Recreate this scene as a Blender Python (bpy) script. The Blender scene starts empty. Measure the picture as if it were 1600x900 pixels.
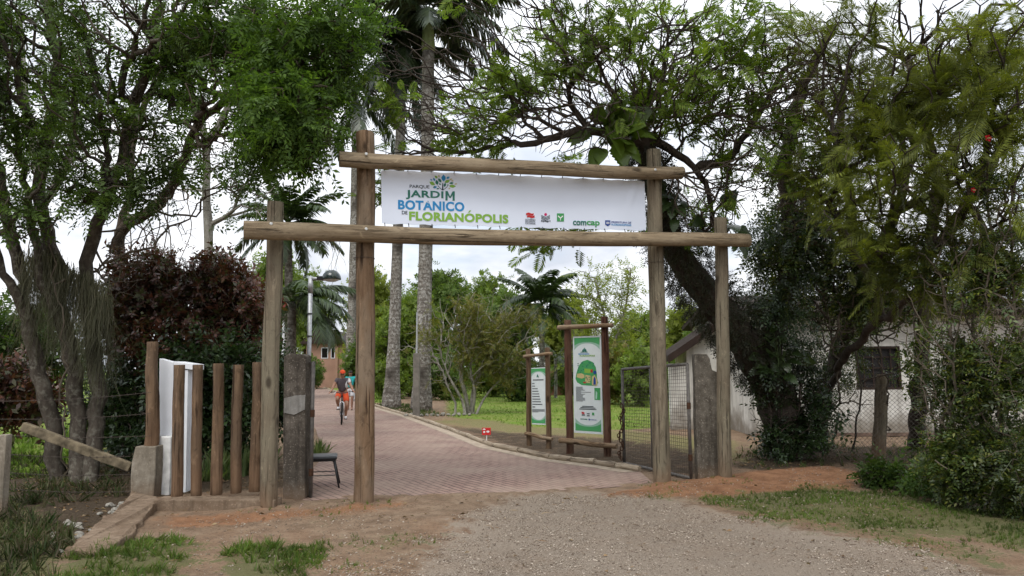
import bpy, bmesh, math, random
import numpy as np
from mathutils import Vector, Matrix, Euler

random.seed(7)
SC = bpy.context.scene
COL = SC.collection
RAD = math.radians
H_CAM = 1.8
F_PX = 1160.0
PITCH = RAD(6.1)

# ------------------------------------------------------------------ camera
cam_d = bpy.data.cameras.new('camera')
cam = bpy.data.objects.new('camera', cam_d)
COL.objects.link(cam)
CAM_R = (Matrix.Rotation(RAD(90) + PITCH, 3, 'X') @ Matrix.Rotation(RAD(-0.4), 3, 'Z'))
cam.matrix_world = Matrix.Translation((0, 0, H_CAM)) @ CAM_R.to_4x4()
cam_d.sensor_width = 36.0
cam_d.lens = F_PX / 1600 * 36
cam_d.clip_start = 0.05
cam_d.clip_end = 3000
SC.camera = cam
CAM_P = Vector((0, 0, H_CAM))


def ray(px, py):
    return CAM_R @ Vector(((px - 800) / F_PX, -(py - 450) / F_PX, -1.0))


def at(px, py, Y):                       # a point at distance Y seen at a place of the photo
    d = ray(px, py)
    return CAM_P + d * (Y / d.y)


def gp(px, py, z=0.0):                   # a point of the level z
    d = ray(px, py)
    return CAM_P + d * ((z - H_CAM) / d.z)


def on_plane(px, py, p0, n):
    d = ray(px, py)
    return CAM_P + d * ((p0 - CAM_P).dot(n) / d.dot(n))


# ------------------------------------------------------------------ objects
def tag(o, label=None, cat=None, group=None, kind=None):
    if label: o['label'] = label
    if cat: o['category'] = cat
    if group: o['group'] = group
    if kind: o['kind'] = kind
    return o


def thing(name, loc, label, cat, group=None, rz=0.0):
    o = bpy.data.objects.new(name, None)
    o.empty_display_size = 0.2
    COL.objects.link(o)
    o.location = loc
    o.rotation_euler = (0, 0, rz)
    return tag(o, label, cat, group)


def link(name, me, mat, parent=None, smooth=False, world=True, origin=None):
    """one mesh object; world=True: mesh coordinates are world coordinates"""
    if mat is not None:
        me.materials.append(mat)
    if smooth:
        me.polygons.foreach_set('use_smooth', [True] * len(me.polygons))
    o = bpy.data.objects.new(name, me)
    COL.objects.link(o)
    if parent is not None:
        o.parent = parent
        if world:
            p = Vector(parent.location)
            q = parent
            while q.parent is not None:
                q = q.parent
                p = p + Vector(q.location)
            me.transform(Matrix.Translation(-p))
    elif origin is not None:
        me.transform(Matrix.Translation(-Vector(origin)))
        o.location = origin
    return o


def copy_tree(o, parent=None):
    c = o.copy()
    COL.objects.link(c)
    c.parent = parent
    for ch in o.children:
        copy_tree(ch, c)
    return c


def np_mesh(name, V, F):
    """V (n,3) array; F (m,k) array of k-gons"""
    V = np.asarray(V, dtype=np.float32)
    F = np.asarray(F, dtype=np.int32)
    me = bpy.data.meshes.new(name)
    me.vertices.add(len(V))
    me.vertices.foreach_set('co', V.ravel())
    me.loops.add(F.size)
    me.loops.foreach_set('vertex_index', F.ravel())
    me.polygons.add(len(F))
    me.polygons.foreach_set('loop_start', np.arange(len(F), dtype=np.int32) * F.shape[1])
    me.update(calc_edges=True)
    return me


class MB:
    """collects solids of ONE mesh"""
    def __init__(self):
        self.v = []
        self.f = []

    def add(self, vs, fs):
        n = len(self.v)
        self.v += [tuple(p) for p in vs]
        self.f += [tuple(i + n for i in f) for f in fs]
        return self

    def box(self, lo, hi, M=None):
        x0, y0, z0 = lo
        x1, y1, z1 = hi
        vs = [Vector(p) for p in ((x0, y0, z0), (x1, y0, z0), (x1, y1, z0), (x0, y1, z0), (x0, y0, z1), (x1, y0, z1), (x1, y1, z1), (x0, y1, z1))]
        if M is not None:
            vs = [M @ p for p in vs]
        return self.add(vs, ((0, 3, 2, 1), (4, 5, 6, 7), (0, 1, 5, 4), (1, 2, 6, 5), (2, 3, 7, 6), (3, 0, 4, 7)))

    def bar(self, a, b, w, h, up=(0, 0, 1)):
        a = Vector(a); b = Vector(b)
        d = (b - a).normalized()
        s = d.cross(Vector(up)).normalized()
        u = s.cross(d)
        vs = []
        for p in (a, b):
            for i, j in ((-1, -1), (1, -1), (1, 1), (-1, 1)):
                vs.append(p + s * (i * w / 2) + u * (j * h / 2))
        return self.add(vs, ((0, 3, 2, 1), (4, 5, 6, 7), (0, 1, 5, 4), (1, 2, 6, 5), (2, 3, 7, 6), (3, 0, 4, 7)))

    def tube(self, pts, r, n=8, cap=True):
        pts = [Vector(p) for p in pts]
        m = len(pts)
        rs = list(r) if hasattr(r, '__len__') else [r] * m
        vs = []
        up = None
        for i, p in enumerate(pts):
            d = (pts[min(i + 1, m - 1)] - pts[max(i - 1, 0)]).normalized()
            if up is None:
                up = Vector((0, 0, 1)) if abs(d.z) < 0.9 else Vector((1, 0, 0))
            s = d.cross(up)
            if s.length < 1e-5:
                s = d.orthogonal()
            s.normalize()
            up = s.cross(d).normalized()
            for k in range(n):
                a = 2 * math.pi * k / n
                vs.append(p + (s * math.cos(a) + up * math.sin(a)) * rs[i])
        fs = []
        for i in range(m - 1):
            for k in range(n):
                k2 = (k + 1) % n
                fs.append((i * n + k, i * n + k2, (i + 1) * n + k2, (i + 1) * n + k))
        if cap:
            fs.append(tuple(reversed(range(n))))
            fs.append(tuple((m - 1) * n + k for k in range(n)))
        return self.add(vs, fs)

    def lathe(self, prof, c=(0, 0, 0), n=16, M=None):
        c = Vector(c)
        vs = []
        for (r, z) in prof:
            for k in range(n):
                a = 2 * math.pi * k / n
                p = Vector((max(r, 1e-4) * math.cos(a), max(r, 1e-4) * math.sin(a), z))
                if M is not None:
                    p = M @ p
                vs.append(c + p)
        fs = []
        for i in range(len(prof) - 1):
            for k in range(n):
                k2 = (k + 1) % n
                fs.append((i * n + k, i * n + k2, (i + 1) * n + k2, (i + 1) * n + k))
        fs.append(tuple(reversed(range(n))))
        fs.append(tuple((len(prof) - 1) * n + k for k in range(n)))
        return self.add(vs, fs)

    def ball(self, c, r, n=10, m=6):
        rx, ry, rz = r if hasattr(r, '__len__') else (r, r, r)
        prof = [(math.sin(math.pi * i / m), -math.cos(math.pi * i / m)) for i in range(m + 1)]
        return self.lathe(prof, c, n, Matrix.Diagonal((rx, ry, rz)))

    def prism(self, poly, o, u, v, w, t):
        """polygon in the (u,v) frame at o, thickness t along w"""
        o, u, v, w = Vector(o), Vector(u), Vector(v), Vector(w)
        k = len(poly)
        vs = [o + u * a + v * b for a, b in poly] + [o + u * a + v * b + w * t for a, b in poly]
        fs = [tuple(reversed(range(k))), tuple(range(k, 2 * k))]
        for i in range(k):
            j = (i + 1) % k
            fs.append((i, j, k + j, k + i))
        return self.add(vs, fs)

    def mesh(self, name):
        me = bpy.data.meshes.new(name)
        me.from_pydata(self.v, [], self.f)
        me.update()
        return me

    def build(self, name, mat, parent=None, smooth=False, world=True, origin=None, bevel=0.0, sub=0):
        me = self.mesh(name)
        bm = bmesh.new()
        bm.from_mesh(me)
        bmesh.ops.recalc_face_normals(bm, faces=bm.faces)
        if bevel:
            es = [e for e in bm.edges if len(e.link_faces) == 2 and e.calc_face_angle(0) > 0.5]
            bmesh.ops.bevel(bm, geom=es, offset=bevel, segments=2, affect='EDGES', profile=0.6)
        if sub:
            bmesh.ops.subdivide_edges(bm, edges=bm.edges, cuts=sub, use_grid_fill=True)
        bm.to_mesh(me)
        bm.free()
        o = link(name, me, mat, parent, smooth, world, origin)
        if smooth and bevel == 0:
            pass
        return o


def roughen(o, amp, scale=3.0, seed=0):
    """move the vertices of a mesh a little with smooth noise"""
    from mathutils import noise
    for v in o.data.vertices:
        p = Vector(v.co) * scale + Vector((seed * 7.3, seed * 3.1, 0))
        v.co = Vector(v.co) + Vector((noise.noise(p), noise.noise(p + Vector((31, 0, 0))), noise.noise(p + Vector((0, 57, 0))))) * amp
    o.data.update()


# ------------------------------------------------------------------ materials
def lin(c):
    return tuple(((x / 255) / 12.92 if x / 255 <= 0.04045 else ((x / 255 + 0.055) / 1.055) ** 2.4) for x in c)


class NT:
    def __init__(self, name):
        self.m = bpy.data.materials.new(name)
        self.m.use_nodes = True
        self.t = self.m.node_tree
        self.n = self.t.nodes
        self.b = self.n.get('Principled BSDF')
        self.out = self.n.get('Material Output')

    def new(self, typ, **kw):
        x = self.n.new(typ)
        for k, v in kw.items():
            if k.startswith('i_'):
                key = k[2:]
                key = int(key) if key.isdigit() else key.replace('_', ' ')
                x.inputs[key].default_value = v
            else:
                setattr(x, k, v)
        return x

    def l(self, a, b):
        self.t.links.new(a, b)

    def coords(self, kind='Object'):
        return self.new('ShaderNodeTexCoord').outputs[kind]

    def mapping(self, src, scale=(1, 1, 1), rot=(0, 0, 0), loc=(0, 0, 0)):
        mp = self.new('ShaderNodeMapping')
        mp.inputs['Scale'].default_value = scale
        mp.inputs['Rotation'].default_value = rot
        mp.inputs['Location'].default_value = loc
        self.l(src, mp.inputs['Vector'])
        return mp.outputs[0]

    def noise(self, src, scale, detail=4, rough=0.55, dist=0.0):
        x = self.new('ShaderNodeTexNoise')
        x.inputs['Scale'].default_value = scale
        x.inputs['Detail'].default_value = detail
        x.inputs['Roughness'].default_value = rough
        x.inputs['Distortion'].default_value = dist
        if src is not None:
            self.l(src, x.inputs['Vector'])
        return x.outputs['Fac']

    def voro(self, src, scale, feature='F1', out='Distance'):
        x = self.new('ShaderNodeTexVoronoi', feature=feature)
        x.inputs['Scale'].default_value = scale
        self.l(src, x.inputs['Vector'])
        return x.outputs[out]

    def ramp(self, fac, stops, interp='LINEAR'):
        r = self.new('ShaderNodeValToRGB')
        cr = r.color_ramp
        cr.interpolation = interp
        while len(cr.elements) < len(stops):
            cr.elements.new(0.5)
        for e, (p, c) in zip(cr.elements, stops):
            e.position = p
            e.color = (c, c, c, 1) if not hasattr(c, '__len__') else (*c[:3], 1)
        self.l(fac, r.inputs['Fac'])
        return r.outputs['Color']

    def mix(self, fac, a, b, mode='MIX'):
        x = self.new('ShaderNodeMix', data_type='RGBA', blend_type=mode)
        for s, val in ((x.inputs[0], fac), (x.inputs[6], a), (x.inputs[7], b)):
            if hasattr(val, 'is_linked'):
                self.l(val, s)
            elif hasattr(val, '__len__'):
                s.default_value = (*val[:3], 1)
            else:
                s.default_value = val
        return x.outputs[2]

    def math(self, op, a, b=0.0, clamp=False):
        x = self.new('ShaderNodeMath', operation=op, use_clamp=clamp)
        for s, val in ((x.inputs[0], a), (x.inputs[1], b)):
            if hasattr(val, 'is_linked'):
                self.l(val, s)
            else:
                s.default_value = val
        return x.outputs[0]

    def bump(self, h, strength=0.4, dist=0.01):
        x = self.new('ShaderNodeBump')
        x.inputs['Strength'].default_value = strength
        x.inputs['Distance'].default_value = dist
        self.l(h, x.inputs['Height'])
        self.l(x.outputs[0], self.b.inputs['Normal'])
        return x

    def base(self, c, rough=0.8, spec=0.3, metal=0.0):
        i = self.b.inputs['Base Color']
        if hasattr(c, 'is_linked'):
            self.l(c, i)
        else:
            i.default_value = (*c[:3], 1)
        if hasattr(rough, 'is_linked'):
            self.l(rough, self.b.inputs['Roughness'])
        else:
            self.b.inputs['Roughness'].default_value = rough
        self.b.inputs['Specular IOR Level'].default_value = spec
        self.b.inputs['Metallic'].default_value = metal
        return self.m


def m_plain(name, c, rough=0.7, spec=0.3, metal=0.0, var=0.12, scale=9.0, bump=0.0):
    t = NT(name)
    co = t.coords()
    n = t.noise(co, scale, 5)
    a = tuple(x * (1 - var * 1.4) for x in c)
    b = tuple(min(1, x * (1 + var)) for x in c)
    t.base(t.ramp(n, ((0.3, a), (0.7, b))), rough, spec, metal)
    if bump:
        t.bump(n, bump, 0.01)
    return t.m


def m_wood(name, dark, mid, pale, axis=2, seed=0.0, crack=0.6, grey=None, stain=0.0):
    """round timber: grain along the object's own z axis"""
    t = NT(name)
    co = t.coords()
    co0 = co
    info = t.new('ShaderNodeObjectInfo')
    off = t.new('ShaderNodeCombineXYZ')
    t.l(t.math('MULTIPLY', info.outputs['Random'], 37.0), off.inputs[2])
    ad = t.new('ShaderNodeVectorMath', operation='ADD')
    t.l(co, ad.inputs[0]); t.l(off.outputs[0], ad.inputs[1])
    co = ad.outputs[0]
    fine = t.noise(t.mapping(co, (26, 26, 1.6)), 1.0, 6, 0.65, 0.4)
    wide = t.noise(t.mapping(co, (7, 7, 0.8)), 1.0, 4, 0.6, 0.6)
    blot = t.noise(t.mapping(co, (3, 3, 1.3)), 1.0, 4)
    c = t.ramp(fine, ((0.25, dark), (0.5, mid), (0.75, pale)))
    c = t.mix(t.ramp(wide, ((0.35, 0.65), (0.65, 0.0))), c, dark)
    if grey is not None:
        c = t.mix(t.ramp(blot, ((0.42, 0.0), (0.62, 0.75))), c, grey)
    cr = t.noise(t.mapping(co, (34, 34, 0.9)), 1.0, 3, 0.5, 0.8)
    crk = t.ramp(cr, ((0.33, min(1, crack * 1.4)), (0.40, 0.0)))
    c = t.mix(crk, c, tuple(x * 0.25 for x in dark))
    kn = t.voro(t.mapping(co, (3.0, 3.0, 1.5)), 1.0)
    c = t.mix(t.ramp(kn, ((0.07, 0.85), (0.15, 0.0))), c, tuple(x * 0.4 for x in dark))
    sp = t.noise(t.mapping(co, (11, 11, 4.5)), 1.0, 6, 0.75, 0.8)
    c = t.mix(t.ramp(sp, ((0.54, 0.0), (0.68, 0.7))), c, tuple(x * 0.55 for x in dark))
    c = t.mix(t.ramp(sp, ((0.30, 0.55), (0.42, 0.0))), c, tuple(min(1, x * 1.25) for x in pale))
    if stain:                       # mud splashed up the foot of a post
        z = t.new('ShaderNodeSeparateXYZ'); t.l(co0, z.inputs[0])
        hgt = t.math('ADD', z.outputs[2], t.math('MULTIPLY', blot, 0.45))
        c = t.mix(t.ramp(hgt, ((0.45, stain), (0.85, 0.0))), c, (0.175, 0.105, 0.062))
    t.base(c, 0.85, 0.15)
    h = t.math('SUBTRACT', fine, crk)
    t.bump(h, 0.8, 0.015)
    return t.m


def m_leaf(name, cols, trans=0.3, rough=0.55, spec=0.22, patch=0.55, pscale=0.8):
    """leaves: each leaf (island) its own tint, with drifts of younger and older leaves"""
    t = NT(name)
    geo = t.new('ShaderNodeNewGeometry')
    rnd = geo.outputs['Random Per Island']
    k = len(cols)
    c = t.ramp(rnd, [((i + 0.5) / k, cols[i]) for i in range(k)])
    n = t.noise(t.coords(), pscale, 3)
    v = t.ramp(n, ((0.35, 1 - patch), (0.65, 1.0 + patch * 0.25)))
    c = t.mix(1.0, c, v, 'MULTIPLY')
    t.base(c, rough, spec)
    if trans:
        tr = t.new('ShaderNodeBsdfTranslucent')
        cc = t.mix(1.0, c, (1.5, 1.6, 0.7), 'MULTIPLY')
        t.l(cc, tr.inputs['Color'])
        mx = t.new('ShaderNodeMixShader')
        mx.inputs[0].default_value = trans
        t.l(t.b.outputs[0], mx.inputs[1])
        t.l(tr.outputs[0], mx.inputs[2])
        t.l(mx.outputs[0], t.out.inputs['Surface'])
    return t.m


def m_bark(name, dark, pale, scale=6.0, stretch=0.35, lichen=None, bump=0.8):
    t = NT(name)
    co = t.coords()
    mp = t.mapping(co, (scale, scale, scale * stretch))
    n = t.noise(mp, 1.0, 7, 0.65, 0.5)
    n2 = t.noise(co, 1.7, 4)
    c = t.ramp(n, ((0.3, dark), (0.68, pale)))
    if lichen is not None:
        l = t.noise(co, scale * 1.5, 6, 0.7)
        c = t.mix(t.math('MULTIPLY', t.ramp(l, ((0.5, 0.0), (0.6, 0.85))), t.ramp(n2, ((0.35, 0.2), (0.6, 1.0)))), c, lichen)
    t.base(c, 0.9, 0.1)
    t.bump(n, bump, 0.03)
    return t.m
# ------------------------------------------------------------------ sky and light
SUN_EL, SUN_AZ = RAD(58), RAD(200)      # behind the camera, high, veiled by cloud
W = bpy.data.worlds.new('World')
SC.world = W
W.use_nodes = True
wt = W.node_tree
wn = wt.nodes
bg = wn.get('Background')
sky = wn.new('ShaderNodeTexSky')
sky.sky_type = 'NISHITA'
sky.sun_disc = False
sky.sun_elevation = SUN_EL
sky.sun_rotation = SUN_AZ
sky.air_density = 1.0
sky.dust_density = 1.5
tc = wn.new('ShaderNodeTexCoord')
sep = wn.new('ShaderNodeSeparateXYZ')
wt.links.new(tc.outputs['Generated'], sep.inputs[0])
# cloud layer: direction projected on a plane overhead
zc = wn.new('ShaderNodeMath'); zc.operation = 'ADD'; zc.inputs[1].default_value = 0.22
wt.links.new(sep.outputs[2], zc.inputs[0])
zm = wn.new('ShaderNodeMath'); zm.operation = 'MAXIMUM'; zm.inputs[1].default_value = 0.05
wt.links.new(zc.outputs[0], zm.inputs[0])
dv = wn.new('ShaderNodeVectorMath'); dv.operation = 'DIVIDE'
cz = wn.new('ShaderNodeCombineXYZ')
for i in range(3):
    wt.links.new(zm.outputs[0], cz.inputs[i])
wt.links.new(tc.outputs['Generated'], dv.inputs[0])
wt.links.new(cz.outputs[0], dv.inputs[1])
cn = wn.new('ShaderNodeTexNoise')
cn.inputs['Scale'].default_value = 1.5
cn.inputs['Detail'].default_value = 6
cn.inputs['Roughness'].default_value = 0.55
wt.links.new(dv.outputs[0], cn.inputs['Vector'])
cr = wn.new('ShaderNodeValToRGB')       # brightness of the cloud sheet
cr.color_ramp.elements[0].position = 0.36
cr.color_ramp.elements[0].color = (4.9, 5.25, 5.9, 1)
cr.color_ramp.elements[1].position = 0.62
cr.color_ramp.elements[1].color = (8.6, 8.7, 8.9, 1)
wt.links.new(cn.outputs['Fac'], cr.inputs['Fac'])
gr = wn.new('ShaderNodeMapRange')       # an overcast sky is brighter overhead
gr.inputs['From Min'].default_value = 0.0
gr.inputs['From Max'].default_value = 1.0
gr.inputs['To Min'].default_value = 0.86
gr.inputs['To Max'].default_value = 1.9
wt.links.new(sep.outputs[2], gr.inputs[0])
mu = wn.new('ShaderNodeMix'); mu.data_type = 'RGBA'; mu.blend_type = 'MULTIPLY'
mu.inputs[0].default_value = 1.0
wt.links.new(cr.outputs[0], mu.inputs[6])
wt.links.new(gr.outputs[0], mu.inputs[7])
cv = wn.new('ShaderNodeValToRGB')       # gaps in the cloud where the blue shows
cv.color_ramp.elements[0].position = 0.33
cv.color_ramp.elements[0].color = (0.35, 0.35, 0.35, 1)
cv.color_ramp.elements[1].position = 0.46
cv.color_ramp.elements[1].color = (1, 1, 1, 1)
cn2 = wn.new('ShaderNodeTexNoise')
cn2.inputs['Scale'].default_value = 1.1
cn2.inputs['Detail'].default_value = 5
wt.links.new(dv.outputs[0], cn2.inputs['Vector'])
wt.links.new(cn2.outputs['Fac'], cv.inputs['Fac'])
ms = wn.new('ShaderNodeMix'); ms.data_type = 'RGBA'
wt.links.new(cv.outputs[0], ms.inputs[0])
wt.links.new(sky.outputs[0], ms.inputs[6])
wt.links.new(mu.outputs[2], ms.inputs[7])
wt.links.new(ms.outputs[2], bg.inputs['Color'])
bg.inputs['Strength'].default_value = 0.1

sun_d = bpy.data.lights.new('sun', 'SUN')
sun_d.energy = 1.4
sun_d.angle = RAD(25)
sun_d.color = (1.0, 0.96, 0.9)
sun = bpy.data.objects.new('sun', sun_d)
COL.objects.link(sun)
sd = Vector((math.sin(SUN_AZ) * math.cos(SUN_EL), math.cos(SUN_AZ) * math.cos(SUN_EL), math.sin(SUN_EL)))
sun.rotation_euler = sd.to_track_quat('Z', 'Y').to_euler()

SC.view_settings.view_transform = 'Standard'
SC.view_settings.look = 'None'
SC.view_settings.exposure = 0.6
SC.view_settings.gamma = 1.0
SC.view_settings.use_curve_mapping = False
SC.render.engine = 'CYCLES'
SC.cycles.use_denoising = True
SC.cycles.denoising_prefilter = 'FAST'
SC.render.filter_size = 1.25
SC.cycles.max_bounces = 6
SC.cycles.diffuse_bounces = 3
SC.cycles.glossy_bounces = 2
SC.cycles.transmission_bounces = 3
SC.cycles.use_adaptive_sampling = True
SC.cycles.adaptive_threshold = 0.012

# ------------------------------------------------------------------ ground masks
def poly_sd(P, poly):
    """signed distance (inside positive) of points P (n,2) to a polygon"""
    poly = np.asarray(poly, float)
    n = len(poly)
    d = np.full(len(P), 1e9)
    ins = np.zeros(len(P), bool)
    for i in range(n):
        a, b = poly[i], poly[(i + 1) % n]
        ab = b - a
        t = np.clip(((P - a) @ ab) / max(ab @ ab, 1e-9), 0, 1)
        q = a + t[:, None] * ab
        d = np.minimum(d, np.hypot(*(P - q).T))
        c = ((a[1] > P[:, 1]) != (b[1] > P[:, 1]))
        with np.errstate(divide='ignore', invalid='ignore'):
            xx = (b[0] - a[0]) * (P[:, 1] - a[1]) / (b[1] - a[1] + 1e-12) + a[0]
        ins ^= c & (P[:, 0] < xx)
    return np.where(ins, d, -d)


def line_d(P, pts):
    d = np.full(len(P), 1e9)
    for a, b in zip(np.array(pts[:-1]), np.array(pts[1:])):
        ab = b - a
        t = np.clip(((P - a) @ ab) / (ab @ ab), 0, 1)
        d = np.minimum(d, np.hypot(*(P - a - t[:, None] * ab).T))
    return d


def wpoly(pix):
    return [tuple(gp(x, y)[:2]) for x, y in pix]


def vnoise(x, y, seed=0):
    """cheap smooth 2-d value noise"""
    xi = np.floor(x).astype(np.int64); yi = np.floor(y).astype(np.int64)
    fx = x - xi; fy = y - yi
    fx = fx * fx * (3 - 2 * fx); fy = fy * fy * (3 - 2 * fy)
    def h(a, b):
        v = np.sin(a * 127.1 + b * 311.7 + seed * 74.7) * 43758.5453
        return v - np.floor(v)
    return (h(xi, yi) * (1 - fx) * (1 - fy) + h(xi + 1, yi) * fx * (1 - fy) + h(xi, yi + 1) * (1 - fx) * fy + h(xi + 1, yi + 1) * fx * fy)


# the brick path: right and left edge, near to far
PATH_R = [gp(1022, 757), gp(1000, 738), gp(930, 727), gp(860, 718), gp(770, 699), gp(700, 672), gp(640, 651), gp(585, 635), gp(553, 622), gp(523, 612), gp(500, 604), gp(486, 599.5)]
PATH_R = [Vector((p.x, p.y, 0)) for p in PATH_R]
PATH_L = [Vector(p) for p in ((-2.75, 9.75, 0), (-3.05, 11.2, 0), (-3.5, 12.8, 0), (-3.75, 14.6, 0), (-4.6, 18, 0), (-5.9, 22.5, 0), (-7.9, 28, 0), (-10.2, 33.5, 0), (-13.5, 41, 0), (-18.5, 52, 0), (-25, 64, 0), (-32, 76, 0))]
PATH_FRONT = [gp(478, 784), gp(555, 779), gp(640, 777), gp(720, 776), gp(790, 773), gp(870, 768), gp(950, 763), gp(1022, 757)]
path_poly = [tuple(p[:2]) for p in PATH_L] + [tuple(p[:2]) for p in reversed(PATH_R)] + [tuple(p[:2]) for p in reversed(PATH_FRONT)]

GRAVEL = wpoly([(560, 1000), (640, 900), (700, 845), (735, 800), (800, 776), (900, 768), (985, 772), (1060, 785), (1110, 800), (1230, 822), (1400, 852), (1600, 905), (1700, 1000), (1700, 1400), (500, 1400)])
RED = wpoly([(925, 775), (1000, 766), (1040, 755), (1130, 745), (1180, 735), (1300, 728), (1350, 742), (1330, 765), (1200, 772), (1100, 782), (1000, 778)])
RED2 = wpoly([(240, 805), (420, 798), (560, 790), (640, 785), (640, 792), (560, 802), (440, 812), (250, 830)])
GRASS_A = [wpoly(p) for p in (
    [(1090, 782), (1180, 772), (1300, 762), (1420, 775), (1500, 790), (1640, 812), (1700, 850), (1640, 872), (1500, 838), (1400, 832), (1280, 815), (1180, 805)],
    [(60, 930), (105, 872), (180, 850), (250, 842), (318, 850), (300, 872), (285, 895), (240, 915)],
    [(345, 868), (380, 850), (430, 845), (468, 856), (470, 900), (460, 920), (360, 900)],
    [(-120, 800), (0, 770), (40, 790), (80, 830), (100, 870), (60, 930), (-200, 960)],
)]
GRASS_B = [wpoly(p) for p in (
    [(535, 845), (600, 838), (690, 838), (680, 858), (600, 866), (545, 864)],
    [(490, 800), (535, 795), (530, 812), (500, 820)],
    [(1250, 800), (1400, 810), (1600, 870), (1600, 905), (1450, 868), (1300, 836), (1150, 812)],
    [(1010, 775), (1060, 772), (1050, 784), (1015, 785)],
    [(500, 880), (560, 874), (570, 886), (510, 895)],
)]
LITTER = [wpoly(p) for p in (
    [(-300, 800), (-300, 700), (0, 690), (200, 690), (420, 700), (470, 760), (255, 778), (205, 790), (150, 830), (90, 850), (40, 800)],
    [(1135, 730), (1200, 690), (1330, 700), (1700, 690), (1800, 830), (1560, 800), (1440, 775), (1380, 745), (1330, 725), (1200, 735)],
)]
LAWN = [wpoly(p) for p in (
    [(700, 652), (760, 655), (830, 668), (980, 672), (1030, 668), (1130, 650), (1130, 597), (700, 597)],
    [(-400, 760), (-400, 610), (60, 610), (200, 625), (190, 690), (60, 745)],
    [(485, 596.5), (620, 596.5), (620, 632), (585, 630), (545, 616), (500, 601)],
)]
BROWN = [wpoly([(585, 640), (650, 652), (760, 668), (860, 676), (1010, 684), (1100, 690), (1180, 700), (1180, 745), (1040, 752), (1000, 742), (860, 722), (770, 702), (700, 676), (640, 655)])]
DRYGRASS = [wpoly(p) for p in ([(655, 655), (760, 652), (840, 668), (1030, 676), (1150, 690), (1150, 720), (1000, 690), (900, 682), (800, 676), (730, 668)],)]


POST_FEET = [tuple(gp(*p)[:2]) for p in ((568, 789), (1036, 761), (420, 796), (1138, 757))]


def ground_z(x, y):
    """height of the ground (arrays)"""
    P = np.column_stack([x, y])
    z = (vnoise(x * 0.9, y * 0.9, 1) - 0.5) * 0.05 + (vnoise(x * 3.1, y * 3.1, 2) - 0.5) * 0.025 + (vnoise(x * 9, y * 9, 3) - 0.5) * 0.012
    far = np.clip((np.hypot(x, y) - 25) / 20, 0, 1)
    z = z * (1 - far)
    sp = poly_sd(P, path_poly)
    z = np.where(sp > -0.6, z * np.clip((-sp) / 0.6, 0, 1), z) - 0.04 * np.clip((sp - 0.22) / 0.2, 0, 1)
    df = line_d(P, [tuple(p[:2]) for p in PATH_FRONT])     # earth trodden over the front edge of the bricks
    z += np.clip(1 - df / 0.42, 0, 1) * 0.05 * np.clip(vnoise(x * 2.2, y * 2.2, 9) * 0.7 + vnoise(x * 7, y * 7, 10) * 0.5 - 0.22, 0, 1)
    rd = poly_sd(P, RED)
    z += np.clip(rd / 0.5 + 0.2, 0, 1) * 0.07 * (0.4 + vnoise(x * 2.3, y * 2.3, 5)) * (sp < -0.05)
    for q in POST_FEET:                # low mound added round each gateway post for contact darkening
        z += 0.05 * np.exp(-(np.hypot(x - q[0], y - q[1]) / 0.26) ** 2) * (0.5 + vnoise(x * 8, y * 8, 12))
    for g in GRASS_A[:3]:
        z += np.clip(poly_sd(P, g) / 0.6, 0, 1) * 0.03
    return z


def gz(x, y):
    return float(ground_z(np.array([x], float), np.array([y], float))[0])


def grow_axis(lo, hi, step, far_lo, far_hi, k=1.18):
    mid = np.arange(lo, hi, step)
    up = [hi]; s = step
    while up[-1] < far_hi:
        s *= k; up.append(up[-1] + s)
    dn = [lo]; s = step
    while dn[-1] > far_lo:
        s *= k; dn.append(dn[-1] - s)
    return np.array(dn[::-1][:-1] + list(mid) + up)


gxs = grow_axis(-8, 9, 0.07, -600, 600)
gys = grow_axis(4.5, 17, 0.07, -30, 900)
GX, GY = np.meshgrid(gxs, gys)
gx, gy = GX.ravel(), GY.ravel()
gzv = ground_z(gx, gy)
nx, ny = len(gxs), len(gys)
idx = np.arange(nx * ny).reshape(ny, nx)
gF = np.stack([idx[:-1, :-1], idx[:-1, 1:], idx[1:, 1:], idx[1:, :-1]], -1).reshape(-1, 4)
g_me = np_mesh('ground', np.column_stack([gx, gy, gzv]), gF)
gP = np.column_stack([gx, gy])


def soft(sd, w):
    return np.clip(sd / w * 0.5 + 0.5, 0, 1)


def many(polys, w):
    return np.max([soft(poly_sd(gP, p), w) for p in polys], axis=0)


A1 = np.column_stack([soft(poly_sd(gP, GRAVEL), 0.7), np.maximum(many(GRASS_A, 0.4), 0.62 * many(GRASS_B, 0.6)), np.maximum(soft(poly_sd(gP, RED), 0.4), 0.8 * soft(poly_sd(gP, RED2), 0.5)), np.ones(len(gx))]).astype(np.float32)
A2 = np.column_stack([np.maximum(many(LITTER, 0.8), 0.62 * many(BROWN, 0.8)), many(LAWN, 0.9), many(DRYGRASS, 1.0), np.ones(len(gx))]).astype(np.float32)
bigy = (gy > 60) | (np.abs(gx) > 30)
A2[bigy, 1] = 0.9
for nm, A in (('mask_a', A1), ('mask_b', A2)):
    at_ = g_me.attributes.new(nm, 'FLOAT_COLOR', 'POINT')
    at_.data.foreach_set('color', A.ravel())


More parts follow.
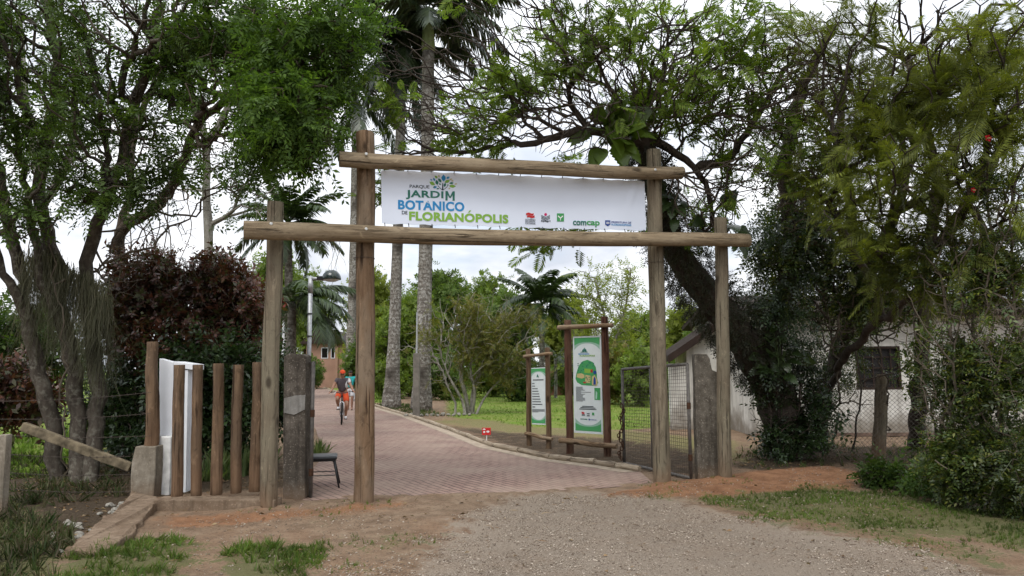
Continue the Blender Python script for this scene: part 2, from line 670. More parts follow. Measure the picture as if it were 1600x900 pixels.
def m_ground():
    t = NT('earth')
    co = t.coords()
    def attr(n):
        a = t.new('ShaderNodeAttribute', attribute_name=n)
        s = t.new('ShaderNodeSeparateColor')
        t.l(a.outputs['Color'], s.inputs[0])
        return s.outputs
    a, b = attr('mask_a'), attr('mask_b')
    big = t.noise(co, 0.8, 5, 0.6)
    med = t.noise(co, 3.5, 6, 0.65)
    fine = t.noise(co, 30, 5, 0.7)
    grit = t.noise(co, 120, 3, 0.7)
    rag = t.math('ADD', t.math('MULTIPLY', t.math('SUBTRACT', med, 0.5), 1.1), t.math('MULTIPLY', t.math('SUBTRACT', fine, 0.5), 0.9))
    def edge(m, k=1.0, lo=0.42, hi=0.58):
        s = t.math('ADD', m, t.math('MULTIPLY', rag, k))
        return t.ramp(s, ((lo, 0.0), (hi, 1.0)))
    # trodden sandy dirt
    dirt = t.ramp(med, ((0.3, (0.135, 0.09, 0.058)), (0.5, (0.225, 0.155, 0.102)), (0.72, (0.315, 0.235, 0.165))))
    dirt = t.mix(t.ramp(big, ((0.45, 0.0), (0.7, 0.45))), dirt, (0.26, 0.145, 0.082))
    dirt = t.mix(t.ramp(fine, ((0.5, 0.0), (0.66, 0.75))), dirt, (0.105, 0.075, 0.05))
    dirt = t.mix(t.ramp(grit, ((0.55, 0.0), (0.68, 0.6))), dirt, (0.36, 0.30, 0.235))
    # gravel: many small stones
    vs = t.voro(co, 85, out='Color')
    sv = t.new('ShaderNodeSeparateColor'); t.l(vs, sv.inputs[0])
    stones = t.ramp(sv.outputs[0], ((0.1, (0.20, 0.16, 0.122)), (0.5, (0.32, 0.265, 0.21)), (0.9, (0.44, 0.38, 0.31))))
    vd = t.voro(co, 85)
    stones = t.mix(t.ramp(vd, ((0.45, 0.0), (0.75, 0.7))), stones, (0.13, 0.095, 0.068))
    grav = t.mix(t.ramp(med, ((0.35, 0.1), (0.68, 0.75))), stones, (0.285, 0.22, 0.165))
    grav = t.mix(t.ramp(big, ((0.42, 0.0), (0.6, 0.5))), grav, (0.32, 0.265, 0.21))
    c = t.mix(edge(a[0], 0.9), dirt, grav)
    red = t.ramp(med, ((0.3, (0.17, 0.085, 0.046)), (0.7, (0.32, 0.172, 0.094))))
    red = t.mix(t.ramp(fine, ((0.5, 0.0), (0.75, 0.6))), red, (0.11, 0.062, 0.04))
    c = t.mix(edge(a[2], 0.9), c, red)
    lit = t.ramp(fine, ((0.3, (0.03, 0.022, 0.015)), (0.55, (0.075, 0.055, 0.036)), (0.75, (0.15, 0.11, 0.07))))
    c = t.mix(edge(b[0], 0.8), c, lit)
    dry = t.ramp(fine, ((0.3, (0.09, 0.11, 0.03)), (0.55, (0.20, 0.17, 0.08)), (0.7, (0.28, 0.21, 0.13))))
    c = t.mix(edge(b[2], 1.3), c, dry)
    lawn = t.ramp(fine, ((0.3, (0.075, 0.14, 0.015)), (0.7, (0.17, 0.27, 0.035))))
    lawn = t.mix(t.ramp(med, ((0.45, 0.0), (0.65, 0.6))), lawn, (0.16, 0.165, 0.055))
    lawn = t.mix(t.ramp(big, ((0.42, 0.0), (0.62, 0.7))), lawn, (0.20, 0.21, 0.06))
    c = t.mix(edge(b[1], 0.6), c, lawn)
    grs = t.ramp(fine, ((0.3, (0.045, 0.06, 0.018)), (0.7, (0.12, 0.14, 0.048))))
    c = t.mix(t.math('MULTIPLY', edge(a[1], 1.4), 0.72), c, grs)
    t.base(c, 0.95, 0.1)
    hh = t.math('ADD', t.math('MULTIPLY', fine, 0.8), t.math('MULTIPLY', grit, 0.3))
    hh = t.math('SUBTRACT', hh, t.math('MULTIPLY', t.math('MULTIPLY', vd, 0.9), a[0]))
    t.bump(hh, 0.9, 0.03)
    return t.m


ground = link('ground', g_me, m_ground(), smooth=True)
tag(ground, kind='structure')

# ------------------------------------------------------------------ brick path
def resample(pts, n):
    pts = [Vector(p) for p in pts]
    L = [0]
    for a, b in zip(pts, pts[1:]):
        L.append(L[-1] + (b - a).length)
    out = []
    for i in range(n):
        s = L[-1] * i / (n - 1)
        k = min(max(np.searchsorted(L, s) - 1, 0), len(pts) - 2)
        f = (s - L[k]) / (L[k + 1] - L[k])
        out.append(pts[k].lerp(pts[k + 1], f))
    return out


bm = bmesh.new()
fs = [bm.verts.new((*p[:2], 0.012)) for p in path_poly and [Vector((x, y, 0)) for x, y in path_poly]]
bm.faces.new(fs)
bmesh.ops.triangulate(bm, faces=bm.faces)
bmesh.ops.recalc_face_normals(bm, faces=bm.faces)
if sum(f.normal.z for f in bm.faces) < 0:
    bmesh.ops.reverse_faces(bm, faces=bm.faces)
p_me = bpy.data.meshes.new('path')
bm.to_mesh(p_me)
bm.free()


def m_pavers():
    t = NT('brick_pavers')
    co = t.coords()
    mp = t.mapping(co, (1, 1, 1), (0, 0, RAD(58)))
    wob = t.noise(co, 0.6, 2)
    wv = t.new('ShaderNodeCombineXYZ')
    t.l(t.math('MULTIPLY', wob, 0.25), wv.inputs[1])
    ad = t.new('ShaderNodeVectorMath', operation='ADD')
    t.l(mp, ad.inputs[0]); t.l(wv.outputs[0], ad.inputs[1])
    br = t.new('ShaderNodeTexBrick')
    t.l(ad.outputs[0], br.inputs['Vector'])
    br.inputs['Scale'].default_value = 1.0
    br.inputs['Brick Width'].default_value = 0.34
    br.inputs['Row Height'].default_value = 0.11
    br.inputs['Mortar Size'].default_value = 0.013
    br.inputs['Mortar Smooth'].default_value = 0.3
    br.inputs['Color1'].default_value = (0.225, 0.140, 0.115, 1)
    br.inputs['Color2'].default_value = (0.285, 0.190, 0.155, 1)
    br.inputs['Mortar'].default_value = (0.045, 0.030, 0.025, 1)
    dust = t.noise(co, 0.7, 5, 0.65)
    fine = t.noise(co, 26, 4, 0.7)
    c = t.mix(t.ramp(dust, ((0.40, 0.1), (0.68, 0.68))), br.outputs['Color'], (0.32, 0.245, 0.19))
    c = t.mix(t.ramp(fine, ((0.45, 0.0), (0.8, 0.45))), c, (0.16, 0.10, 0.08))
    st = t.noise(co, 0.35, 4, 0.6, 0.6)
    c = t.mix(t.ramp(st, ((0.56, 0.0), (0.68, 0.35))), c, (0.13, 0.09, 0.075))
    t.base(c, 0.85, 0.2)
    t.bump(t.math('SUBTRACT', t.math('MULTIPLY', fine, 0.3), br.outputs['Fac']), 0.6, 0.01)
    return t.m


path = link('path', p_me, m_pavers())
tag(path, kind='structure')

M_DUST = m_plain('sandy_concrete', (0.33, 0.27, 0.205), 0.9, 0.1, var=0.25, scale=6, bump=0.4)
# pale worn band of mortar between the bricks and the log edging
mb = MB()
inner = []
for i in range(1, len(PATH_R) - 1):
    d = (PATH_R[i + 1] - PATH_R[i - 1]).normalized()
    nrm = Vector((-d.y, d.x, 0))
    w = 0.34 if i < 9 else 0.2
    inner.append((PATH_R[i] + nrm * 0.02, PATH_R[i] + nrm * w))
vs = []
for a, b in inner:
    vs += [(a.x, a.y, 0.017), (b.x, b.y, 0.017)]
mb.add(vs, [(2 * i, 2 * i + 1, 2 * i + 3, 2 * i + 2) for i in range(len(inner) - 1)])
tag(mb.build('path_edge', M_DUST), kind='structure')
# ------------------------------------------------------------------ shared materials
W_POST_BROWN = m_wood('timber_brown', (0.085, 0.052, 0.030), (0.185, 0.118, 0.070), (0.28, 0.195, 0.125), grey=(0.20, 0.155, 0.11), stain=0.8)
W_POST_GREY = m_wood('timber_weathered', (0.09, 0.07, 0.048), (0.185, 0.15, 0.105), (0.29, 0.245, 0.175), grey=(0.17, 0.15, 0.105), stain=0.8)
W_BEAM = m_wood('timber_beam', (0.11, 0.08, 0.05), (0.235, 0.18, 0.115), (0.36, 0.285, 0.19), grey=(0.27, 0.215, 0.145))
W_PALE = m_wood('timber_pale', (0.11, 0.065, 0.035), (0.25, 0.165, 0.095), (0.36, 0.26, 0.165), grey=(0.23, 0.18, 0.125))
W_RED = m_wood('timber_reddish', (0.05, 0.022, 0.014), (0.11, 0.05, 0.032), (0.165, 0.088, 0.058), grey=(0.14, 0.09, 0.06))
W_DARK = m_wood('timber_dark', (0.07, 0.042, 0.024), (0.14, 0.09, 0.055), (0.21, 0.145, 0.09))
M_METAL = m_plain('galvanised_steel', (0.42, 0.43, 0.44), 0.5, 0.4, 0.6, 0.15, 20)
M_BOLT = m_plain('bolt_steel', (0.5, 0.5, 0.48), 0.4, 0.5, 0.8)
M_PIPE = m_plain('grey_pipe', (0.12, 0.11, 0.10), 0.6, 0.3, 0.2, 0.3, 14)
M_WIRE = m_plain('rusty_wire', (0.075, 0.06, 0.05), 0.7, 0.2, 0.3)
M_RUST = m_plain('rusty_chain', (0.07, 0.035, 0.02), 0.8, 0.2, 0.2, 0.3, 30)
M_WHITE = m_plain('white_paint', (0.72, 0.74, 0.77), 0.65, 0.3, var=0.05, scale=3)
M_BLACK = m_plain('black_metal', (0.015, 0.015, 0.016), 0.4, 0.4)
M_RUBBER = m_plain('rubber', (0.012, 0.012, 0.012), 0.75, 0.2)


def m_concrete(name, c, dark, lichen=0.5, earth=0.7):
    t = NT(name)
    co = t.coords()
    n = t.noise(co, 9, 6, 0.7)
    b = t.noise(co, 2.2, 4)
    sp = t.noise(co, 45, 3, 0.7)
    cc = t.ramp(n, ((0.3, dark), (0.6, c)))
    cc = t.mix(t.ramp(b, ((0.4, 0.75), (0.62, 0.0))), cc, dark)
    cc = t.mix(t.ramp(sp, ((0.58, 0.0), (0.66, lichen))), cc, tuple(min(1, x * 2.4) for x in c))
    st = t.noise(t.mapping(co, (9, 9, 0.9)), 1.0, 4, 0.6)
    cc = t.mix(t.ramp(st, ((0.5, 0.0), (0.66, 0.6))), cc, tuple(x * 0.5 for x in dark))
    z = t.new('ShaderNodeSeparateXYZ'); t.l(co, z.inputs[0])
    cc = t.mix(t.ramp(t.math('ADD', z.outputs[2], t.math('MULTIPLY', n, 0.3)), ((0.12, earth), (0.42, 0.0))), cc, (0.17, 0.11, 0.068))
    t.base(cc, 0.95, 0.1)
    t.bump(n, 0.7, 0.02)
    return t.m


M_CONC_DARK = m_concrete('stained_concrete', (0.15, 0.13, 0.108), (0.06, 0.051, 0.041), 0.7)
M_CONC = m_concrete('pale_concrete', (0.30, 0.265, 0.215), (0.17, 0.145, 0.11), 0.2)
M_KERB = m_concrete('kerb_concrete', (0.24, 0.185, 0.135), (0.125, 0.09, 0.062), 0.3, 0.35)
W_LOG = m_wood('timber_log_pale', (0.20, 0.155, 0.11), (0.34, 0.28, 0.205), (0.45, 0.385, 0.29))
W_PICK = m_wood('timber_pales', (0.058, 0.036, 0.022), (0.175, 0.112, 0.066), (0.28, 0.19, 0.12), grey=(0.11, 0.075, 0.05), stain=0.6)


def log_geo(L, r0, r1, seed=0, n=16, seg=14, wob=0.012, lumps=0.05):
    """a round timber along local z from 0 to L"""
    rg = random.Random(seed)
    ph = [rg.uniform(0, 6.28) for _ in range(6)]
    mb = MB()
    vs = []
    zs = [0.0, 0.004] + [L * i / seg for i in range(1, seg)] + [L - 0.004, L]
    for j, z in enumerate(zs):
        f = z / L
        r = r0 + (r1 - r0) * f
        if j in (0, len(zs) - 1):
            r *= 0.965
        cx = wob * math.sin(3.0 * f + ph[0]) + wob * 0.5 * math.sin(9 * f + ph[1])
        cy = wob * math.sin(3.4 * f + ph[2]) + wob * 0.5 * math.sin(8 * f + ph[3])
        for k in range(n):
            a = 2 * math.pi * k / n
            rr = r * (1 + lumps * math.sin(2 * a + ph[4] + f * 2) * 0.5 + lumps * 0.6 * math.sin(3 * a + ph[5] - f * 5) + lumps * 0.35 * math.sin(17 * f + a + ph[1]))
            vs.append((cx + rr * math.cos(a), cy + rr * math.sin(a), z))
    m = len(zs)
    fs = []
    for i in range(m - 1):
        for k in range(n):
            k2 = (k + 1) % n
            fs.append((i * n + k, i * n + k2, (i + 1) * n + k2, (i + 1) * n + k))
    fs.append(tuple(reversed(range(n))))
    fs.append(tuple((m - 1) * n + k for k in range(n)))
    return mb.add(vs, fs)


def log(name, a, b, r0, r1, mat, parent=None, seed=0, roll=0.0, **kw):
    """round timber from world point a to b, its own z axis along the grain"""
    a, b = Vector(a), Vector(b)
    me = log_geo((b - a).length, r0, r1, seed, **kw).mesh(name)
    me.materials.append(mat)
    for p in me.polygons:
        p.use_smooth = len(p.vertices) == 4
    o = bpy.data.objects.new(name, me)
    COL.objects.link(o)
    q = (b - a).to_track_quat('Z', 'Y').to_matrix() @ Matrix.Rotation(roll, 3, 'Z')
    loc = a
    if parent is not None:
        o.parent = parent
        loc = a - Vector(parent.location)
    o.matrix_local = Matrix.Translation(loc) @ q.to_4x4()
    return o


def V3(x, y, z=0.0):
    return Vector((x, y, z))


# ------------------------------------------------------------------ printed text
_dg = None


def text_geo(s, bold=0.0, spacing=1.0):
    cu = bpy.data.curves.new('lettering', 'FONT')
    cu.body = s
    cu.offset = bold
    cu.resolution_u = 4
    cu.space_character = spacing
    cu.fill_mode = 'FRONT'
    o = bpy.data.objects.new('lettering', cu)
    COL.objects.link(o)
    bpy.context.view_layer.update()
    dg = bpy.context.evaluated_depsgraph_get()
    me = bpy.data.meshes.new_from_object(o.evaluated_get(dg))
    bpy.data.objects.remove(o)
    bpy.data.curves.remove(cu)
    vs = [tuple(v.co) for v in me.vertices]
    fs = [tuple(p.vertices) for p in me.polygons]
    bpy.data.meshes.remove(me)
    x0 = min(v[0] for v in vs); x1 = max(v[0] for v in vs)
    y0 = min(v[1] for v in vs); y1 = max(v[1] for v in vs)
    return [((v[0] - x0) / (x1 - x0), (v[1] - y0) / (y1 - y0)) for v in vs], fs


class Sheet:
    """a flat printed sheet in the world: origin, horizontal u, vertical v"""
    def __init__(self, o, u, v):
        self.o, self.u, self.v = Vector(o), Vector(u).normalized(), Vector(v).normalized()
        self.n = self.u.cross(self.v).normalized()      # towards the reader

    def uv(self, px, py):
        p = on_plane(px, py, self.o, self.n) - self.o
        return p.dot(self.u), p.dot(self.v)

    def pt(self, a, b, lift=0.003):
        return self.o + self.u * a + self.v * b + self.n * lift

    def text(self, mb, s, c00, c10, c01, bold=0.0, lift=0.003, spacing=1.0):
        """corners bottom-left, bottom-right, top-left in sheet coordinates"""
        vs, fs = text_geo(s, bold, spacing)
        a = Vector(c00); eu = Vector(c10) - a; ev = Vector(c01) - a
        pts = []
        for x, y in vs:
            q = a + eu * x + ev * y
            pts.append(self.pt(q.x, q.y, lift))
        mb.add(pts, fs)
        return mb

    def poly(self, mb, pts, lift=0.003):
        mb.add([self.pt(a, b, lift) for a, b in pts], [tuple(range(len(pts)))])
        return mb

    def disc(self, mb, c, rx, ry=None, n=18, lift=0.003):
        ry = ry or rx
        return self.poly(mb, [(c[0] + rx * math.cos(2 * math.pi * k / n), c[1] + ry * math.sin(2 * math.pi * k / n)) for k in range(n)], lift)

    def leaf(self, mb, c, L, W, ang, lift=0.003):
        ca, sa = math.cos(ang), math.sin(ang)
        prof = [(-0.5, 0), (-0.25, 0.36), (0.0, 0.5), (0.22, 0.36), (0.5, 0), (0.22, -0.36), (0.0, -0.5), (-0.25, -0.36)]
        return self.poly(mb, [(c[0] + ca * x * L - sa * y * W, c[1] + sa * x * L + ca * y * W) for x, y in prof], lift)


def ink(name, c):
    return m_plain(name, c, 0.6, 0.2, var=0.03, scale=5)


INK_GREEN_D = ink('ink_dark_green', (0.035, 0.16, 0.12))
INK_BLUE = ink('ink_blue', (0.03, 0.23, 0.50))
INK_GREEN = ink('ink_leaf_green', (0.21, 0.40, 0.06))
INK_DARK = ink('ink_charcoal', (0.035, 0.05, 0.06))
INK_RED = ink('ink_red', (0.50, 0.03, 0.03))
INK_MAGENTA = ink('ink_magenta', (0.55, 0.02, 0.12))
INK_GREEN_M = ink('ink_mid_green', (0.06, 0.30, 0.10))
INK_NAVY = ink('ink_navy', (0.02, 0.06, 0.25))
INK_WHITE = ink('ink_white', (0.75, 0.75, 0.75))
INK_TAN = ink('ink_tan', (0.50, 0.42, 0.20))
INK_PALE = ink('ink_pale_green', (0.35, 0.55, 0.45))


def paint(mb, name, mat, parent, label=None):
    o = mb.build(name, mat, parent)
    # keep the printed faces turned to the reader
    if label:
        o['label'] = label
    return o


# ------------------------------------------------------------------ the gateway
PL = gp(568, 789); PR = gp(1036, 761)
LD = (PR - PL).normalized()                      # direction of the gateway
LN = Vector((LD.y, -LD.x, 0))                    # towards the viewer
gate = thing('entrance_gateway', (PL + PR) / 2, 'rustic timber gateway of four round posts and two long logs across the path', 'gateway')
rA = 0.5 * 32 / F_PX * PL.y
rB = 0.5 * 26 / F_PX * PR.y
P_OL = gp(420, 796)
P_OR = PR + LD * ((gp(1138, 757) - PR).dot(LD))
posts = []
for (base, top, r0, r1, mat, sd, lb) in (
        (PL, (571, 207), rA, rA * 0.92, W_POST_BROWN, 1, 'tallest brown post left of the brick path'),
        (PR, (1020, 235), rB * 1.03, rB * 0.93, W_POST_GREY, 2, 'tall grey green post right of the banner'),
        (P_OL, (428, 316), 0.5 * 26 / F_PX * P_OL.y, 0.5 * 24 / F_PX * P_OL.y, W_POST_GREY, 3, 'shorter outer post beside the picket fence'),
        (P_OR, (1126, 341), 0.5 * 22 / F_PX * P_OR.y, 0.5 * 19 / F_PX * P_OR.y, W_POST_GREY, 4, 'shorter outer post beside the ivy covered tree')):
    tp = at(top[0], top[1], base.y)
    p = log('post', V3(base.x, base.y, -0.25), tp, r0, r1, mat, gate, sd, roll=sd * 1.3, seg=34, lumps=0.10, wob=0.013)
    p['label'] = lb
    posts.append((base, tp, r0))
OFF = rA + 0.075
B0 = PL + LN * OFF


def beam_pt(px, py):
    return on_plane(px, py, B0, LN)


u0, u1 = beam_pt(530, 249), beam_pt(1066, 269)
b = log('crossbeam', u0, u1, 0.5 * 25 / F_PX * u0.y, 0.5 * 21 / F_PX * u1.y, W_BEAM, gate, 11, roll=2.0, wob=0.024, seg=34, lumps=0.09)
b['label'] = 'upper log above the banner'
l0, l1 = beam_pt(381, 357), beam_pt(1168, 379)
b = log('crossbeam', l0, l1, 0.5 * 29 / F_PX * l0.y, 0.5 * 21.5 / F_PX * l1.y, W_BEAM, gate, 12, roll=0.6, wob=0.026, seg=40, lumps=0.09)
b['label'] = 'lower log below the banner'
for (px, py) in ((571, 244), (1019, 268), (424, 352), (571, 360), (1021, 372), (1125, 377)):
    c = beam_pt(px, py)
    mb = MB()
    M = LN.to_track_quat('Z', 'Y').to_matrix()
    mb.lathe(((0.022, 0.085), (0.022, 0.108), (0.014, 0.114)), c, 10, M)
    mb.build('bolt', M_BOLT, gate)
# straps of wire round the main posts (the dark joints in the photo)
for bx, by, r in ((569, 404, rA), (1027, 411, rB)):
    y = PL.y if bx < 800 else PR.y
    c = at(bx, by, y)
    mb = MB()
    mb.tube([c + Vector((math.cos(a) * (r * 1.0 + 0.004), math.sin(a) * (r * 1.0 + 0.004), 0)) for a in np.linspace(0, 6.2832, 25)], 0.004, 5)
    mb.build('wire_tie', M_WIRE, gate)

# ------------------------------------------------------------------ banner
S0 = PL + LN * 0.03
bl = on_plane(596.5, 349.5, S0, LN); br_ = on_plane(1009.5, 360.5, S0, LN)
tl = on_plane(595.5, 265.5, S0, LN); tr_ = on_plane(1007, 283, S0, LN)
BAN = Sheet(bl, LD, (0, 0, 1))
banner = thing('banner', (bl + br_) / 2, 'white printed botanical garden banner tied between the two logs', 'banner')
cU = [BAN.uv(596.5, 349.5), BAN.uv(1009.5, 360.5), BAN.uv(1007, 283), BAN.uv(595.5, 265.5)]


def ban_uv(f, g):
    a = Vector(cU[0]).lerp(Vector(cU[1]), f)
    b = Vector(cU[3]).lerp(Vector(cU[2]), f)
    return a.lerp(b, g)


def ban_wave(f, g):
    w = 0.003 * math.sin(f * 9) * math.sin(g * 3.1) + 0.0015 * math.sin(f * 23 + g * 2)
    d = abs((f - 0.965) * 0.9 + (1 - g) * 0.055)          # pulled fold at the upper right corner
    w += 0.02 * math.exp(-(d / 0.008) ** 2) * math.exp(-((g - 0.78) / 0.25) ** 2)
    return w


NU, NV = 120, 24
vs = []
for side in (0.0, -0.003):
    for j in range(NV + 1):
        for i in range(NU + 1):
            f, g = i / NU, j / NV
            q = ban_uv(f, g)
            if j in (0, NV):
                q.y += 0.006 * math.cos(f * 2 * math.pi * 14) * (1 if j == 0 else -1)
            vs.append(BAN.pt(q.x, q.y, ban_wave(f, g) + side))
fs = []
st = (NU + 1) * (NV + 1)
for j in range(NV):
    for i in range(NU):
        a = j * (NU + 1) + i
        fs.append((a, a + 1, a + NU + 2, a + NU + 1))
        fs.append((st + a, st + a + NU + 1, st + a + NU + 2, st + a + 1))
M_VINYL = m_plain('banner_vinyl', (0.68, 0.735, 0.84), 0.55, 0.3, var=0.03, scale=1.2)
me = bpy.data.meshes.new('sheet')
me.from_pydata([tuple(v) for v in vs], [], fs)
link('sheet', me, M_VINYL, banner, smooth=True)


def bt(mb, s, bl_, br2, tl_, bold=0.0, spacing=1.0):
    return BAN.text(mb, s, BAN.uv(*bl_), BAN.uv(*br2), BAN.uv(*tl_), bold, 0.007, spacing)


paint(bt(MB(), 'PARQUE', (640, 294.6), (671, 295.6), (640, 288.6), 0.01), 'lettering', INK_DARK, banner, 'thin grey word PARQUE')
mb = bt(MB(), 'JARDI', (634, 311.3), (692.8, 313.3), (634, 296.8), 0.032, 1.08)
for q4 in (((695.9, 313.4), (699.3, 313.5), (699.3, 298.6), (695.9, 298.5)), ((707.0, 313.8), (710.4, 313.9), (710.4, 299.1), (707.0, 299.0)), ((702.2, 309.6), (704.1, 309.6), (699.3, 298.6), (695.9, 298.5)), ((702.2, 309.6), (704.1, 309.6), (710.4, 299.1), (707.0, 299.0))):
    BAN.poly(mb, [BAN.uv(*p) for p in q4], 0.007 + 0.0004 * q4[0][0] / 700 if q4[0][0] == 702.2 else 0.0066)
paint(mb, 'lettering', INK_GREEN_D, banner, 'bold dark green word JARDIM')
paint(bt(MB(), 'BOTANICO', (621.9, 327.2), (725.5, 330.7), (621.9, 312.2), 0.035, 1.06), 'lettering', INK_BLUE, banner, 'bold blue word BOTANICO with circumflex')
mb = MB()
for s in (-1, 1):
    c = Vector(BAN.uv(666.8, 313.1)) - Vector((0, 0.026))
    BAN.poly(mb, [(c[0], c[1] + 0.018), (c[0] + s * 0.034, c[1] - 0.016), (c[0] + s * 0.021, c[1] - 0.016), (c[0], c[1] + 0.004)], 0.0085)
paint(mb, 'accent_mark', INK_WHITE, banner)
paint(bt(MB(), 'DE', (627.8, 334.8), (636.6, 335.2), (627.8, 329.3), 0.02), 'lettering', INK_DARK, banner, 'small dark word DE')
mb = bt(MB(), 'FLORIANOPOLIS', (639.1, 344.3), (794.2, 349.2), (639.1, 330.2), 0.042, 1.06)
c = BAN.uv(732.5, 331.2)
BAN.poly(mb, [(c[0] - 0.016, c[1] - 0.010), (c[0] + 0.004, c[1] - 0.010), (c[0] + 0.036, c[1] + 0.022), (c[0] + 0.010, c[1] + 0.022)], 0.007)
paint(mb, 'lettering', INK_GREEN, banner, 'bold leaf green word FLORIANOPOLIS with acute accent')
# emblem: a little tree of loose leaves
trunk = MB()
c = Vector(BAN.uv(691.6, 297.6))
top = Vector(BAN.uv(691.7, 286))
BAN.poly(trunk, [(c.x - 0.012, c.y), (c.x + 0.012, c.y), (top.x + 0.005, top.y), (top.x - 0.005, top.y)], 0.007)
for s in (-1, 1):
    BAN.poly(trunk, [(c.x + s * 0.004, c.y + 0.005), (c.x + s * 0.012, c.y + 0.002), (c.x + s * 0.075, c.y + 0.062), (c.x + s * 0.067, c.y + 0.066)], 0.0076)
paint(trunk, 'emblem_trunk', INK_DARK, banner)
px_u = (Vector(BAN.uv(701.6, 286.3)) - Vector(BAN.uv(691.6, 286))).length / 10
leaves = {'b': MB(), 'g': MB(), 'd': MB(), 't': MB()}
for (x, y, L, Wd, ang, k) in ((693.0, 278.2, 11, 7, 90, 'b'), (699.8, 277.8, 6, 3.5, 35, 'b'), (678.2, 280.5, 6, 3.2, 120, 'b'), (673.6, 281.0, 4, 2, 150, 'b'), (680.0, 292.8, 6, 3, 30, 'b'),
                            (681.3, 276.6, 6, 3.6, 140, 'g'), (698.8, 283.6, 9, 4.8, 25, 'g'), (675.2, 286.7, 10, 5.5, 155, 'g'), (706.8, 291.0, 11, 5, 0, 'g'), (704.5, 280.2, 5, 2.2, 20, 't'), (712.0, 287.6, 5, 2, 15, 't'), (685.8, 275.4, 4.4, 2.2, 100, 't'), (702.0, 294.6, 4, 2, 30, 't'), (706.8, 282.8, 4.4, 2, 0, 't'),
                            (687.0, 282.0, 8, 4.5, 130, 'd'), (682.6, 285.2, 8, 5, 100, 'd'), (695.0, 289.0, 7, 4, 75, 'd'), (705.3, 286.3, 7, 3.4, 10, 'd'), (687.3, 287.8, 4, 2.2, 150, 'd'), (678.6, 292.2, 5, 2.6, 30, 'd'), (684.0, 295.0, 5, 2.4, 10, 'd'), (699.6, 289.4, 3, 2, 40, 'd')):
    BAN.leaf(leaves[k], BAN.uv(x, y), L * px_u, Wd * px_u, RAD(ang), 0.0068)
for k, m in (('b', INK_BLUE), ('g', INK_GREEN), ('d', INK_GREEN_D), ('t', INK_TAN)):
    paint(leaves[k], 'emblem_leaves', m, banner)
# sponsors' marks along the lower edge
mb = MB()
for (y0, dx) in ((333.2, 0), (337.0, 1.5)):
    a = [(821.8 + dx, y0), (826, y0 - 1.0), (831, y0 + 0.8), (833.6 + dx, y0 - 0.3), (833.6 + dx, y0 + 2.9), (831, y0 + 4.0), (826, y0 + 2.2), (821.8 + dx, y0 + 3.1)]
    BAN.poly(mb, [BAN.uv(*p) for p in reversed(a)], 0.007)
paint(mb, 'emblem', INK_RED, banner, 'waving red flag mark')
mb = bt(MB(), 'GOVERNO', (820.5, 344.6), (836.5, 345.1), (820.5, 341.9), 0.02)
bt(mb, 'DE SANTA', (820.5, 347.5), (836.5, 348.0), (820.5, 344.9), 0.02)
bt(mb, 'CATARINA', (820.5, 350.3), (836.5, 350.8), (820.5, 347.8), 0.02)
paint(mb, 'lettering', INK_DARK, banner, 'three small dark lines GOVERNO DE SANTA CATARINA')
paint(BAN.disc(MB(), BAN.uv(852.3, 335.2), 0.021, lift=0.007), 'emblem', INK_MAGENTA, banner, 'magenta dot')
mb = MB()
for k in range(3):
    y = 337.0 + k * 2.2
    for s in (-1, 1):
        BAN.poly(mb, [BAN.uv(*p) for p in ((852.3, y + 2.3), (852.3, y + 3.3), (852.3 + s * 6.8, y + 0.2), (852.3 + s * 6.8, y - 0.9))][::(1 if s > 0 else -1)], 0.007)
bt(mb, 'Epagri', (845.4, 347.3), (859.8, 347.7), (845.4, 343.5), 0.03)
paint(mb, 'lettering', INK_DARK, banner, 'dark chevrons over the word Epagri')
mb = MB()
BAN.poly(mb, [BAN.uv(*p) for p in ((870, 345.9), (881, 346.2), (881, 333.7), (870, 333.4))], 0.007)
paint(mb, 'emblem', INK_GREEN_M, banner, 'green square mark')
mb = MB()
for s in (-1, 1):
    BAN.poly(mb, [BAN.uv(*p) for p in ((875.5, 342.0), (875.5, 340.0), (875.5 + s * 3.4, 336.8), (875.5 + s * 4.2, 338.2))][::(1 if s < 0 else -1)], 0.0085)
BAN.poly(mb, [BAN.uv(*p) for p in ((875.0, 344.8), (876.0, 344.8), (876.0, 340.2), (875.0, 340.2))], 0.0087)
paint(mb, 'emblem_sprout', INK_WHITE, banner)
paint(bt(MB(), 'com', (895, 352.0), (915.8, 352.6), (895, 344.7), 0.025), 'lettering', INK_GREEN_D, banner, 'rounded dark green letters com')
paint(bt(MB(), 'cap', (916.4, 354.6), (936.8, 355.2), (916.4, 345.1), 0.025), 'lettering', INK_GREEN_M, banner, 'rounded green letters cap')
mb = MB()
BAN.poly(mb, [BAN.uv(*p) for p in ((945.3, 350.8), (949.4, 353.7), (953.4, 351.0), (953.4, 344.5), (945.3, 344.3))], 0.007)
paint(mb, 'emblem', INK_NAVY, banner, 'navy shield mark')
mb = MB()
for k in range(3):
    x = 947.4 + k * 1.7
    BAN.poly(mb, [BAN.uv(*p) for p in ((x, 350.2), (x + 0.9, 350.2), (x + 0.9, 346.6), (x, 346.6))], 0.0085)
paint(mb, 'emblem_columns', INK_WHITE, banner)
paint(bt(MB(), 'PREFEITURA DE', (955.1, 348.7), (986.2, 349.5), (955.1, 345.8), 0.02), 'lettering', INK_NAVY, banner, 'small navy words PREFEITURA DE')
paint(bt(MB(), 'FLORIANOPOLIS', (955.1, 352.5), (986.0, 353.4), (955.1, 349.5), 0.03), 'lettering', INK_BLUE, banner, 'small blue word FLORIANOPOLIS')
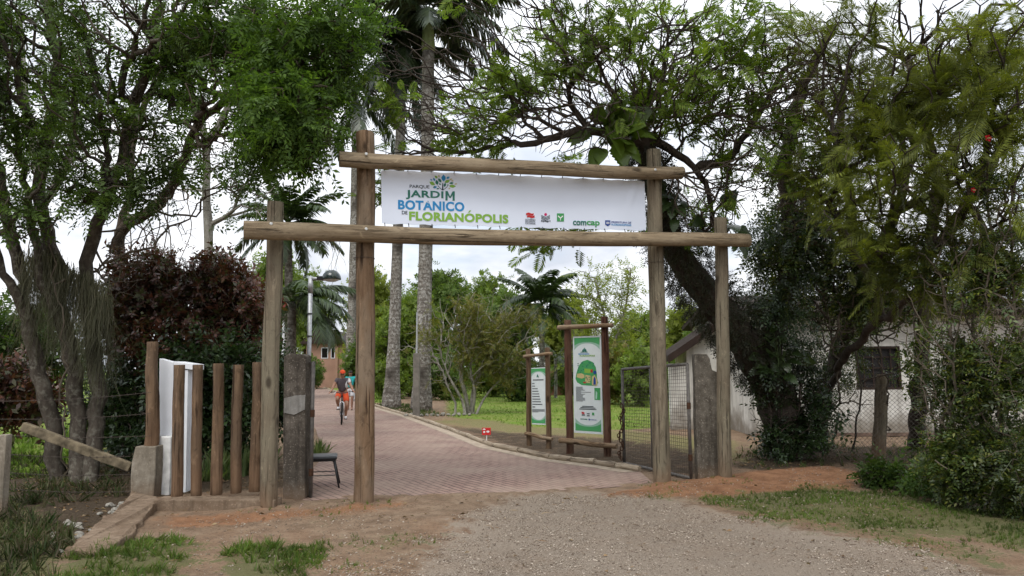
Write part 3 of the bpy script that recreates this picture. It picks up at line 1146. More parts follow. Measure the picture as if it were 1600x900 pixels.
# eyelets and cord ties to the logs
for i in range(13):
    f = 0.01 + 0.98 * i / 12
    for g in (0.985, 0.015):
        q = ban_uv(f, g)
        mb = MB()
        p = BAN.pt(q.x, q.y, 0.008)
        p2 = p + Vector((0, 0, 0.055 if g > 0.5 else -0.05)) + LN * 0.03
        mb.tube([p, p2], 0.006, 5)
        mb.build('cord_tie', M_BLACK, banner)

# ------------------------------------------------------------------ information boards
M_PANEL = m_plain('board_white', (0.62, 0.68, 0.68), 0.5, 0.3, var=0.03)
M_BGREEN = ink('board_green', (0.075, 0.33, 0.12))
M_BPALE = ink('board_pale_green', (0.28, 0.46, 0.36))
M_TAPE = m_plain('clear_film', (0.60, 0.62, 0.58), 0.3, 0.5)


def board(name, lab, pa, pb, ta, tb, r, mat, rail_t, rail_b, corners):
    a, b = gp(*pa), gp(*pb)
    u = (b - a); u.z = 0; u.normalize()
    n = Vector((u.y, -u.x, 0))
    o = thing(name, (a + b) / 2, lab, 'sign')
    log('post', V3(a.x, a.y, -0.15), at(*ta, a.y), r * 1.05, r * 0.95, mat, o, 21, n=12)
    log('post', V3(b.x, b.y, -0.15), at(*tb, b.y), r * 1.05, r * 0.95, mat, o, 22, n=12)
    for rail, rr, sd in ((rail_t, r * 0.62, 23), (rail_b, r * 0.72, 24)):
        q = a + n * (r + rr * 0.8)
        log('rail', on_plane(*rail[0], q, n), on_plane(*rail[1], q, n), rr, rr * 0.92, W_PALE, o, sd, n=10)
    q = a + n * 0.01
    P = [on_plane(*c, q, n) for c in corners]          # bl br tr tl
    sh = Sheet(P[0], u, (0, 0, 1))
    uv = [((p - P[0]).dot(u), p.z - P[0].z) for p in P]
    mb = MB()
    mb.prism(uv, sh.o - n * 0.02, u, (0, 0, 1), n, 0.02)
    pn = mb.build('panel', M_PANEL, o, bevel=0.002)
    return o, sh, uv, n


def strip(sh, uv, f0, f1, g0, g1):
    def q(f, g):
        return Vector(uv[0]).lerp(Vector(uv[1]), f).lerp(Vector(uv[3]).lerp(Vector(uv[2]), f), g)
    return q


def board_bands(o, sh, q, e):
    """green top and bottom bands with an arched pale edge"""
    for (mat, k, lift) in ((M_BPALE, 0.0, 0.0015), (M_BGREEN, 1.0, 0.003)):
        for top in (True, False):
            mb = MB()
            N = 14
            for i in range(N):
                f0, f1 = e + (1 - 2 * e) * i / N, e + (1 - 2 * e) * (i + 1) / N
                def arc(f):
                    s = (f - 0.5) / 0.5
                    return (0.045 if k else 0.06) + (0.045 if k else 0.085) * abs(s) ** 2.4
                if top:
                    pts = [q(f0, 0.985 - arc(f0)), q(f1, 0.985 - arc(f1)), q(f1, 0.985), q(f0, 0.985)]
                else:
                    pts = [q(f0, 0.025), q(f1, 0.025), q(f1, 0.025 + arc(f1)), q(f0, 0.025 + arc(f0))]
                sh.poly(mb, [tuple(p) for p in pts], lift)
            mb.build('green_band' if k else 'pale_band', mat, o)


# larger board: site map
bo, bs, bu, bn = board('map_board', 'taller red brown timber board with a printed park map by the gate', (890, 710), (949, 714), (887, 500), (944, 495), 0.5 * 12 / F_PX * 15.2, W_RED, ((872, 512), (957, 509)), ((875, 689), (963, 697)), ((897, 676), (942, 679), (939, 524.5), (895, 526)))
q = strip(bs, bu, 0, 1, 0, 1)
board_bands(bo, bs, q, 0.05)


def qt(sh, q, mb, s, f0, f1, g0, g1, bold=0.02, lift=0.004):
    return sh.text(mb, s, tuple(q(f0, g0)), tuple(q(f1, g0)), tuple(q(f0, g1)), bold, lift)


paint(qt(bs, q, MB(), 'JARDIM', 0.27, 0.52, 0.826, 0.842, 0.04), 'lettering', INK_GREEN_D, bo)
paint(qt(bs, q, MB(), 'BOTANICO', 0.20, 0.58, 0.808, 0.823, 0.04), 'lettering', INK_BLUE, bo)
paint(qt(bs, q, MB(), 'FLORIANOPOLIS', 0.24, 0.78, 0.788, 0.805, 0.04), 'lettering', INK_GREEN, bo)
mb = MB()
for (f, g, a) in ((0.36, 0.855, 60), (0.41, 0.866, 90), (0.46, 0.857, 120), (0.38, 0.845, 30), (0.44, 0.848, 150)):
    bs.leaf(mb, tuple(q(f, g)), 0.07, 0.03, RAD(a), 0.004)
paint(mb, 'emblem_leaves', INK_GREEN_D, bo)
# the map: a green lobe with paler plots, paths and a blue pond
mb = MB()
prof = [(0.10, 0.60), (0.08, 0.56), (0.14, 0.52), (0.30, 0.495), (0.55, 0.49), (0.80, 0.487), (0.88, 0.52), (0.84, 0.56), (0.83, 0.62), (0.80, 0.68), (0.70, 0.73), (0.52, 0.755), (0.34, 0.74), (0.22, 0.70), (0.15, 0.65)]
bs.poly(mb, [tuple(q(*p)) for p in prof], 0.004)
paint(mb, 'map_ground', INK_GREEN_M, bo)
mb = MB()
bs.poly(mb, [tuple(q(*p)) for p in ((0.12, 0.575), (0.30, 0.56), (0.40, 0.57), (0.40, 0.60), (0.30, 0.615), (0.14, 0.61))], 0.006)
bs.poly(mb, [tuple(q(*p)) for p in ((0.42, 0.52), (0.60, 0.515), (0.62, 0.59), (0.44, 0.60))], 0.006)
bs.poly(mb, [tuple(q(*p)) for p in ((0.66, 0.495), (0.84, 0.49), (0.86, 0.54), (0.76, 0.60), (0.66, 0.58))], 0.006)
paint(mb, 'map_plots', INK_TAN, bo)
mb = MB()
bs.poly(mb, [tuple(q(*p)) for p in ((0.40, 0.62), (0.62, 0.615), (0.62, 0.66), (0.40, 0.665))], 0.0065)
paint(mb, 'map_garden', INK_GREEN, bo)
mb = MB()
bs.poly(mb, [tuple(q(*p)) for p in ((0.71, 0.50), (0.80, 0.50), (0.79, 0.56), (0.76, 0.585), (0.72, 0.56))], 0.008)
bs.disc(mb, tuple(q(0.77, 0.625)), 0.035, lift=0.008)
paint(mb, 'map_pond', INK_NAVY, bo)
mb = MB()
bs.poly(mb, [tuple(q(*p)) for p in ((0.63, 0.625), (0.69, 0.625), (0.69, 0.655), (0.63, 0.655))], 0.0075)
bs.poly(mb, [tuple(q(*p)) for p in ((0.36, 0.515), (0.45, 0.512), (0.45, 0.525), (0.36, 0.528))], 0.0075)
paint(mb, 'map_buildings', INK_RED, bo)
rg = random.Random(5)
mb = MB()
for _ in range(26):
    f, g = rg.uniform(0.18, 0.74), rg.uniform(0.62, 0.73)
    if abs(f - 0.5) < 0.12 and g < 0.67:
        continue
    bs.disc(mb, tuple(q(f, g)), 0.014, n=6, lift=0.0055)
for _ in range(12):
    bs.disc(mb, tuple(q(rg.uniform(0.45, 0.6), rg.uniform(0.53, 0.58))), 0.010, n=6, lift=0.0085)
paint(mb, 'map_trees', INK_GREEN_D, bo)
# small print: fine dark rules, too small to read
def rules(sh, q, spec, name, o, mat=INK_DARK):
    mb = MB()
    for f0, f1, g, h in spec:
        sh.poly(mb, [tuple(q(f0, g)), tuple(q(f1, g)), tuple(q(f1, g + h)), tuple(q(f0, g + h))], 0.004)
    return paint(mb, name, mat, o)


rg = random.Random(3)
rules(bs, q, [(0.09, 0.09 + rg.choice((0.18, 0.24, 0.26, 0.32)) if k != 5 else 0.62, 0.47 - k * 0.0103, 0.0045) for k in range(15)], 'small_print', bo)
rules(bs, q, [(0.30, 0.70, 0.272, 0.008), (0.24, 0.76, 0.258, 0.008), (0.20, 0.80, 0.243, 0.008)], 'small_print', bo)
mb = MB()
bs.poly(mb, [tuple(q(*p)) for p in ((0.74, 0.345), (0.94, 0.345), (0.94, 0.468), (0.74, 0.468))], 0.004)
paint(mb, 'inset_picture', INK_GREEN_M, bo)
mb = MB()
bs.poly(mb, [tuple(q(*p)) for p in ((0.77, 0.36), (0.82, 0.35), (0.84, 0.42), (0.79, 0.44))], 0.0055)
paint(mb, 'inset_shape', INK_PALE, bo)
mb = MB(); bs.poly(mb, [tuple(q(*p)) for p in ((0.28, 0.20), (0.38, 0.195), (0.38, 0.215), (0.28, 0.22))], 0.004)
paint(mb, 'emblem', INK_RED, bo)
rules(bs, q, [(0.28, 0.40, 0.188, 0.006), (0.28, 0.40, 0.178, 0.006), (0.46, 0.56, 0.20, 0.008), (0.46, 0.56, 0.185, 0.006), (0.46, 0.56, 0.176, 0.005)], 'small_print', bo)
mb = MB(); bs.poly(mb, [tuple(q(*p)) for p in ((0.64, 0.188), (0.72, 0.188), (0.72, 0.216), (0.64, 0.216))], 0.004)
paint(mb, 'emblem', INK_GREEN_M, bo)
paint(qt(bs, q, MB(), 'comcap', 0.23, 0.48, 0.135, 0.15, 0.05), 'lettering', INK_GREEN_D, bo)
paint(qt(bs, q, MB(), 'PREFEITURA', 0.58, 0.80, 0.137, 0.147, 0.03), 'lettering', INK_NAVY, bo)
mb = MB(); bs.poly(mb, [tuple(q(*p)) for p in ((0.52, 0.138), (0.545, 0.132), (0.57, 0.138), (0.57, 0.152), (0.52, 0.152))], 0.004)
paint(mb, 'emblem', INK_NAVY, bo)

# smaller board: list of rules
so, ss, su, sn = board('notice_board', 'shorter grey brown timber board with a green and white text panel', (828, 697), (857, 700), (825, 545), (855, 543), 0.5 * 8.5 / F_PX * 16.5, W_DARK, ((819, 557), (862, 553)), ((822, 678), (862, 686)), ((831, 663), (852, 664), (852, 574), (830, 575)))
q2 = strip(ss, su, 0, 1, 0, 1)
board_bands(so, ss, q2, 0.0)
mb = MB()
ss.leaf(mb, tuple(q2(0.44, 0.855)), 0.09, 0.035, RAD(70), 0.004); ss.leaf(mb, tuple(q2(0.50, 0.845)), 0.07, 0.03, RAD(110), 0.004)
paint(mb, 'emblem_leaves', INK_GREEN_D, so)
rg = random.Random(9)
rules(ss, q2, [(0.12, 0.88, 0.775, 0.018)] + [(0.06, 0.06 + w, 0.715 - k * 0.046, 0.014) for k, w in enumerate((0.18, 0.22, 0.40, 0.46, 0.52, 0.54, 0.60, 0.64, 0.74))] + [(0.06, 0.28, 0.30, 0.016), (0.04, 0.96, 0.262, 0.007), (0.04, 0.96, 0.247, 0.007), (0.04, 0.96, 0.232, 0.007), (0.04, 0.5, 0.217, 0.007)], 'small_print', so)

# ------------------------------------------------------------------ red stake sign
sp = gp(760, 694)
ssn = thing('stake_sign', sp, 'small red sign with white marks on a thin stake by the path edge', 'sign')
MB().tube([V3(sp.x, sp.y, -0.05), V3(sp.x + 0.01, sp.y, at(760, 676, sp.y).z)], 0.011, 6).build('stake', M_WHITE, ssn)
c = at(760, 674, sp.y - 0.02)
w2, h2 = 0.5 * 13.5 / F_PX * sp.y, 0.5 * 11 / F_PX * sp.y
MB().box((c.x - w2, c.y - 0.006, c.z - h2), (c.x + w2, c.y + 0.004, c.z + h2)).build('plate', ink('sign_red', (0.55, 0.03, 0.03)), ssn, bevel=0.002)
S = Sheet((c.x, c.y - 0.006, c.z), (1, 0, 0), (0, 0, 1))
mb = MB()
S.disc(mb, (-w2 * 0.5, -h2 * 0.15), w2 * 0.24, n=12)
S.poly(mb, [(-0.05 * w2, -h2 * 0.05), (w2 * 0.12, -h2 * 0.33), (w2 * 0.55, -h2 * 0.33), (w2 * 0.72, -h2 * 0.05), (w2 * 0.55, h2 * 0.2), (w2 * 0.12, h2 * 0.2)])
S.poly(mb, [(-w2 * 0.85, h2 * 0.42), (-w2 * 0.2, h2 * 0.42), (-w2 * 0.2, h2 * 0.6), (-w2 * 0.5, h2 * 0.85), (-w2 * 0.85, h2 * 0.6)])
mb.build('white_marks', INK_WHITE, ssn)

# ------------------------------------------------------------------ log edging along the path
k = 0
GROUP_EDGE = 'logs edging the brick path'
rp = resample(PATH_R[1:], 40)
names = ['first edging log from the open gate', 'edging log in front of the taller board', 'edging log in front of the shorter board', 'edging log beside the red stake sign']
seg_pts = [PATH_R[1], PATH_R[2], PATH_R[3] , PATH_R[4], PATH_R[5], PATH_R[6], PATH_R[7], PATH_R[8], PATH_R[9], PATH_R[10], PATH_R[11]]
edge_logs = []
for i in range(len(seg_pts) - 1):
    a, b = seg_pts[i], seg_pts[i + 1]
    if i < 5:
        d = (b - a)
        m = a + d * (0.5 if i < 4 else 0.5)
        parts = [(a, m), (m, b)]
    else:
        parts = [(a, b)]
    for (s, e) in parts:
        dd = (e - s).normalized() * 0.01
        r = 0.058 if i < 6 else 0.07
        o = log('edging_log', V3(s.x + dd.x, s.y + dd.y, 0.052), V3(e.x - dd.x, e.y - dd.y, 0.052), r * (1 + 0.1 * ((k * 7) % 3 - 1)), r * (1 - 0.08 * ((k * 5) % 3 - 1)), W_LOG, None, 40 + k, n=10, wob=0.008, lumps=0.03)
        edge_logs.append(o)
        k += 1
EL = ['edging log that starts at the foot of the open mesh gate', 'edging log between the mesh gate and the taller board', 'edging log in front of the taller map board', 'edging log between the two boards', 'edging log in front of the shorter board', 'edging log just right of the red stake sign', 'edging log just left of the red stake sign', 'second edging log beyond the red stake sign', 'edging log in front of the stone ringed small tree', 'edging log beside the grey concrete post', 'edging log in front of the nearer palm trunk', 'edging log behind the tall brown gateway post', 'edging log beside the walking person', 'edging log on the far bend of the path', 'farthest edging log near the pink house', 'last bit of edging beyond the bend']
for o, lb in zip(edge_logs, EL):
    tag(o, lb, 'edging log', GROUP_EDGE)

# ------------------------------------------------------------------ concrete gate pillars
def pillar(name, lab, prof, Y, depth, mat, seed):
    """profile in photo pixels at distance Y"""
    pts = [at(x, y, Y) for x, y in prof]
    o = Vector((pts[0].x, Y, 0))
    poly = [(p.x - o.x, max(p.z, -0.2)) for p in pts]
    mb = MB()
    mb.prism(poly, o, (1, 0, 0), (0, 0, 1), (0, 1, 0), depth)
    ob = mb.build(name, mat, None, origin=(o.x + 0.15, Y + depth / 2, 0), bevel=0.015, sub=3)
    roughen(ob, 0.014, 6, seed)
    tag(ob, lab, 'pillar')
    return ob


YL = gp(460, 781).y
YR = gp(1100, 750).y
pl_ = pillar('gate_pillar', 'stained concrete gate pillar with a pale patch left of the path', [(441, 800), (477, 800), (478, 556), (470, 553), (449, 553), (444, 557)], YL, 0.3, M_CONC_DARK, 1)
mb = MB()
mb.prism([((at(x, y, YL - 0.012) - Vector((pl_.location.x, YL - 0.016, 0))).x, (at(x, y, YL - 0.012)).z) for x, y in ((443.5, 645), (460, 648), (476, 640), (477, 617), (462, 618), (444, 622))], Vector((pl_.location.x, YL - 0.016, 0)), (1, 0, 0), (0, 0, 1), (0, 1, 0), 0.02)
pa = mb.build('plaster_patch', m_concrete('pale_plaster', (0.34, 0.33, 0.31), (0.22, 0.21, 0.19), 0.1), None)
pa.data.transform(Matrix.Translation(-Vector(pl_.location)))
pa.parent = pl_
pr_ = pillar('gate_pillar', 'chipped concrete gate pillar with a stepped top beside the mesh gate', [(1091, 765), (1126, 765), (1124, 590), (1119, 581), (1112, 577), (1110, 560), (1105, 553), (1085, 553)], YR, 0.2, m_concrete('mossy_concrete', (0.185, 0.165, 0.135), (0.075, 0.065, 0.052), 0.6), 2)

# ------------------------------------------------------------------ mesh gate leaves
def mesh_gate(name, lab, a, b, z0, zt_a, zt_b, chain=False):
    """a: free end, b: hinge end (ground points)"""
    o = thing(name, b, lab, 'gate')
    a, b = Vector(a), Vector(b)
    u = (b - a).normalized()
    A0, A1 = V3(a.x, a.y, z0), V3(a.x, a.y, zt_a)
    B0_, B1 = V3(b.x, b.y, z0), V3(b.x, b.y, zt_b)
    for (p, q_, nm) in ((A0, A1, 'frame_tube'), (B0_, B1, 'frame_tube'), (A0, B0_, 'frame_tube'), (A1, B1, 'frame_tube')):
        MB().tube([p, q_], 0.026, 10).build(nm, M_PIPE, o, smooth=True)
    f = 0.46
    MB().tube([A0.lerp(B0_, f), A1.lerp(B1, f)], 0.018, 8).build('frame_tube', M_PIPE, o, smooth=True)
    L = (B0_ - A0).length
    mb = MB()
    nx_ = int(L / 0.055)
    rg = random.Random(4)
    for i in range(1, nx_):
        g = i / nx_
        w = rg.uniform(-0.004, 0.004)
        mb.tube([A0.lerp(B0_, g), A0.lerp(B0_, g).lerp(A1.lerp(B1, g), 0.5) + u * w, A1.lerp(B1, g)], 0.0028, 4, False)
    nz_ = int((zt_a - z0) / 0.055)
    for j in range(1, nz_):
        g = j / nz_
        sag = -0.03 * rg.random() if j > nz_ - 4 else 0
        p, q_ = A0.lerp(A1, g), B0_.lerp(B1, g)
        mb.tube([p, p.lerp(q_, 0.25) + V3(0, 0, sag), p.lerp(q_, 0.5) + V3(0, 0, sag * 1.5), p.lerp(q_, 0.75) + V3(0, 0, sag), q_], 0.0028, 4, False)
    mb.build('wire_mesh', M_WIRE, o)
    for zz in (0.35, 1.25):
        MB().tube([V3(b.x, b.y, zz * 0.9), V3(b.x, b.y, zz * 0.9 + 0.1)], 0.034, 8).build('hinge', M_RUST, o)
    if chain:
        mb = MB()
        z = zt_a * 0.62
        for i in range(22):
            zc = z - i * 0.045
            an = i * 1.3
            c_ = V3(a.x - 0.03 + 0.035 * math.sin(i * 0.9) - (0.03 if i > 8 else 0), a.y - 0.04, zc)
            mb.tube([c_ + V3(math.cos(an) * 0.028 * math.cos(t), math.sin(an) * 0.028 * math.cos(t), 0.04 * math.sin(t)) for t in np.linspace(0, 6.28, 9)], 0.010, 5, False)
        mb.build('chain', M_RUST, o)
    return o


ga, gb = gp(975.5, 728), gp(1080, 752)
mesh_gate('mesh_gate', 'open wire mesh gate leaf with a rusty chain right of the path', ga, gb, 0.05, at(978, 577, ga.y).z, at(1073, 569, gb.y).z, True)
hb = Vector((gp(481.5, 782).x, gp(481.5, 782).y + 0.12, 0))
hfar = ray(479, 700); hd = Vector((hfar.x, hfar.y, 0)).normalized()
mesh_gate('mesh_gate', 'open wire mesh gate leaf seen edge on beside the left pillar', hb + hd * 2.0, hb, 0.04, at(481, 567, hb.y).z, at(481, 567, hb.y).z)

# ------------------------------------------------------------------ picket fence, left of the gateway
kf = [gp(262, 797), gp(402, 797.5)]
pf = thing('picket_fence', (kf[0] + kf[1]) / 2, 'row of rough timber pales standing on a low concrete kerb', 'fence')
ku = (kf[1] - kf[0]).normalized(); kn = Vector((ku.y, -ku.x, 0))
mb = MB()
mb.bar(kf[0] - kn * 0.14 - ku * 0.2 + V3(0, 0, 0.03), kf[1] - kn * 0.14 + ku * 0.22 + V3(0, 0, 0.03), 0.28, 0.2)
kb = mb.build('kerb', M_KERB, pf, bevel=0.012, sub=4)
roughen(kb, 0.012, 5, 3)
for i, (bx, by, tx, ty, w) in enumerate(((276, 775, 280.5, 570, 17), (307, 772.5, 308.5, 570, 16.5), (338, 770.5, 341.5, 568, 17.5), (368, 768, 372.5, 570, 17), (398, 765.5, 403, 566, 17))):
    d = ray(bx, by); bpt = CAM_P + d * ((0.13 - H_CAM) / d.z)
    p = log('pale', bpt - V3(0, 0, 0.02), at(tx, ty, bpt.y), 0.5 * w / F_PX * bpt.y, 0.5 * (w - 1) / F_PX * bpt.y, W_PICK, pf, 60 + i, roll=i * 1.1, n=14, seg=22, lumps=0.07, wob=0.004)

# end post in its concrete footing
e0 = gp(222, 779)
ep = thing('fence_post', e0, 'rough timber post set in a square concrete footing', 'post')
ze = at(222, 697, e0.y).z
mb = MB()
M = Matrix.Translation(e0)
hw = 0.5 * 38 / F_PX * e0.y
mb.box((-hw, 0.0, -0.1), (hw, 0.36, ze), M)
ft = mb.build('footing', M_CONC, ep, bevel=0.02, sub=3)
roughen(ft, 0.018, 5, 8)
for v in ft.data.vertices:
    if v.co.z > ze * 0.7:
        v.co.x = v.co.x * 0.86 + 0.02
pb = at(236, 697, e0.y + 0.13)
log('timber', pb - V3(0, 0, 0.1), at(239, 534, e0.y + 0.13), 0.5 * 20 / F_PX * e0.y, 0.5 * 16 / F_PX * e0.y, W_PICK, ep, 71, roll=1, lumps=0.14, seg=22)

# white meter wall behind
m0 = gp(268, 774)
mw = thing('meter_wall', m0, 'narrow white masonry kiosk with a sloping cap behind the pales', 'wall')
Ym = m0.y + 0.12
def wp(px, py, Y=None):
    return at(px, py, Y or Ym)
mb = MB()
A = [wp(247, 790), wp(271, 790), wp(271, 566), wp(249, 560)]
mb.prism([(p.x - A[0].x, max(p.z, -0.05)) for p in A], Vector((A[0].x, Ym, 0)), (1, 0, 0), (0, 0, 1), (0, 1, 0), 0.14)
mb.build('panel', M_WHITE, mw, bevel=0.006)
mb = MB()
A = [wp(270, 574), wp(301, 578), wp(301, 569), wp(270, 564.5)]
mb.prism([(p.x - A[0].x, p.z) for p in A], Vector((A[0].x, Ym + 0.01, 0)), (1, 0, 0), (0, 0, 1), (0, 1, 0), 0.40)
mb.build('cap', M_WHITE, mw, bevel=0.006)
mb = MB()
A = [wp(284, 790), wp(288, 790), wp(292.5, 578), wp(287.5, 578)]
mb.prism([(p.x - A[0].x, max(p.z, -0.05)) for p in A], Vector((A[0].x, Ym + 0.03, 0)), (1, 0, 0), (0, 0, 1), (0, 1, 0), 0.5)
mb.build('side_board', M_WHITE, mw, bevel=0.004)
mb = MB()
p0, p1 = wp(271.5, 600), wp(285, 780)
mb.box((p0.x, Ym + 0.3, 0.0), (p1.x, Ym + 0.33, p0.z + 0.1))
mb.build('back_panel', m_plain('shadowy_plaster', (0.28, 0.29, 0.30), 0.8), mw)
mb = MB()
A0_ = wp(244, 774, Ym - 0.16); A1_ = wp(268, 682, Ym - 0.16)
mb.box((A0_.x, Ym - 0.17, -0.05), (A1_.x, Ym - 0.003, A1_.z))
bb = mb.build('base_block', m_plain('flaking_whitewash', (0.62, 0.62, 0.60), 0.9, 0.1, var=0.2, scale=7, bump=0.5), mw, bevel=0.015, sub=2)
roughen(bb, 0.012, 6, 5)

# toppled brace
t0, t1 = at(36, 666, e0.y - 0.1), at(204, 730, e0.y + 0.12)
mb = MB()
mb.bar(t0, t1, 0.11, 0.125)
br0 = mb.build('brace_beam', m_plain('mossy_timber', (0.165, 0.135, 0.09), 0.95, 0.1, var=0.45, scale=9, bump=0.6), None, origin=t0, bevel=0.012, sub=3)
roughen(br0, 0.008, 5, 4)
tag(br0, 'weathered square beam slumped against the concrete footing', 'beam')
# post at the left margin
f0 = gp(0, 806)
mb = MB()
mb.box((-0.06, -0.06, -0.2), (0.055, 0.06, at(0, 679, f0.y).z), Matrix.Translation(f0))
lp = mb.build('fence_post', M_CONC, None, origin=f0, bevel=0.01, sub=2)
roughen(lp, 0.006, 5, 2)
tag(lp, 'pale concrete fence post at the very left margin', 'post')
# barbed wire strands
WLAB = ['highest barbed wire strand at the left fence', 'second barbed wire strand from the top', 'third barbed wire strand from the top passing behind the slumped beam', 'fourth barbed wire strand from the top', 'second lowest barbed wire strand', 'lowest barbed wire strand above the rubble']
for i, (ya, yb) in enumerate(((627, 613), (655, 646), (680, 681), (709, 713), (738, 741), (763, 768))):
    xe = 236 if i < 3 else 204
    a = at(-60, ya + 2, e0.y - 0.1)
    m_ = at(4, ya, e0.y - 0.05)
    b = at(xe, yb, e0.y - 0.01)
    pts = [a.lerp(m_, t) for t in np.linspace(0, 1, 6)][:-1] + [m_.lerp(b, t) - V3(0, 0, 0.03 * math.sin(math.pi * t)) for t in np.linspace(0, 1, 20)]
    mb = MB()
    mb.tube(pts, 0.0035, 4, False)
    for j in range(2, len(pts) - 1):
        c = pts[j]
        mb.tube([c + V3(-0.012, 0, 0.018), c + V3(0.012, 0.004, -0.018)], 0.0028, 3)
        mb.tube([c + V3(0.012, -0.01, 0.016), c + V3(-0.012, 0.006, -0.016)], 0.0028, 3)
    o = mb.build('barbed_wire', M_WIRE, None, origin=b)
    tag(o, WLAB[i], 'wire', 'barbed wire strands of the left fence')
# broken concrete strip in the ground
mb = MB()
poly = [gp(*p) for p in ((203, 779), (246, 783), (250, 793), (232, 806), (214, 830), (196, 853), (150, 872), (104, 872), (128, 845), (160, 820), (185, 797))]
mb.prism([(p.x - poly[0].x, p.y - poly[0].y) for p in reversed(poly)], (poly[0].x, poly[0].y, -0.1), (1, 0, 0), (0, 1, 0), (0, 0, 1), 0.165)
fo = mb.build('concrete_footing', M_KERB, None, origin=poly[0], bevel=0.02, sub=6)
roughen(fo, 0.05, 3.5, 6); roughen(fo, 0.02, 12, 7)
tag(fo, 'broken strip of old concrete running from the footing to the grass', 'footing')

# ------------------------------------------------------------------ stool
st_p = gp(497, 761)
stool = thing('stool', st_p, 'low black padded stool with splayed legs behind the mesh gate', 'stool', rz=RAD(12))
SW, SDp = 0.30, 0.24
mb = MB(); mb.box((-SW + 0.02, -SDp, 0.425), (SW - 0.02, SDp, 0.482))
mb.build('seat', m_plain('black_vinyl', (0.018, 0.02, 0.024), 0.35, 0.5), stool, world=False, bevel=0.024, smooth=True)
MB().box((-SW + 0.04, -SDp + 0.02, 0.405), (SW - 0.04, SDp - 0.02, 0.424)).build('seat_frame', M_BLACK, stool, world=False)
for sx in (-1, 1):
    for sy in (-1, 1):
        MB().tube([V3(sx * (SW - 0.07), sy * (SDp - 0.05), 0.41), V3(sx * (SW + 0.02), sy * (SDp + 0.02), 0.0)], 0.013, 8).build('leg', M_BLACK, stool, world=False, smooth=True)
for sy in (-1, 1):
    MB().tube([V3(-SW + 0.04, sy * (SDp - 0.02), 0.2), V3(SW - 0.04, sy * (SDp - 0.02), 0.2)], 0.009, 6).build('stretcher', M_PIPE, stool, world=False)

# ------------------------------------------------------------------ street lamp
lpY = 15.4
lb = at(482, 690, lpY); lb.z = 0
lamp = thing('street_lamp', lb, 'slim galvanised lamp post with a dark dome lantern behind the left pillar', 'street lamp')
tz = at(483, 432, lpY).z
lx = at(484, 500, lpY).x
MB().tube([V3(lx, lpY, 0), V3(lx, lpY, tz)], 0.045, 12).build('pole', M_METAL, lamp, smooth=True)
MB().tube([V3(lx, lpY, tz - 0.35), V3(lx, lpY, tz - 0.05)], 0.05, 12).build('sleeve', M_METAL, lamp, smooth=True)
for zz in (at(483, 490, lpY).z, at(483, 525, lpY).z):
    mb = MB(); mb.tube([V3(lx + math.cos(t) * 0.052, lpY + math.sin(t) * 0.052, zz) for t in np.linspace(0, 6.28, 13)], 0.012, 6, False)
    mb.build('band', M_BLACK, lamp)
az = at(490, 435, lpY).z
dc = at(518, 436, lpY)
MB().tube([V3(lx - 0.03, lpY, az), V3(dc.x - 0.12, lpY, az - 0.02)], 0.036, 10).build('arm', M_METAL, lamp, smooth=True)
R = 0.5 * 30 / F_PX * lpY
mb = MB()
mb.lathe([(R * 0.98, -0.01), (R, 0.0), (R * 0.97, R * 0.22), (R * 0.86, R * 0.5), (R * 0.62, R * 0.78), (R * 0.3, R * 0.93), (0.001, R * 0.96)], dc, 24)
mb.build('hood', m_plain('lamp_green', (0.008, 0.022, 0.02), 0.25, 0.6), lamp, smooth=True)
mb = MB()
mb.lathe([(0.001, -R * 0.3), (R * 0.45, -R * 0.26), (R * 0.75, -R * 0.12), (R * 0.88, -0.012)], dc, 20)
mb.build('lens', m_plain('frosted_glass', (0.55, 0.57, 0.56), 0.3, 0.5), lamp, smooth=True)
MB().box((dc.x - R - 0.1, lpY - 0.05, dc.z - 0.02), (dc.x - R * 0.7, lpY + 0.05, dc.z + 0.06)).build('bracket', M_BLACK, lamp, bevel=0.01)

# square concrete post with a rod
cp = gp(650.5, 653)
cpo = thing('concrete_post', cp, 'square grey concrete post with a thin steel rod above it', 'post')
hw = 0.5 * 10 / F_PX * cp.y
ztop = at(650, 552, cp.y).z
MB().box((cp.x - hw, cp.y - hw, -0.2), (cp.x + hw, cp.y + hw, ztop)).build('shaft', m_plain('grey_concrete', (0.17, 0.155, 0.135), 0.9, 0.1, var=0.25, scale=4), cpo, bevel=0.015)
MB().tube([V3(cp.x, cp.y, ztop), V3(cp.x, cp.y, at(650, 488, cp.y).z)], 0.028, 8).build('rod', M_METAL, cpo)
# thin white pole behind the outer post
wp_ = at(441, 600, 27); wp_.z = 0
tag(MB().tube([wp_, V3(wp_.x, wp_.y, at(441, 500, 27).z)], 0.05, 8).build('pole', M_WHITE, None, origin=wp_), 'thin white pole seen just right of the shorter left gateway post', 'pole')
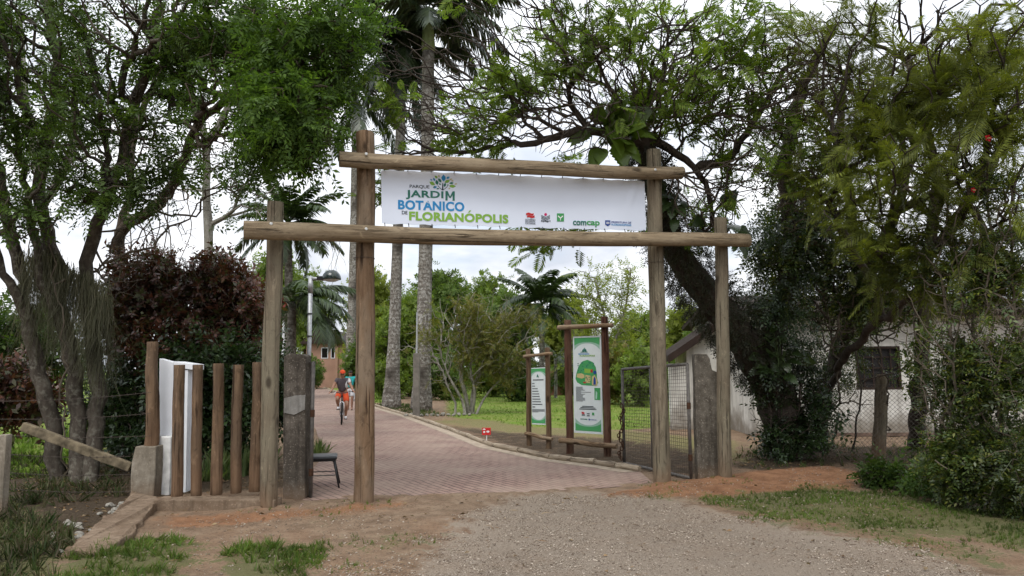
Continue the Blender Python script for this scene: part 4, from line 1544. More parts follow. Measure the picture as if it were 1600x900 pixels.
# ------------------------------------------------------------------ people
def skin(name, joints, edges, mat, parent, sub=2):
    """one continuous body grown round a skeleton: joints {key: (x,y,z,r or (rx,ry))}; the first joint is the root"""
    keys = list(joints)
    me = bpy.data.meshes.new(name)
    me.from_pydata([joints[k][:3] for k in keys], [(keys.index(a), keys.index(b)) for a, b in edges], [])
    o = bpy.data.objects.new(name, me)
    COL.objects.link(o)
    md = o.modifiers.new('skin', 'SKIN')
    md.use_smooth_shade = True
    sv = me.skin_vertices[0].data
    for i, k in enumerate(keys):
        r = joints[k][3]
        sv[i].radius = r if hasattr(r, '__len__') else (r, r)
        sv[i].use_root = (i == 0)
    s = o.modifiers.new('sub', 'SUBSURF')
    s.levels = s.render_levels = sub
    bpy.context.view_layer.update()
    dg = bpy.context.evaluated_depsgraph_get()
    m2 = bpy.data.meshes.new_from_object(o.evaluated_get(dg))
    bpy.data.objects.remove(o)
    m2.materials.clear()
    m2.materials.append(mat)
    for p in m2.polygons:
        p.use_smooth = True
    ob = bpy.data.objects.new(name, m2)
    COL.objects.link(ob)
    ob.parent = parent
    return ob


M_SKIN = m_plain('skin', (0.32, 0.165, 0.105), 0.55, 0.35, var=0.06)
M_SKIN_D = m_plain('tanned_skin', (0.20, 0.10, 0.065), 0.55, 0.35, var=0.06)
M_ORANGE = m_plain('orange_cloth', (0.62, 0.085, 0.03), 0.8, 0.15, var=0.08)
M_SHIRT_G = m_plain('grey_cloth', (0.10, 0.085, 0.095), 0.85, 0.1, var=0.1)
M_SHIRT_W = m_plain('white_cloth', (0.70, 0.71, 0.72), 0.85, 0.1, var=0.04)
M_TEAL = m_plain('teal_cloth', (0.03, 0.30, 0.30), 0.85, 0.1, var=0.1)
M_HAIR = m_plain('dark_hair', (0.018, 0.014, 0.012), 0.7, 0.3)
M_EYE = m_plain('eye_dark', (0.02, 0.018, 0.016), 0.3, 0.5)
M_LIP = m_plain('lips', (0.25, 0.10, 0.08), 0.5, 0.3)


def head_parts(root, c, fwd, r, cap=None, hair=True, glasses=False):
    """features on a head centred at c looking along +x in the person's own frame"""
    for s in (-1, 1):
        MB().ball((c[0] + r * 0.86, c[1] + s * 0.032, c[2] + 0.004), (0.010, 0.014, 0.008), 8, 6).build('eye', M_EYE, root, True, world=False)
        MB().ball((c[0] - 0.01, c[1] + s * r * 0.80, c[2] - 0.01), (0.018, 0.010, 0.030), 8, 6).build('ear', root['skin_mat'] if False else SKIN_NOW, root, True, world=False)
    MB().ball((c[0] + r * 0.98, c[1], c[2] - 0.022), (0.020, 0.014, 0.024), 8, 6).build('nose', SKIN_NOW, root, True, world=False)
    MB().ball((c[0] + r * 0.86, c[1], c[2] - 0.062), (0.012, 0.026, 0.006), 8, 6).build('mouth', M_LIP, root, True, world=False)
    if glasses:
        mb = MB()
        for s in (-1, 1):
            mb.box((c[0] + r * 0.93, c[1] + s * 0.034 - 0.026, c[2] - 0.012), (c[0] + r * 0.97, c[1] + s * 0.034 + 0.026, c[2] + 0.020))
        mb.box((c[0] + r * 0.95, c[1] - 0.01, c[2] + 0.006), (c[0] + r * 0.965, c[1] + 0.01, c[2] + 0.012))
        mb.build('glasses', M_BLACK, root, world=False, bevel=0.003)


def hand_joints(J, E, wrist, key, d, side, palm_n, r=0.0085, curl=0.5):
    """palm, four fingers of different lengths and a thumb, half closed"""
    w = Vector(J[wrist][:3]); d = Vector(d).normalized(); n = Vector(palm_n).normalized(); s = d.cross(n).normalized() * side
    pc = w + d * 0.045
    J[key + 'p'] = (*pc, (0.030, 0.018)); E.append((wrist, key + 'p'))
    for i, L in enumerate((0.062, 0.072, 0.068, 0.052)):
        b = pc + d * 0.042 + s * (i - 1.5) * 0.020
        m_ = b + (d * (1 - curl * 0.4) + n * curl).normalized() * L * 0.5
        e = m_ + (d * (1 - curl * 1.1) + n * curl * 1.2).normalized() * L * 0.5
        J[f'{key}{i}a'] = (*b, r * 1.1); J[f'{key}{i}b'] = (*m_, r); J[f'{key}{i}c'] = (*e, r * 0.8)
        E += [(key + 'p', f'{key}{i}a'), (f'{key}{i}a', f'{key}{i}b'), (f'{key}{i}b', f'{key}{i}c')]
    t = pc - d * 0.01 - s * 0.034
    t2 = t + (d * 0.7 - s * 0.4 + n * 0.5).normalized() * 0.042
    J[key + 'ta'] = (*t, r * 1.2); J[key + 'tb'] = (*t2, r)
    E += [(key + 'p', key + 'ta'), (key + 'ta', key + 'tb')]


# ---- bicycle, own frame: x forward, z up, rear wheel contact at x=-0.52
fw, rw = gp(533.5, 664.5), gp(529, 660)
BH = math.atan2((fw - rw).y, (fw - rw).x)
bc = (fw + rw) / 2
BH = RAD(-78)
fwd_v = Vector((math.cos(BH), math.sin(BH), 0))
bike_loc = V3(fw.x, fw.y, 0.014) - fwd_v * 0.53
bike = thing('bicycle', bike_loc, 'black bicycle ridden down the brick path towards the gateway', 'bicycle', rz=BH)
M_FRAME = m_plain('bike_black', (0.012, 0.012, 0.014), 0.3, 0.5)
M_ALU = m_plain('alloy', (0.45, 0.45, 0.46), 0.35, 0.5, 0.8)
WR = 0.335


def ring(c, R, r, n=40, k=8, axis='y'):
    mb = MB()
    vs, fs = [], []
    for i in range(n):
        a = 2 * math.pi * i / n
        for j in range(k):
            b_ = 2 * math.pi * j / k
            rr = R + r * math.cos(b_)
            vs.append((c[0] + rr * math.cos(a), c[1] + r * math.sin(b_), c[2] + rr * math.sin(a)))
    for i in range(n):
        for j in range(k):
            fs.append((i * k + j, i * k + (j + 1) % k, ((i + 1) % n) * k + (j + 1) % k, ((i + 1) % n) * k + j))
    return mb.add(vs, fs)


for cx in (0.53, -0.53):
    c = (cx, 0, WR)
    w = ring(c, WR - 0.024, 0.024).build('wheel', M_RUBBER, bike, True, world=False)
    r_ = ring(c, WR - 0.055, 0.010).build('rim', M_ALU, w, True, world=False)
    mb = MB()
    for i in range(18):
        a = 2 * math.pi * i / 18
        mb.tube([(cx + 0.02 * math.cos(a), 0.02 * (-1) ** i, WR + 0.02 * math.sin(a)), (cx + (WR - 0.06) * math.cos(a), 0, WR + (WR - 0.06) * math.sin(a))], 0.0018, 4, False)
    mb.tube([(cx, -0.05, WR), (cx, 0.05, WR)], 0.022, 10)
    mb.build('spokes', M_ALU, w, world=False)
hd_t, hd_b, bb_, se, rr_ = (0.36, 0, 0.90), (0.40, 0, 0.74), (-0.06, 0, 0.30), (-0.20, 0, 0.80), (-0.53, 0, WR)
mb = MB()
mb.tube([hd_t, hd_b], 0.022, 10); mb.tube([hd_b, bb_], 0.020, 10); mb.tube([hd_t, se], 0.017, 10); mb.tube([bb_, se], 0.017, 10)
for s in (-1, 1):
    mb.tube([bb_, (-0.3, s * 0.06, 0.31), (rr_[0], s * 0.065, rr_[2])], 0.010, 8)
    mb.tube([se, (-0.3, s * 0.05, 0.65), (rr_[0], s * 0.065, rr_[2])], 0.009, 8)
mb.build('frame', M_FRAME, bike, True, world=False)
mb = MB()
for s in (-1, 1):
    mb.tube([(0.405, 0, 0.735), (0.425, s * 0.055, 0.69), (0.53, s * 0.055, WR)], [0.02, 0.016, 0.011], 8)
mb.build('fork', M_ALU, bike, True, world=False)
mb = MB()
mb.tube([hd_t, (0.345, 0, 1.0)], 0.016, 8)
mb.tube([(0.26, -0.31, 1.035), (0.33, -0.2, 1.03), (0.355, -0.06, 1.0), (0.355, 0.06, 1.0), (0.33, 0.2, 1.03), (0.26, 0.31, 1.035)], 0.013, 8)
mb.build('handlebar', M_FRAME, bike, True, world=False)
for s in (-1, 1):
    MB().tube([(0.26, s * 0.31, 1.035), (0.215, s * 0.40, 1.03)], 0.019, 8).build('grip', M_RUBBER, bike, True, world=False)
    MB().tube([(0.34, s * 0.19, 1.03), (0.34, s * 0.27, 0.995)], 0.008, 6).build('brake_lever', M_ALU, bike, world=False)
MB().tube([(-0.20, 0, 0.80), (-0.225, 0, 0.90)], 0.014, 8).build('seat_post', M_ALU, bike, world=False)
mb = MB(); mb.add([(-0.36, -0.08, 0.93), (-0.36, 0.08, 0.93), (-0.2, 0.06, 0.93), (-0.05, 0.018, 0.93), (-0.05, -0.018, 0.93), (-0.2, -0.06, 0.93), (-0.36, -0.07, 0.89), (-0.36, 0.07, 0.89), (-0.2, 0.04, 0.89), (-0.05, 0.012, 0.90), (-0.05, -0.012, 0.90), (-0.2, -0.04, 0.89)],
                 [(0, 5, 4, 3, 2, 1), (6, 7, 8, 9, 10, 11), (0, 1, 7, 6), (1, 2, 8, 7), (2, 3, 9, 8), (3, 4, 10, 9), (4, 5, 11, 10), (5, 0, 6, 11)])
mb.build('saddle', M_BLACK, bike, world=False, bevel=0.012)
mb = MB()
mb.tube([(-0.06, -0.06, 0.30), (-0.06, 0.06, 0.30)], 0.02, 8)
CA = RAD(70)
pu = (-0.06 + 0.17 * math.cos(CA), -0.075, 0.30 + 0.17 * math.sin(CA)); pd = (-0.06 - 0.17 * math.cos(CA), 0.075, 0.30 - 0.17 * math.sin(CA))
mb.tube([(-0.06, -0.06, 0.30), pu], 0.011, 6); mb.tube([(-0.06, 0.06, 0.30), pd], 0.011, 6)
mb.build('crankset', M_ALU, bike, world=False)
ring((-0.06, -0.045, 0.30), 0.085, 0.008, 28, 6).build('chainring', M_BLACK, bike, world=False)
for p, s in ((pu, -1), (pd, 1)):
    MB().box((p[0] - 0.045, min(p[1], p[1] + s * 0.1), p[2] - 0.012), (p[0] + 0.045, max(p[1], p[1] + s * 0.1), p[2] + 0.012)).build('pedal', M_BLACK, bike, world=False)
MB().box((0.40, -0.03, 0.86), (0.45, 0.03, 0.92)).build('front_light', M_BLACK, bike, world=False, bevel=0.01)
MB().box((-0.62, -0.16, 0.50), (-0.38, -0.09, 0.80)).build('pannier', m_plain('bag_brown', (0.05, 0.03, 0.022), 0.8), bike, world=False, bevel=0.02)

# ---- rider
SKIN_NOW = M_SKIN
rider = thing('person', bike_loc, 'man in orange cap and orange shorts riding the bicycle on the path', 'person', rz=BH)
hip = (-0.20, 0, 0.985)
hc = (0.09, 0.0, 1.60)
J = {'hip': (*hip, (0.125, 0.15)), 'waist': (-0.13, 0, 1.14, (0.115, 0.145)), 'chest': (-0.03, 0, 1.32, (0.12, 0.17)), 'neck0': (0.02, 0, 1.445, (0.075, 0.085)), 'neck': (0.045, 0, 1.50, 0.05), 'jaw': (0.075, 0, 1.555, (0.07, 0.065)), 'head': (0.085, 0, 1.615, (0.092, 0.078)), 'crown': (0.075, 0, 1.675, (0.075, 0.066))}
E = [('hip', 'waist'), ('waist', 'chest'), ('chest', 'neck0'), ('neck0', 'neck'), ('neck', 'jaw'), ('jaw', 'head'), ('head', 'crown')]
for s, k in ((-1, 'r'), (1, 'l')):
    p = pu if s < 0 else pd
    kn = (0.19, s * 0.16, 0.80) if s < 0 else (0.10, s * 0.15, 0.60)
    an = (p[0] - 0.05, s * 0.115, p[2] + 0.085)
    J['sh' + k] = (0.0, s * 0.185, 1.415, 0.062)
    J['el' + k] = (0.11, s * 0.285, 1.195, 0.045)
    J['wr' + k] = (0.215, s * 0.335, 1.075, 0.029)
    J['th' + k] = (-0.16, s * 0.10, 0.955, 0.095)
    J['kn' + k] = (*kn, 0.060)
    J['cf' + k] = tuple(Vector(kn).lerp(Vector(an), 0.35) + Vector((-0.02, 0, 0))) + (0.058,)
    J['an' + k] = (*an, 0.036)
    J['to' + k] = (p[0] + 0.09, s * 0.12, p[2] + 0.045, 0.035)
    E += [('chest', 'sh' + k), ('sh' + k, 'el' + k), ('el' + k, 'wr' + k), ('hip', 'th' + k), ('th' + k, 'kn' + k), ('kn' + k, 'cf' + k), ('cf' + k, 'an' + k), ('an' + k, 'to' + k)]
    hand_joints(J, E, 'wr' + k, 'h' + k, (0.55, s * 0.5, -0.4), s, (0.4, 0, -0.9))
skin('body', J, E, M_SKIN, rider)
g = 1.13
JS = {a: (*J[a][:3], tuple(x * g for x in J[a][3]) if hasattr(J[a][3], '__len__') else J[a][3] * g) for a in ('hip', 'waist', 'chest', 'neck0', 'shr', 'shl')}
JS['hip'] = (-0.175, 0, 1.04, (0.155, 0.182))
for k in ('shr', 'shl'):
    JS[k] = (*J[k][:3], 0.083)
ES = [('hip', 'waist'), ('waist', 'chest'), ('chest', 'neck0'), ('chest', 'shr'), ('chest', 'shl')]
for k, s in (('r', -1), ('l', 1)):
    q = Vector(J['sh' + k][:3]).lerp(Vector(J['el' + k][:3]), 0.55)
    JS['sl' + k] = (*q, 0.068)
    ES.append(('sh' + k, 'sl' + k))
skin('shirt', JS, ES, M_SHIRT_G, rider)
# white raglan shoulder on the rider's left side
q0 = Vector(J['shl'][:3]); q1 = Vector(JS['sll'][:3])
JW = {'a': (q0.x + 0.01, q0.y - 0.045, q0.z - 0.02, 0.080), 'b': (q0.x + 0.005, q0.y + 0.012, q0.z - 0.01, 0.078), 'c': (*q1, 0.077), 'd': (q0.x + 0.0, q0.y - 0.065, q0.z - 0.16, 0.070), 'e': (q0.x - 0.05, q0.y - 0.065, q0.z - 0.28, 0.062)}
skin('sleeve', JW, [('a', 'b'), ('b', 'c'), ('a', 'd'), ('d', 'e')], M_SHIRT_W, rider)['label'] = 'white shoulder and sleeve'
JP = {'hip': (-0.20, 0, 0.985, (0.155, 0.172)), 'top': (-0.165, 0, 1.07, (0.142, 0.168))}
EP = [('hip', 'top')]
for k in ('r', 'l'):
    JP['th' + k] = (*J['th' + k][:3], 0.115)
    q = Vector(J['th' + k][:3]).lerp(Vector(J['kn' + k][:3]), 0.78)
    JP['kn' + k] = (*q, 0.098)
    EP += [('hip', 'th' + k), ('th' + k, 'kn' + k)]
skin('shorts', JP, EP, M_ORANGE, rider)
for k, s in (('r', -1), ('l', 1)):
    an, to = Vector(J['an' + k][:3]), Vector(J['to' + k][:3])
    JF = {'a': (*(an + Vector((-0.02, 0, -0.01))), 0.044), 'b': (*(an.lerp(to, 0.5) + Vector((0, 0, -0.012))), 0.045), 'c': (*(to + Vector((0.03, 0, -0.004))), 0.04)}
    skin('shoe', JF, [('a', 'b'), ('b', 'c')], M_SHIRT_W, rider)
    skin('sock', {'a': (*(an + Vector((-0.01, 0, 0.03))), 0.043), 'b': (*an.lerp(Vector(J['cf' + k][:3]), 0.3), 0.045)}, [('a', 'b')], M_BLACK, rider)
head_parts(rider, hc, None, 0.088, glasses=True)
mb = MB()
mb.lathe([(0.099, 0.0), (0.101, 0.03), (0.09, 0.065), (0.06, 0.095), (0.02, 0.106), (0.001, 0.107)], (0.08, 0, 1.640), 20, Matrix.Diagonal((1.08, 0.92, 1)))
mb.add([(0.16, -0.075, 1.645), (0.24, -0.05, 1.628), (0.265, 0, 1.624), (0.24, 0.05, 1.628), (0.16, 0.075, 1.645), (0.16, -0.075, 1.655), (0.24, -0.05, 1.638), (0.265, 0, 1.634), (0.24, 0.05, 1.638), (0.16, 0.075, 1.655)],
       [(0, 1, 2, 3, 4), (9, 8, 7, 6, 5), (0, 5, 6, 1), (1, 6, 7, 2), (2, 7, 8, 3), (3, 8, 9, 4), (4, 9, 5, 0)])
mb.build('cap', M_ORANGE, rider, True, world=False)

# ---- walker behind, in a teal shirt, carrying a white bag
SKIN_NOW = M_SKIN_D
wk = at(547.5, 600, 32.5); wk.z = 0.014
walker = thing('person', wk, 'walking person in a teal shirt behind the cyclist, carrying a white bag', 'person', rz=RAD(-85))
J = {'hip': (0, 0, 0.92, (0.115, 0.15)), 'waist': (0.01, 0, 1.07, (0.11, 0.14)), 'chest': (0.01, 0, 1.27, (0.12, 0.165)), 'neck0': (0.0, 0, 1.41, (0.07, 0.08)), 'neck': (0.01, 0, 1.465, 0.05), 'jaw': (0.03, 0, 1.52, (0.07, 0.064)), 'head': (0.03, 0, 1.58, (0.09, 0.076)), 'crown': (0.02, 0, 1.64, (0.072, 0.064))}
E = [('hip', 'waist'), ('waist', 'chest'), ('chest', 'neck0'), ('neck0', 'neck'), ('neck', 'jaw'), ('jaw', 'head'), ('head', 'crown')]
for s, k in ((-1, 'r'), (1, 'l')):
    st = 0.16 * s
    J['sh' + k] = (0, s * 0.18, 1.375, 0.06)
    J['el' + k] = (-0.03 - st * 0.3, s * 0.245, 1.10, 0.043)
    J['wr' + k] = (0.04 - st * 0.7, s * 0.26, 0.87, 0.029)
    J['th' + k] = (0, s * 0.095, 0.87, 0.092)
    J['kn' + k] = (0.04 + st * 0.5, s * 0.095, 0.49, 0.058)
    J['cf' + k] = (0.0 + st * 0.8, s * 0.095, 0.34, 0.056)
    J['an' + k] = (-0.02 + st, s * 0.095, 0.085, 0.036)
    J['to' + k] = (0.13 + st, s * 0.105, 0.035, 0.034)
    E += [('chest', 'sh' + k), ('sh' + k, 'el' + k), ('el' + k, 'wr' + k), ('hip', 'th' + k), ('th' + k, 'kn' + k), ('kn' + k, 'cf' + k), ('cf' + k, 'an' + k), ('an' + k, 'to' + k)]
    hand_joints(J, E, 'wr' + k, 'h' + k, (0.15, 0, -1), s, (0, -s, 0))
skin('body', J, E, M_SKIN_D, walker)
JS = {a: (*J[a][:3], tuple(x * 1.14 for x in J[a][3]) if hasattr(J[a][3], '__len__') else J[a][3] * 1.14) for a in ('hip', 'waist', 'chest', 'neck0', 'shr', 'shl')}
ES = [('hip', 'waist'), ('waist', 'chest'), ('chest', 'neck0'), ('chest', 'shr'), ('chest', 'shl')]
for k in ('r', 'l'):
    JS['sh' + k] = (*J['sh' + k][:3], 0.081)
    q = Vector(J['sh' + k][:3]).lerp(Vector(J['el' + k][:3]), 0.6)
    JS['sl' + k] = (*q, 0.064); ES.append(('sh' + k, 'sl' + k))
skin('shirt', JS, ES, M_TEAL, walker)
JP = {'hip': (0, 0, 0.90, (0.145, 0.172)), 'top': (0.005, 0, 1.0, (0.132, 0.165))}
EP = [('hip', 'top')]
for k in ('r', 'l'):
    JP['th' + k] = (*J['th' + k][:3], 0.11)
    JP['kn' + k] = (*Vector(J['th' + k][:3]).lerp(Vector(J['kn' + k][:3]), 0.85), 0.09)
    EP += [('hip', 'th' + k), ('th' + k, 'kn' + k)]
skin('shorts', JP, EP, m_plain('pale_cloth', (0.50, 0.50, 0.52), 0.85), walker)
for k in ('r', 'l'):
    an, to = Vector(J['an' + k][:3]), Vector(J['to' + k][:3])
    skin('shoe', {'a': (*(an + Vector((-0.02, 0, -0.04))), 0.044), 'b': (*(an.lerp(to, 0.5) + Vector((0, 0, -0.012))), 0.043), 'c': (*to, 0.037)}, [('a', 'b'), ('b', 'c')], M_BLACK, walker)
head_parts(walker, (0.03, 0, 1.565), None, 0.086)
mb = MB(); mb.lathe([(0.088, 0.0), (0.094, 0.03), (0.085, 0.065), (0.055, 0.095), (0.001, 0.105)], (0.012, 0, 1.595), 18, Matrix.Diagonal((1, 0.9, 1)))
mb.build('hair', M_HAIR, walker, True, world=False)
wl = Vector(J['wrl'][:3])
ca, sa = math.cos(RAD(-85)), math.sin(RAD(-85))
bl_w = wk + Vector((ca * (wl.x + 0.03) - sa * wl.y, sa * (wl.x + 0.03) + ca * wl.y, wl.z - 0.09))
bag = thing('carrier_bag', V3(bl_w.x, bl_w.y, bl_w.z), 'white carrier bag hanging from the hand of the walking person', 'bag')
mb = MB()
mb.lathe([(0.04, -0.42), (0.14, -0.40), (0.165, -0.28), (0.13, -0.12), (0.06, -0.05), (0.03, -0.03)], bl_w, 12, Matrix.Diagonal((1, 0.6, 1)))
bo_ = mb.build('bag_body', M_SHIRT_W, bag, True)
roughen(bo_, 0.02, 9, 3)
mb = MB(); mb.tube([bl_w + V3(0, 0, -0.05), bl_w + V3(0.02, 0, 0.0), bl_w + V3(0, 0, 0.015), bl_w + V3(-0.02, 0, 0.0), bl_w + V3(0, 0, -0.05)], 0.008, 5)
mb.build('handle', M_SHIRT_W, bag)

# ------------------------------------------------------------------ house on the right
def m_stained_wall():
    t = NT('limewash')
    co = t.coords()
    n = t.noise(co, 1.8, 6, 0.65)
    st = t.noise(t.mapping(co, (5, 5, 0.5)), 1.0, 5, 0.65)
    z = t.new('ShaderNodeSeparateXYZ'); t.l(co, z.inputs[0])
    c = t.ramp(n, ((0.3, (0.44, 0.425, 0.385)), (0.6, (0.62, 0.605, 0.56))))
    c = t.mix(t.ramp(st, ((0.5, 0.0), (0.7, 0.55))), c, (0.20, 0.185, 0.155))
    c = t.mix(t.ramp(t.math('ADD', t.math('MULTIPLY', z.outputs[2], 0.6), n), ((0.55, 0.8), (0.95, 0.0))), c, (0.17, 0.14, 0.105))
    t.base(c, 0.95, 0.1)
    t.bump(n, 0.3, 0.02)
    return t.m


M_WALL = m_stained_wall()
M_TILE = m_plain('old_roof_tiles', (0.03, 0.022, 0.017), 0.85, 0.1, var=0.35, scale=5, bump=0.6)
M_FASCIA = m_plain('brown_paint', (0.032, 0.02, 0.015), 0.7, 0.2, var=0.2, scale=4)
M_DARKIN = m_plain('dark_interior', (0.012, 0.011, 0.010), 0.9, 0.05)
YB = 19.2                                          # wall with the window
YA = 21.5                                          # gable wall at the left
hx0 = at(1178, 600, YB).x; hx1 = at(1640, 600, YB).x
hz = at(1360, 488, YB).z
house = thing('house', (hx0, YB, 0), 'single storey white house with a brown tiled roof behind the right hand trees', 'house')
wx0, wx1 = at(1337, 575, YB).x, at(1408, 575, YB).x
wz0, wz1 = at(1372, 609, YB).z, at(1372, 541, YB).z
mb = MB()
th = 0.2
mb.box((hx0, YB, 0.0), (wx0, YB + th, hz)); mb.box((wx1, YB, 0.0), (hx1, YB + th, hz))
mb.box((wx0, YB, 0.0), (wx1, YB + th, wz0)); mb.box((wx0, YB, wz1), (wx1, YB + th, hz))
mb.box((hx0, YB + th, 0), (hx0 + th, YA + 4, hz)); mb.box((hx1 - th, YB + th, 0), (hx1, YA + 4, hz)); mb.box((hx0 + th, YA + 3.8, 0), (hx1 - th, YA + 4, hz))
mb.build('wall', M_WALL, house)
MB().box((hx0 - 0.02, YB - 0.05, 0.0), (hx1 + 0.02, YB - 0.002, at(1372, 676, YB).z)).build('plinth', m_plain('stained_plinth', (0.16, 0.11, 0.085), 0.95, 0.05, var=0.4, scale=3), house)
w = MB()
for (a, b) in (((wx0, wz0), (wx1, wz0 + 0.06)), ((wx0, wz1 - 0.06), (wx1, wz1)), ((wx0, wz0 + 0.06), (wx0 + 0.06, wz1 - 0.06)), ((wx1 - 0.06, wz0 + 0.06), (wx1, wz1 - 0.06))):
    w.box((a[0], YB + 0.02, a[1]), (b[0], YB + 0.1, b[1]))
win = w.build('window', M_FASCIA, house)
bars = MB()
for i in range(1, 5):
    x = wx0 + (wx1 - wx0) * i / 5
    bars.box((x - 0.014, YB + 0.04, wz0 + 0.06), (x + 0.014, YB + 0.06, wz1 - 0.06))
for j in range(1, 4):
    z = wz0 + (wz1 - wz0) * j / 4
    bars.box((wx0 + 0.06, YB + 0.062, z - 0.014), (wx1 - 0.06, YB + 0.075, z + 0.014))
bars.build('bars', M_FASCIA, win)
mb = MB(); mb.box((wx0 + 0.061, YB + 0.11, wz0 + 0.061), (wx1 - 0.061, YB + 0.12, wz1 - 0.061))
mb.build('pane', m_plain('dark_glass', (0.022, 0.02, 0.02), 0.6, 0.15), win)
# roof of the long part
rz0 = hz - 0.12
mb = MB()
mb.prism([(-0.55, rz0 - 0.02), (3.0, rz0 + 0.7), (3.0, rz0 + 0.85), (-0.6, rz0 + 0.12)], (hx0 - 0.3, YB, 0), (0, 1, 0), (0, 0, 1), (1, 0, 0), hx1 - hx0 + 0.6)
mb.prism([(3.0, rz0 + 0.7), (6.6, rz0 - 0.02), (6.6, rz0 + 0.12), (3.0, rz0 + 0.85)], (hx0 - 0.3, YB, 0), (0, 1, 0), (0, 0, 1), (1, 0, 0), hx1 - hx0 + 0.6)
mb.build('roof', M_TILE, house)
# gabled wing at the left
gx0, gx1 = at(1074, 600, YA).x, at(1255, 600, YA).x
e0 = at(1045, 556, YA - 0.25); e1 = at(1150, 484, YA - 0.25)
slope = (e1.z - e0.z) / (e1.x - e0.x)
xm = (gx0 + gx1) / 2
za = e0.z + slope * (xm - e0.x)
zw = lambda x: e0.z + slope * ((x if x < xm else 2 * xm - x) - e0.x) - 0.12
dx0, dx1 = at(1146, 600, YA).x, at(1192, 600, YA).x
dz = at(1170, 545, YA).z
mb = MB()
mb.prism([(gx0, 0), (dx0, 0), (dx0, dz), (dx1, dz), (dx1, 0), (gx1, 0), (gx1, zw(gx1)), (xm, zw(xm)), (gx0, zw(gx0))], (0, YA, 0), (1, 0, 0), (0, 0, 1), (0, 1, 0), 0.2)
mb.box((gx0, YA + 0.2, 0), (gx0 + 0.2, YA + 1.5, zw(gx0) - 0.02))
mb.build('gable_wall', M_WALL, house)
mb = MB(); mb.box((dx0, YA + 0.16, 0), (dx1, YA + 0.195, dz))
mb.build('doorway', M_DARKIN, house)  # thin sheet in the opening, its near-black colour stands for the unlit interior
roofL = MB()
t_ = 0.16
roofL.prism([(e0.x, e0.z), (xm, za), (xm, za - t_), (e0.x, e0.z - t_)], (0, YA - 0.22, 0), (1, 0, 0), (0, 0, 1), (0, 1, 0), 1.9)
roofL.prism([(xm, za), (2 * xm - e0.x, e0.z), (2 * xm - e0.x, e0.z - t_), (xm, za - t_)], (0, YA - 0.22, 0), (1, 0, 0), (0, 0, 1), (0, 1, 0), 1.9)
rf = roofL.build('roof', M_TILE, house)
fa = MB()
fa.prism([(e0.x - 0.02, e0.z + 0.02), (xm, za + 0.03), (xm, za - 0.2), (e0.x - 0.02, e0.z - 0.21)], (0, YA - 0.26, 0), (1, 0, 0), (0, 0, 1), (0, 1, 0), 0.036)
fa.prism([(xm, za + 0.03), (2 * xm - e0.x, e0.z + 0.02), (2 * xm - e0.x, e0.z - 0.21), (xm, za - 0.2)], (0, YA - 0.26, 0), (1, 0, 0), (0, 0, 1), (0, 1, 0), 0.036)
fa.build('fascia', M_FASCIA, rf)
# narrow white pilaster by the gate
mb = MB()
p0, p1 = at(1049, 642, YA + 0.02), at(1076, 600, YA)
mb.box((p0.x, YA - 0.02, 0), (gx0 - 0.003, YA + 0.3, e0.z - 0.22))
mb.build('corner_pier', M_WALL, house)

# ------------------------------------------------------------------ far pink house at the end of the path
YP = 70
ph0 = at(517, 588, YP); ph0.z = 0
pink = thing('house', ph0, 'small far pink house behind the palms at the end of the path', 'house')
x0, x1 = at(478, 580, YP).x, at(534, 580, YP).x
zt = at(517, 537, YP).z
M_PINK = m_plain('pink_plaster', (0.34, 0.205, 0.15), 0.9, 0.1, var=0.15, scale=0.8)
MB().box((x0, YP, 0), (x1, YP + 6, zt)).build('wall', M_PINK, pink)
xa, xb = at(524, 580, YP).x, at(534.5, 580, YP).x
MB().box((xa, YP - 0.25, 0), (xa + 0.25, YP - 0.002, zt)).build('pilaster', M_PINK, pink)
for (wa, wb) in ((518, 522.5), (503, 512)):
    a, b = at(wa, 559, YP), at(wb, 544, YP)
    f_ = MB().box((a.x - 0.06, YP - 0.05, a.z - 0.06), (b.x + 0.06, YP - 0.002, b.z + 0.06)).build('window', M_WHITE, pink)
    MB().box((a.x, YP - 0.06, a.z), (b.x, YP - 0.052, b.z)).build('pane', M_DARKIN, f_)
mb = MB()
mb.prism([(x0 - 0.6, zt + 0.0), (x1 + 0.6, zt + 0.0), (x1 - 1.0, zt + 1.3), (x0 + 1.0, zt + 1.3)], (0, YP - 0.5, 0), (1, 0, 0), (0, 0, 1), (0, 1, 0), 7)
mb.build('roof', M_FASCIA, pink)
# terracotta low wall in the far garden
a, b = at(845, 585, 48), at(925, 578.5, 48)
tag(MB().box((a.x, 48, 0), (b.x, 48.4, at(900, 577, 48).z)).build('low_wall', m_plain('terracotta', (0.24, 0.12, 0.07), 0.9, var=0.25, scale=1), None, origin=(a.x, 48, 0)), 'low terracotta wall far across the lawn behind the two boards', 'wall')
# ------------------------------------------------------------------ plants: generators
RNG = np.random.default_rng(11)


def A3(v):
    return np.array([v[0], v[1], v[2]], float)


def unit(v):
    return v / np.maximum(np.linalg.norm(v, axis=-1, keepdims=True), 1e-9)


def inst(T, pos, d, up, size):
    """copies of template T=(V,F): x along d, z near up"""
    V, F = T
    d = unit(d)
    s = np.cross(up, d)
    bad = np.linalg.norm(s, axis=1) < 1e-4
    s[bad] = np.cross(np.array([1.0, 0.2, 0.1]), d[bad])
    s = unit(s)
    n = np.cross(d, s)
    B = np.stack([d, s, n], axis=2) * size[:, None, None]        # columns
    P = np.einsum('nij,vj->nvi', B, V) + pos[:, None, :]
    FF = F[None] + (np.arange(len(pos)) * len(V))[:, None, None]
    return P.reshape(-1, 3), FF.reshape(-1, F.shape[1])


def merge(parts):
    V, F, k = [], [], 0
    for v, f in parts:
        V.append(v); F.append(f + k); k += len(v)
    return np.concatenate(V), np.concatenate(F)


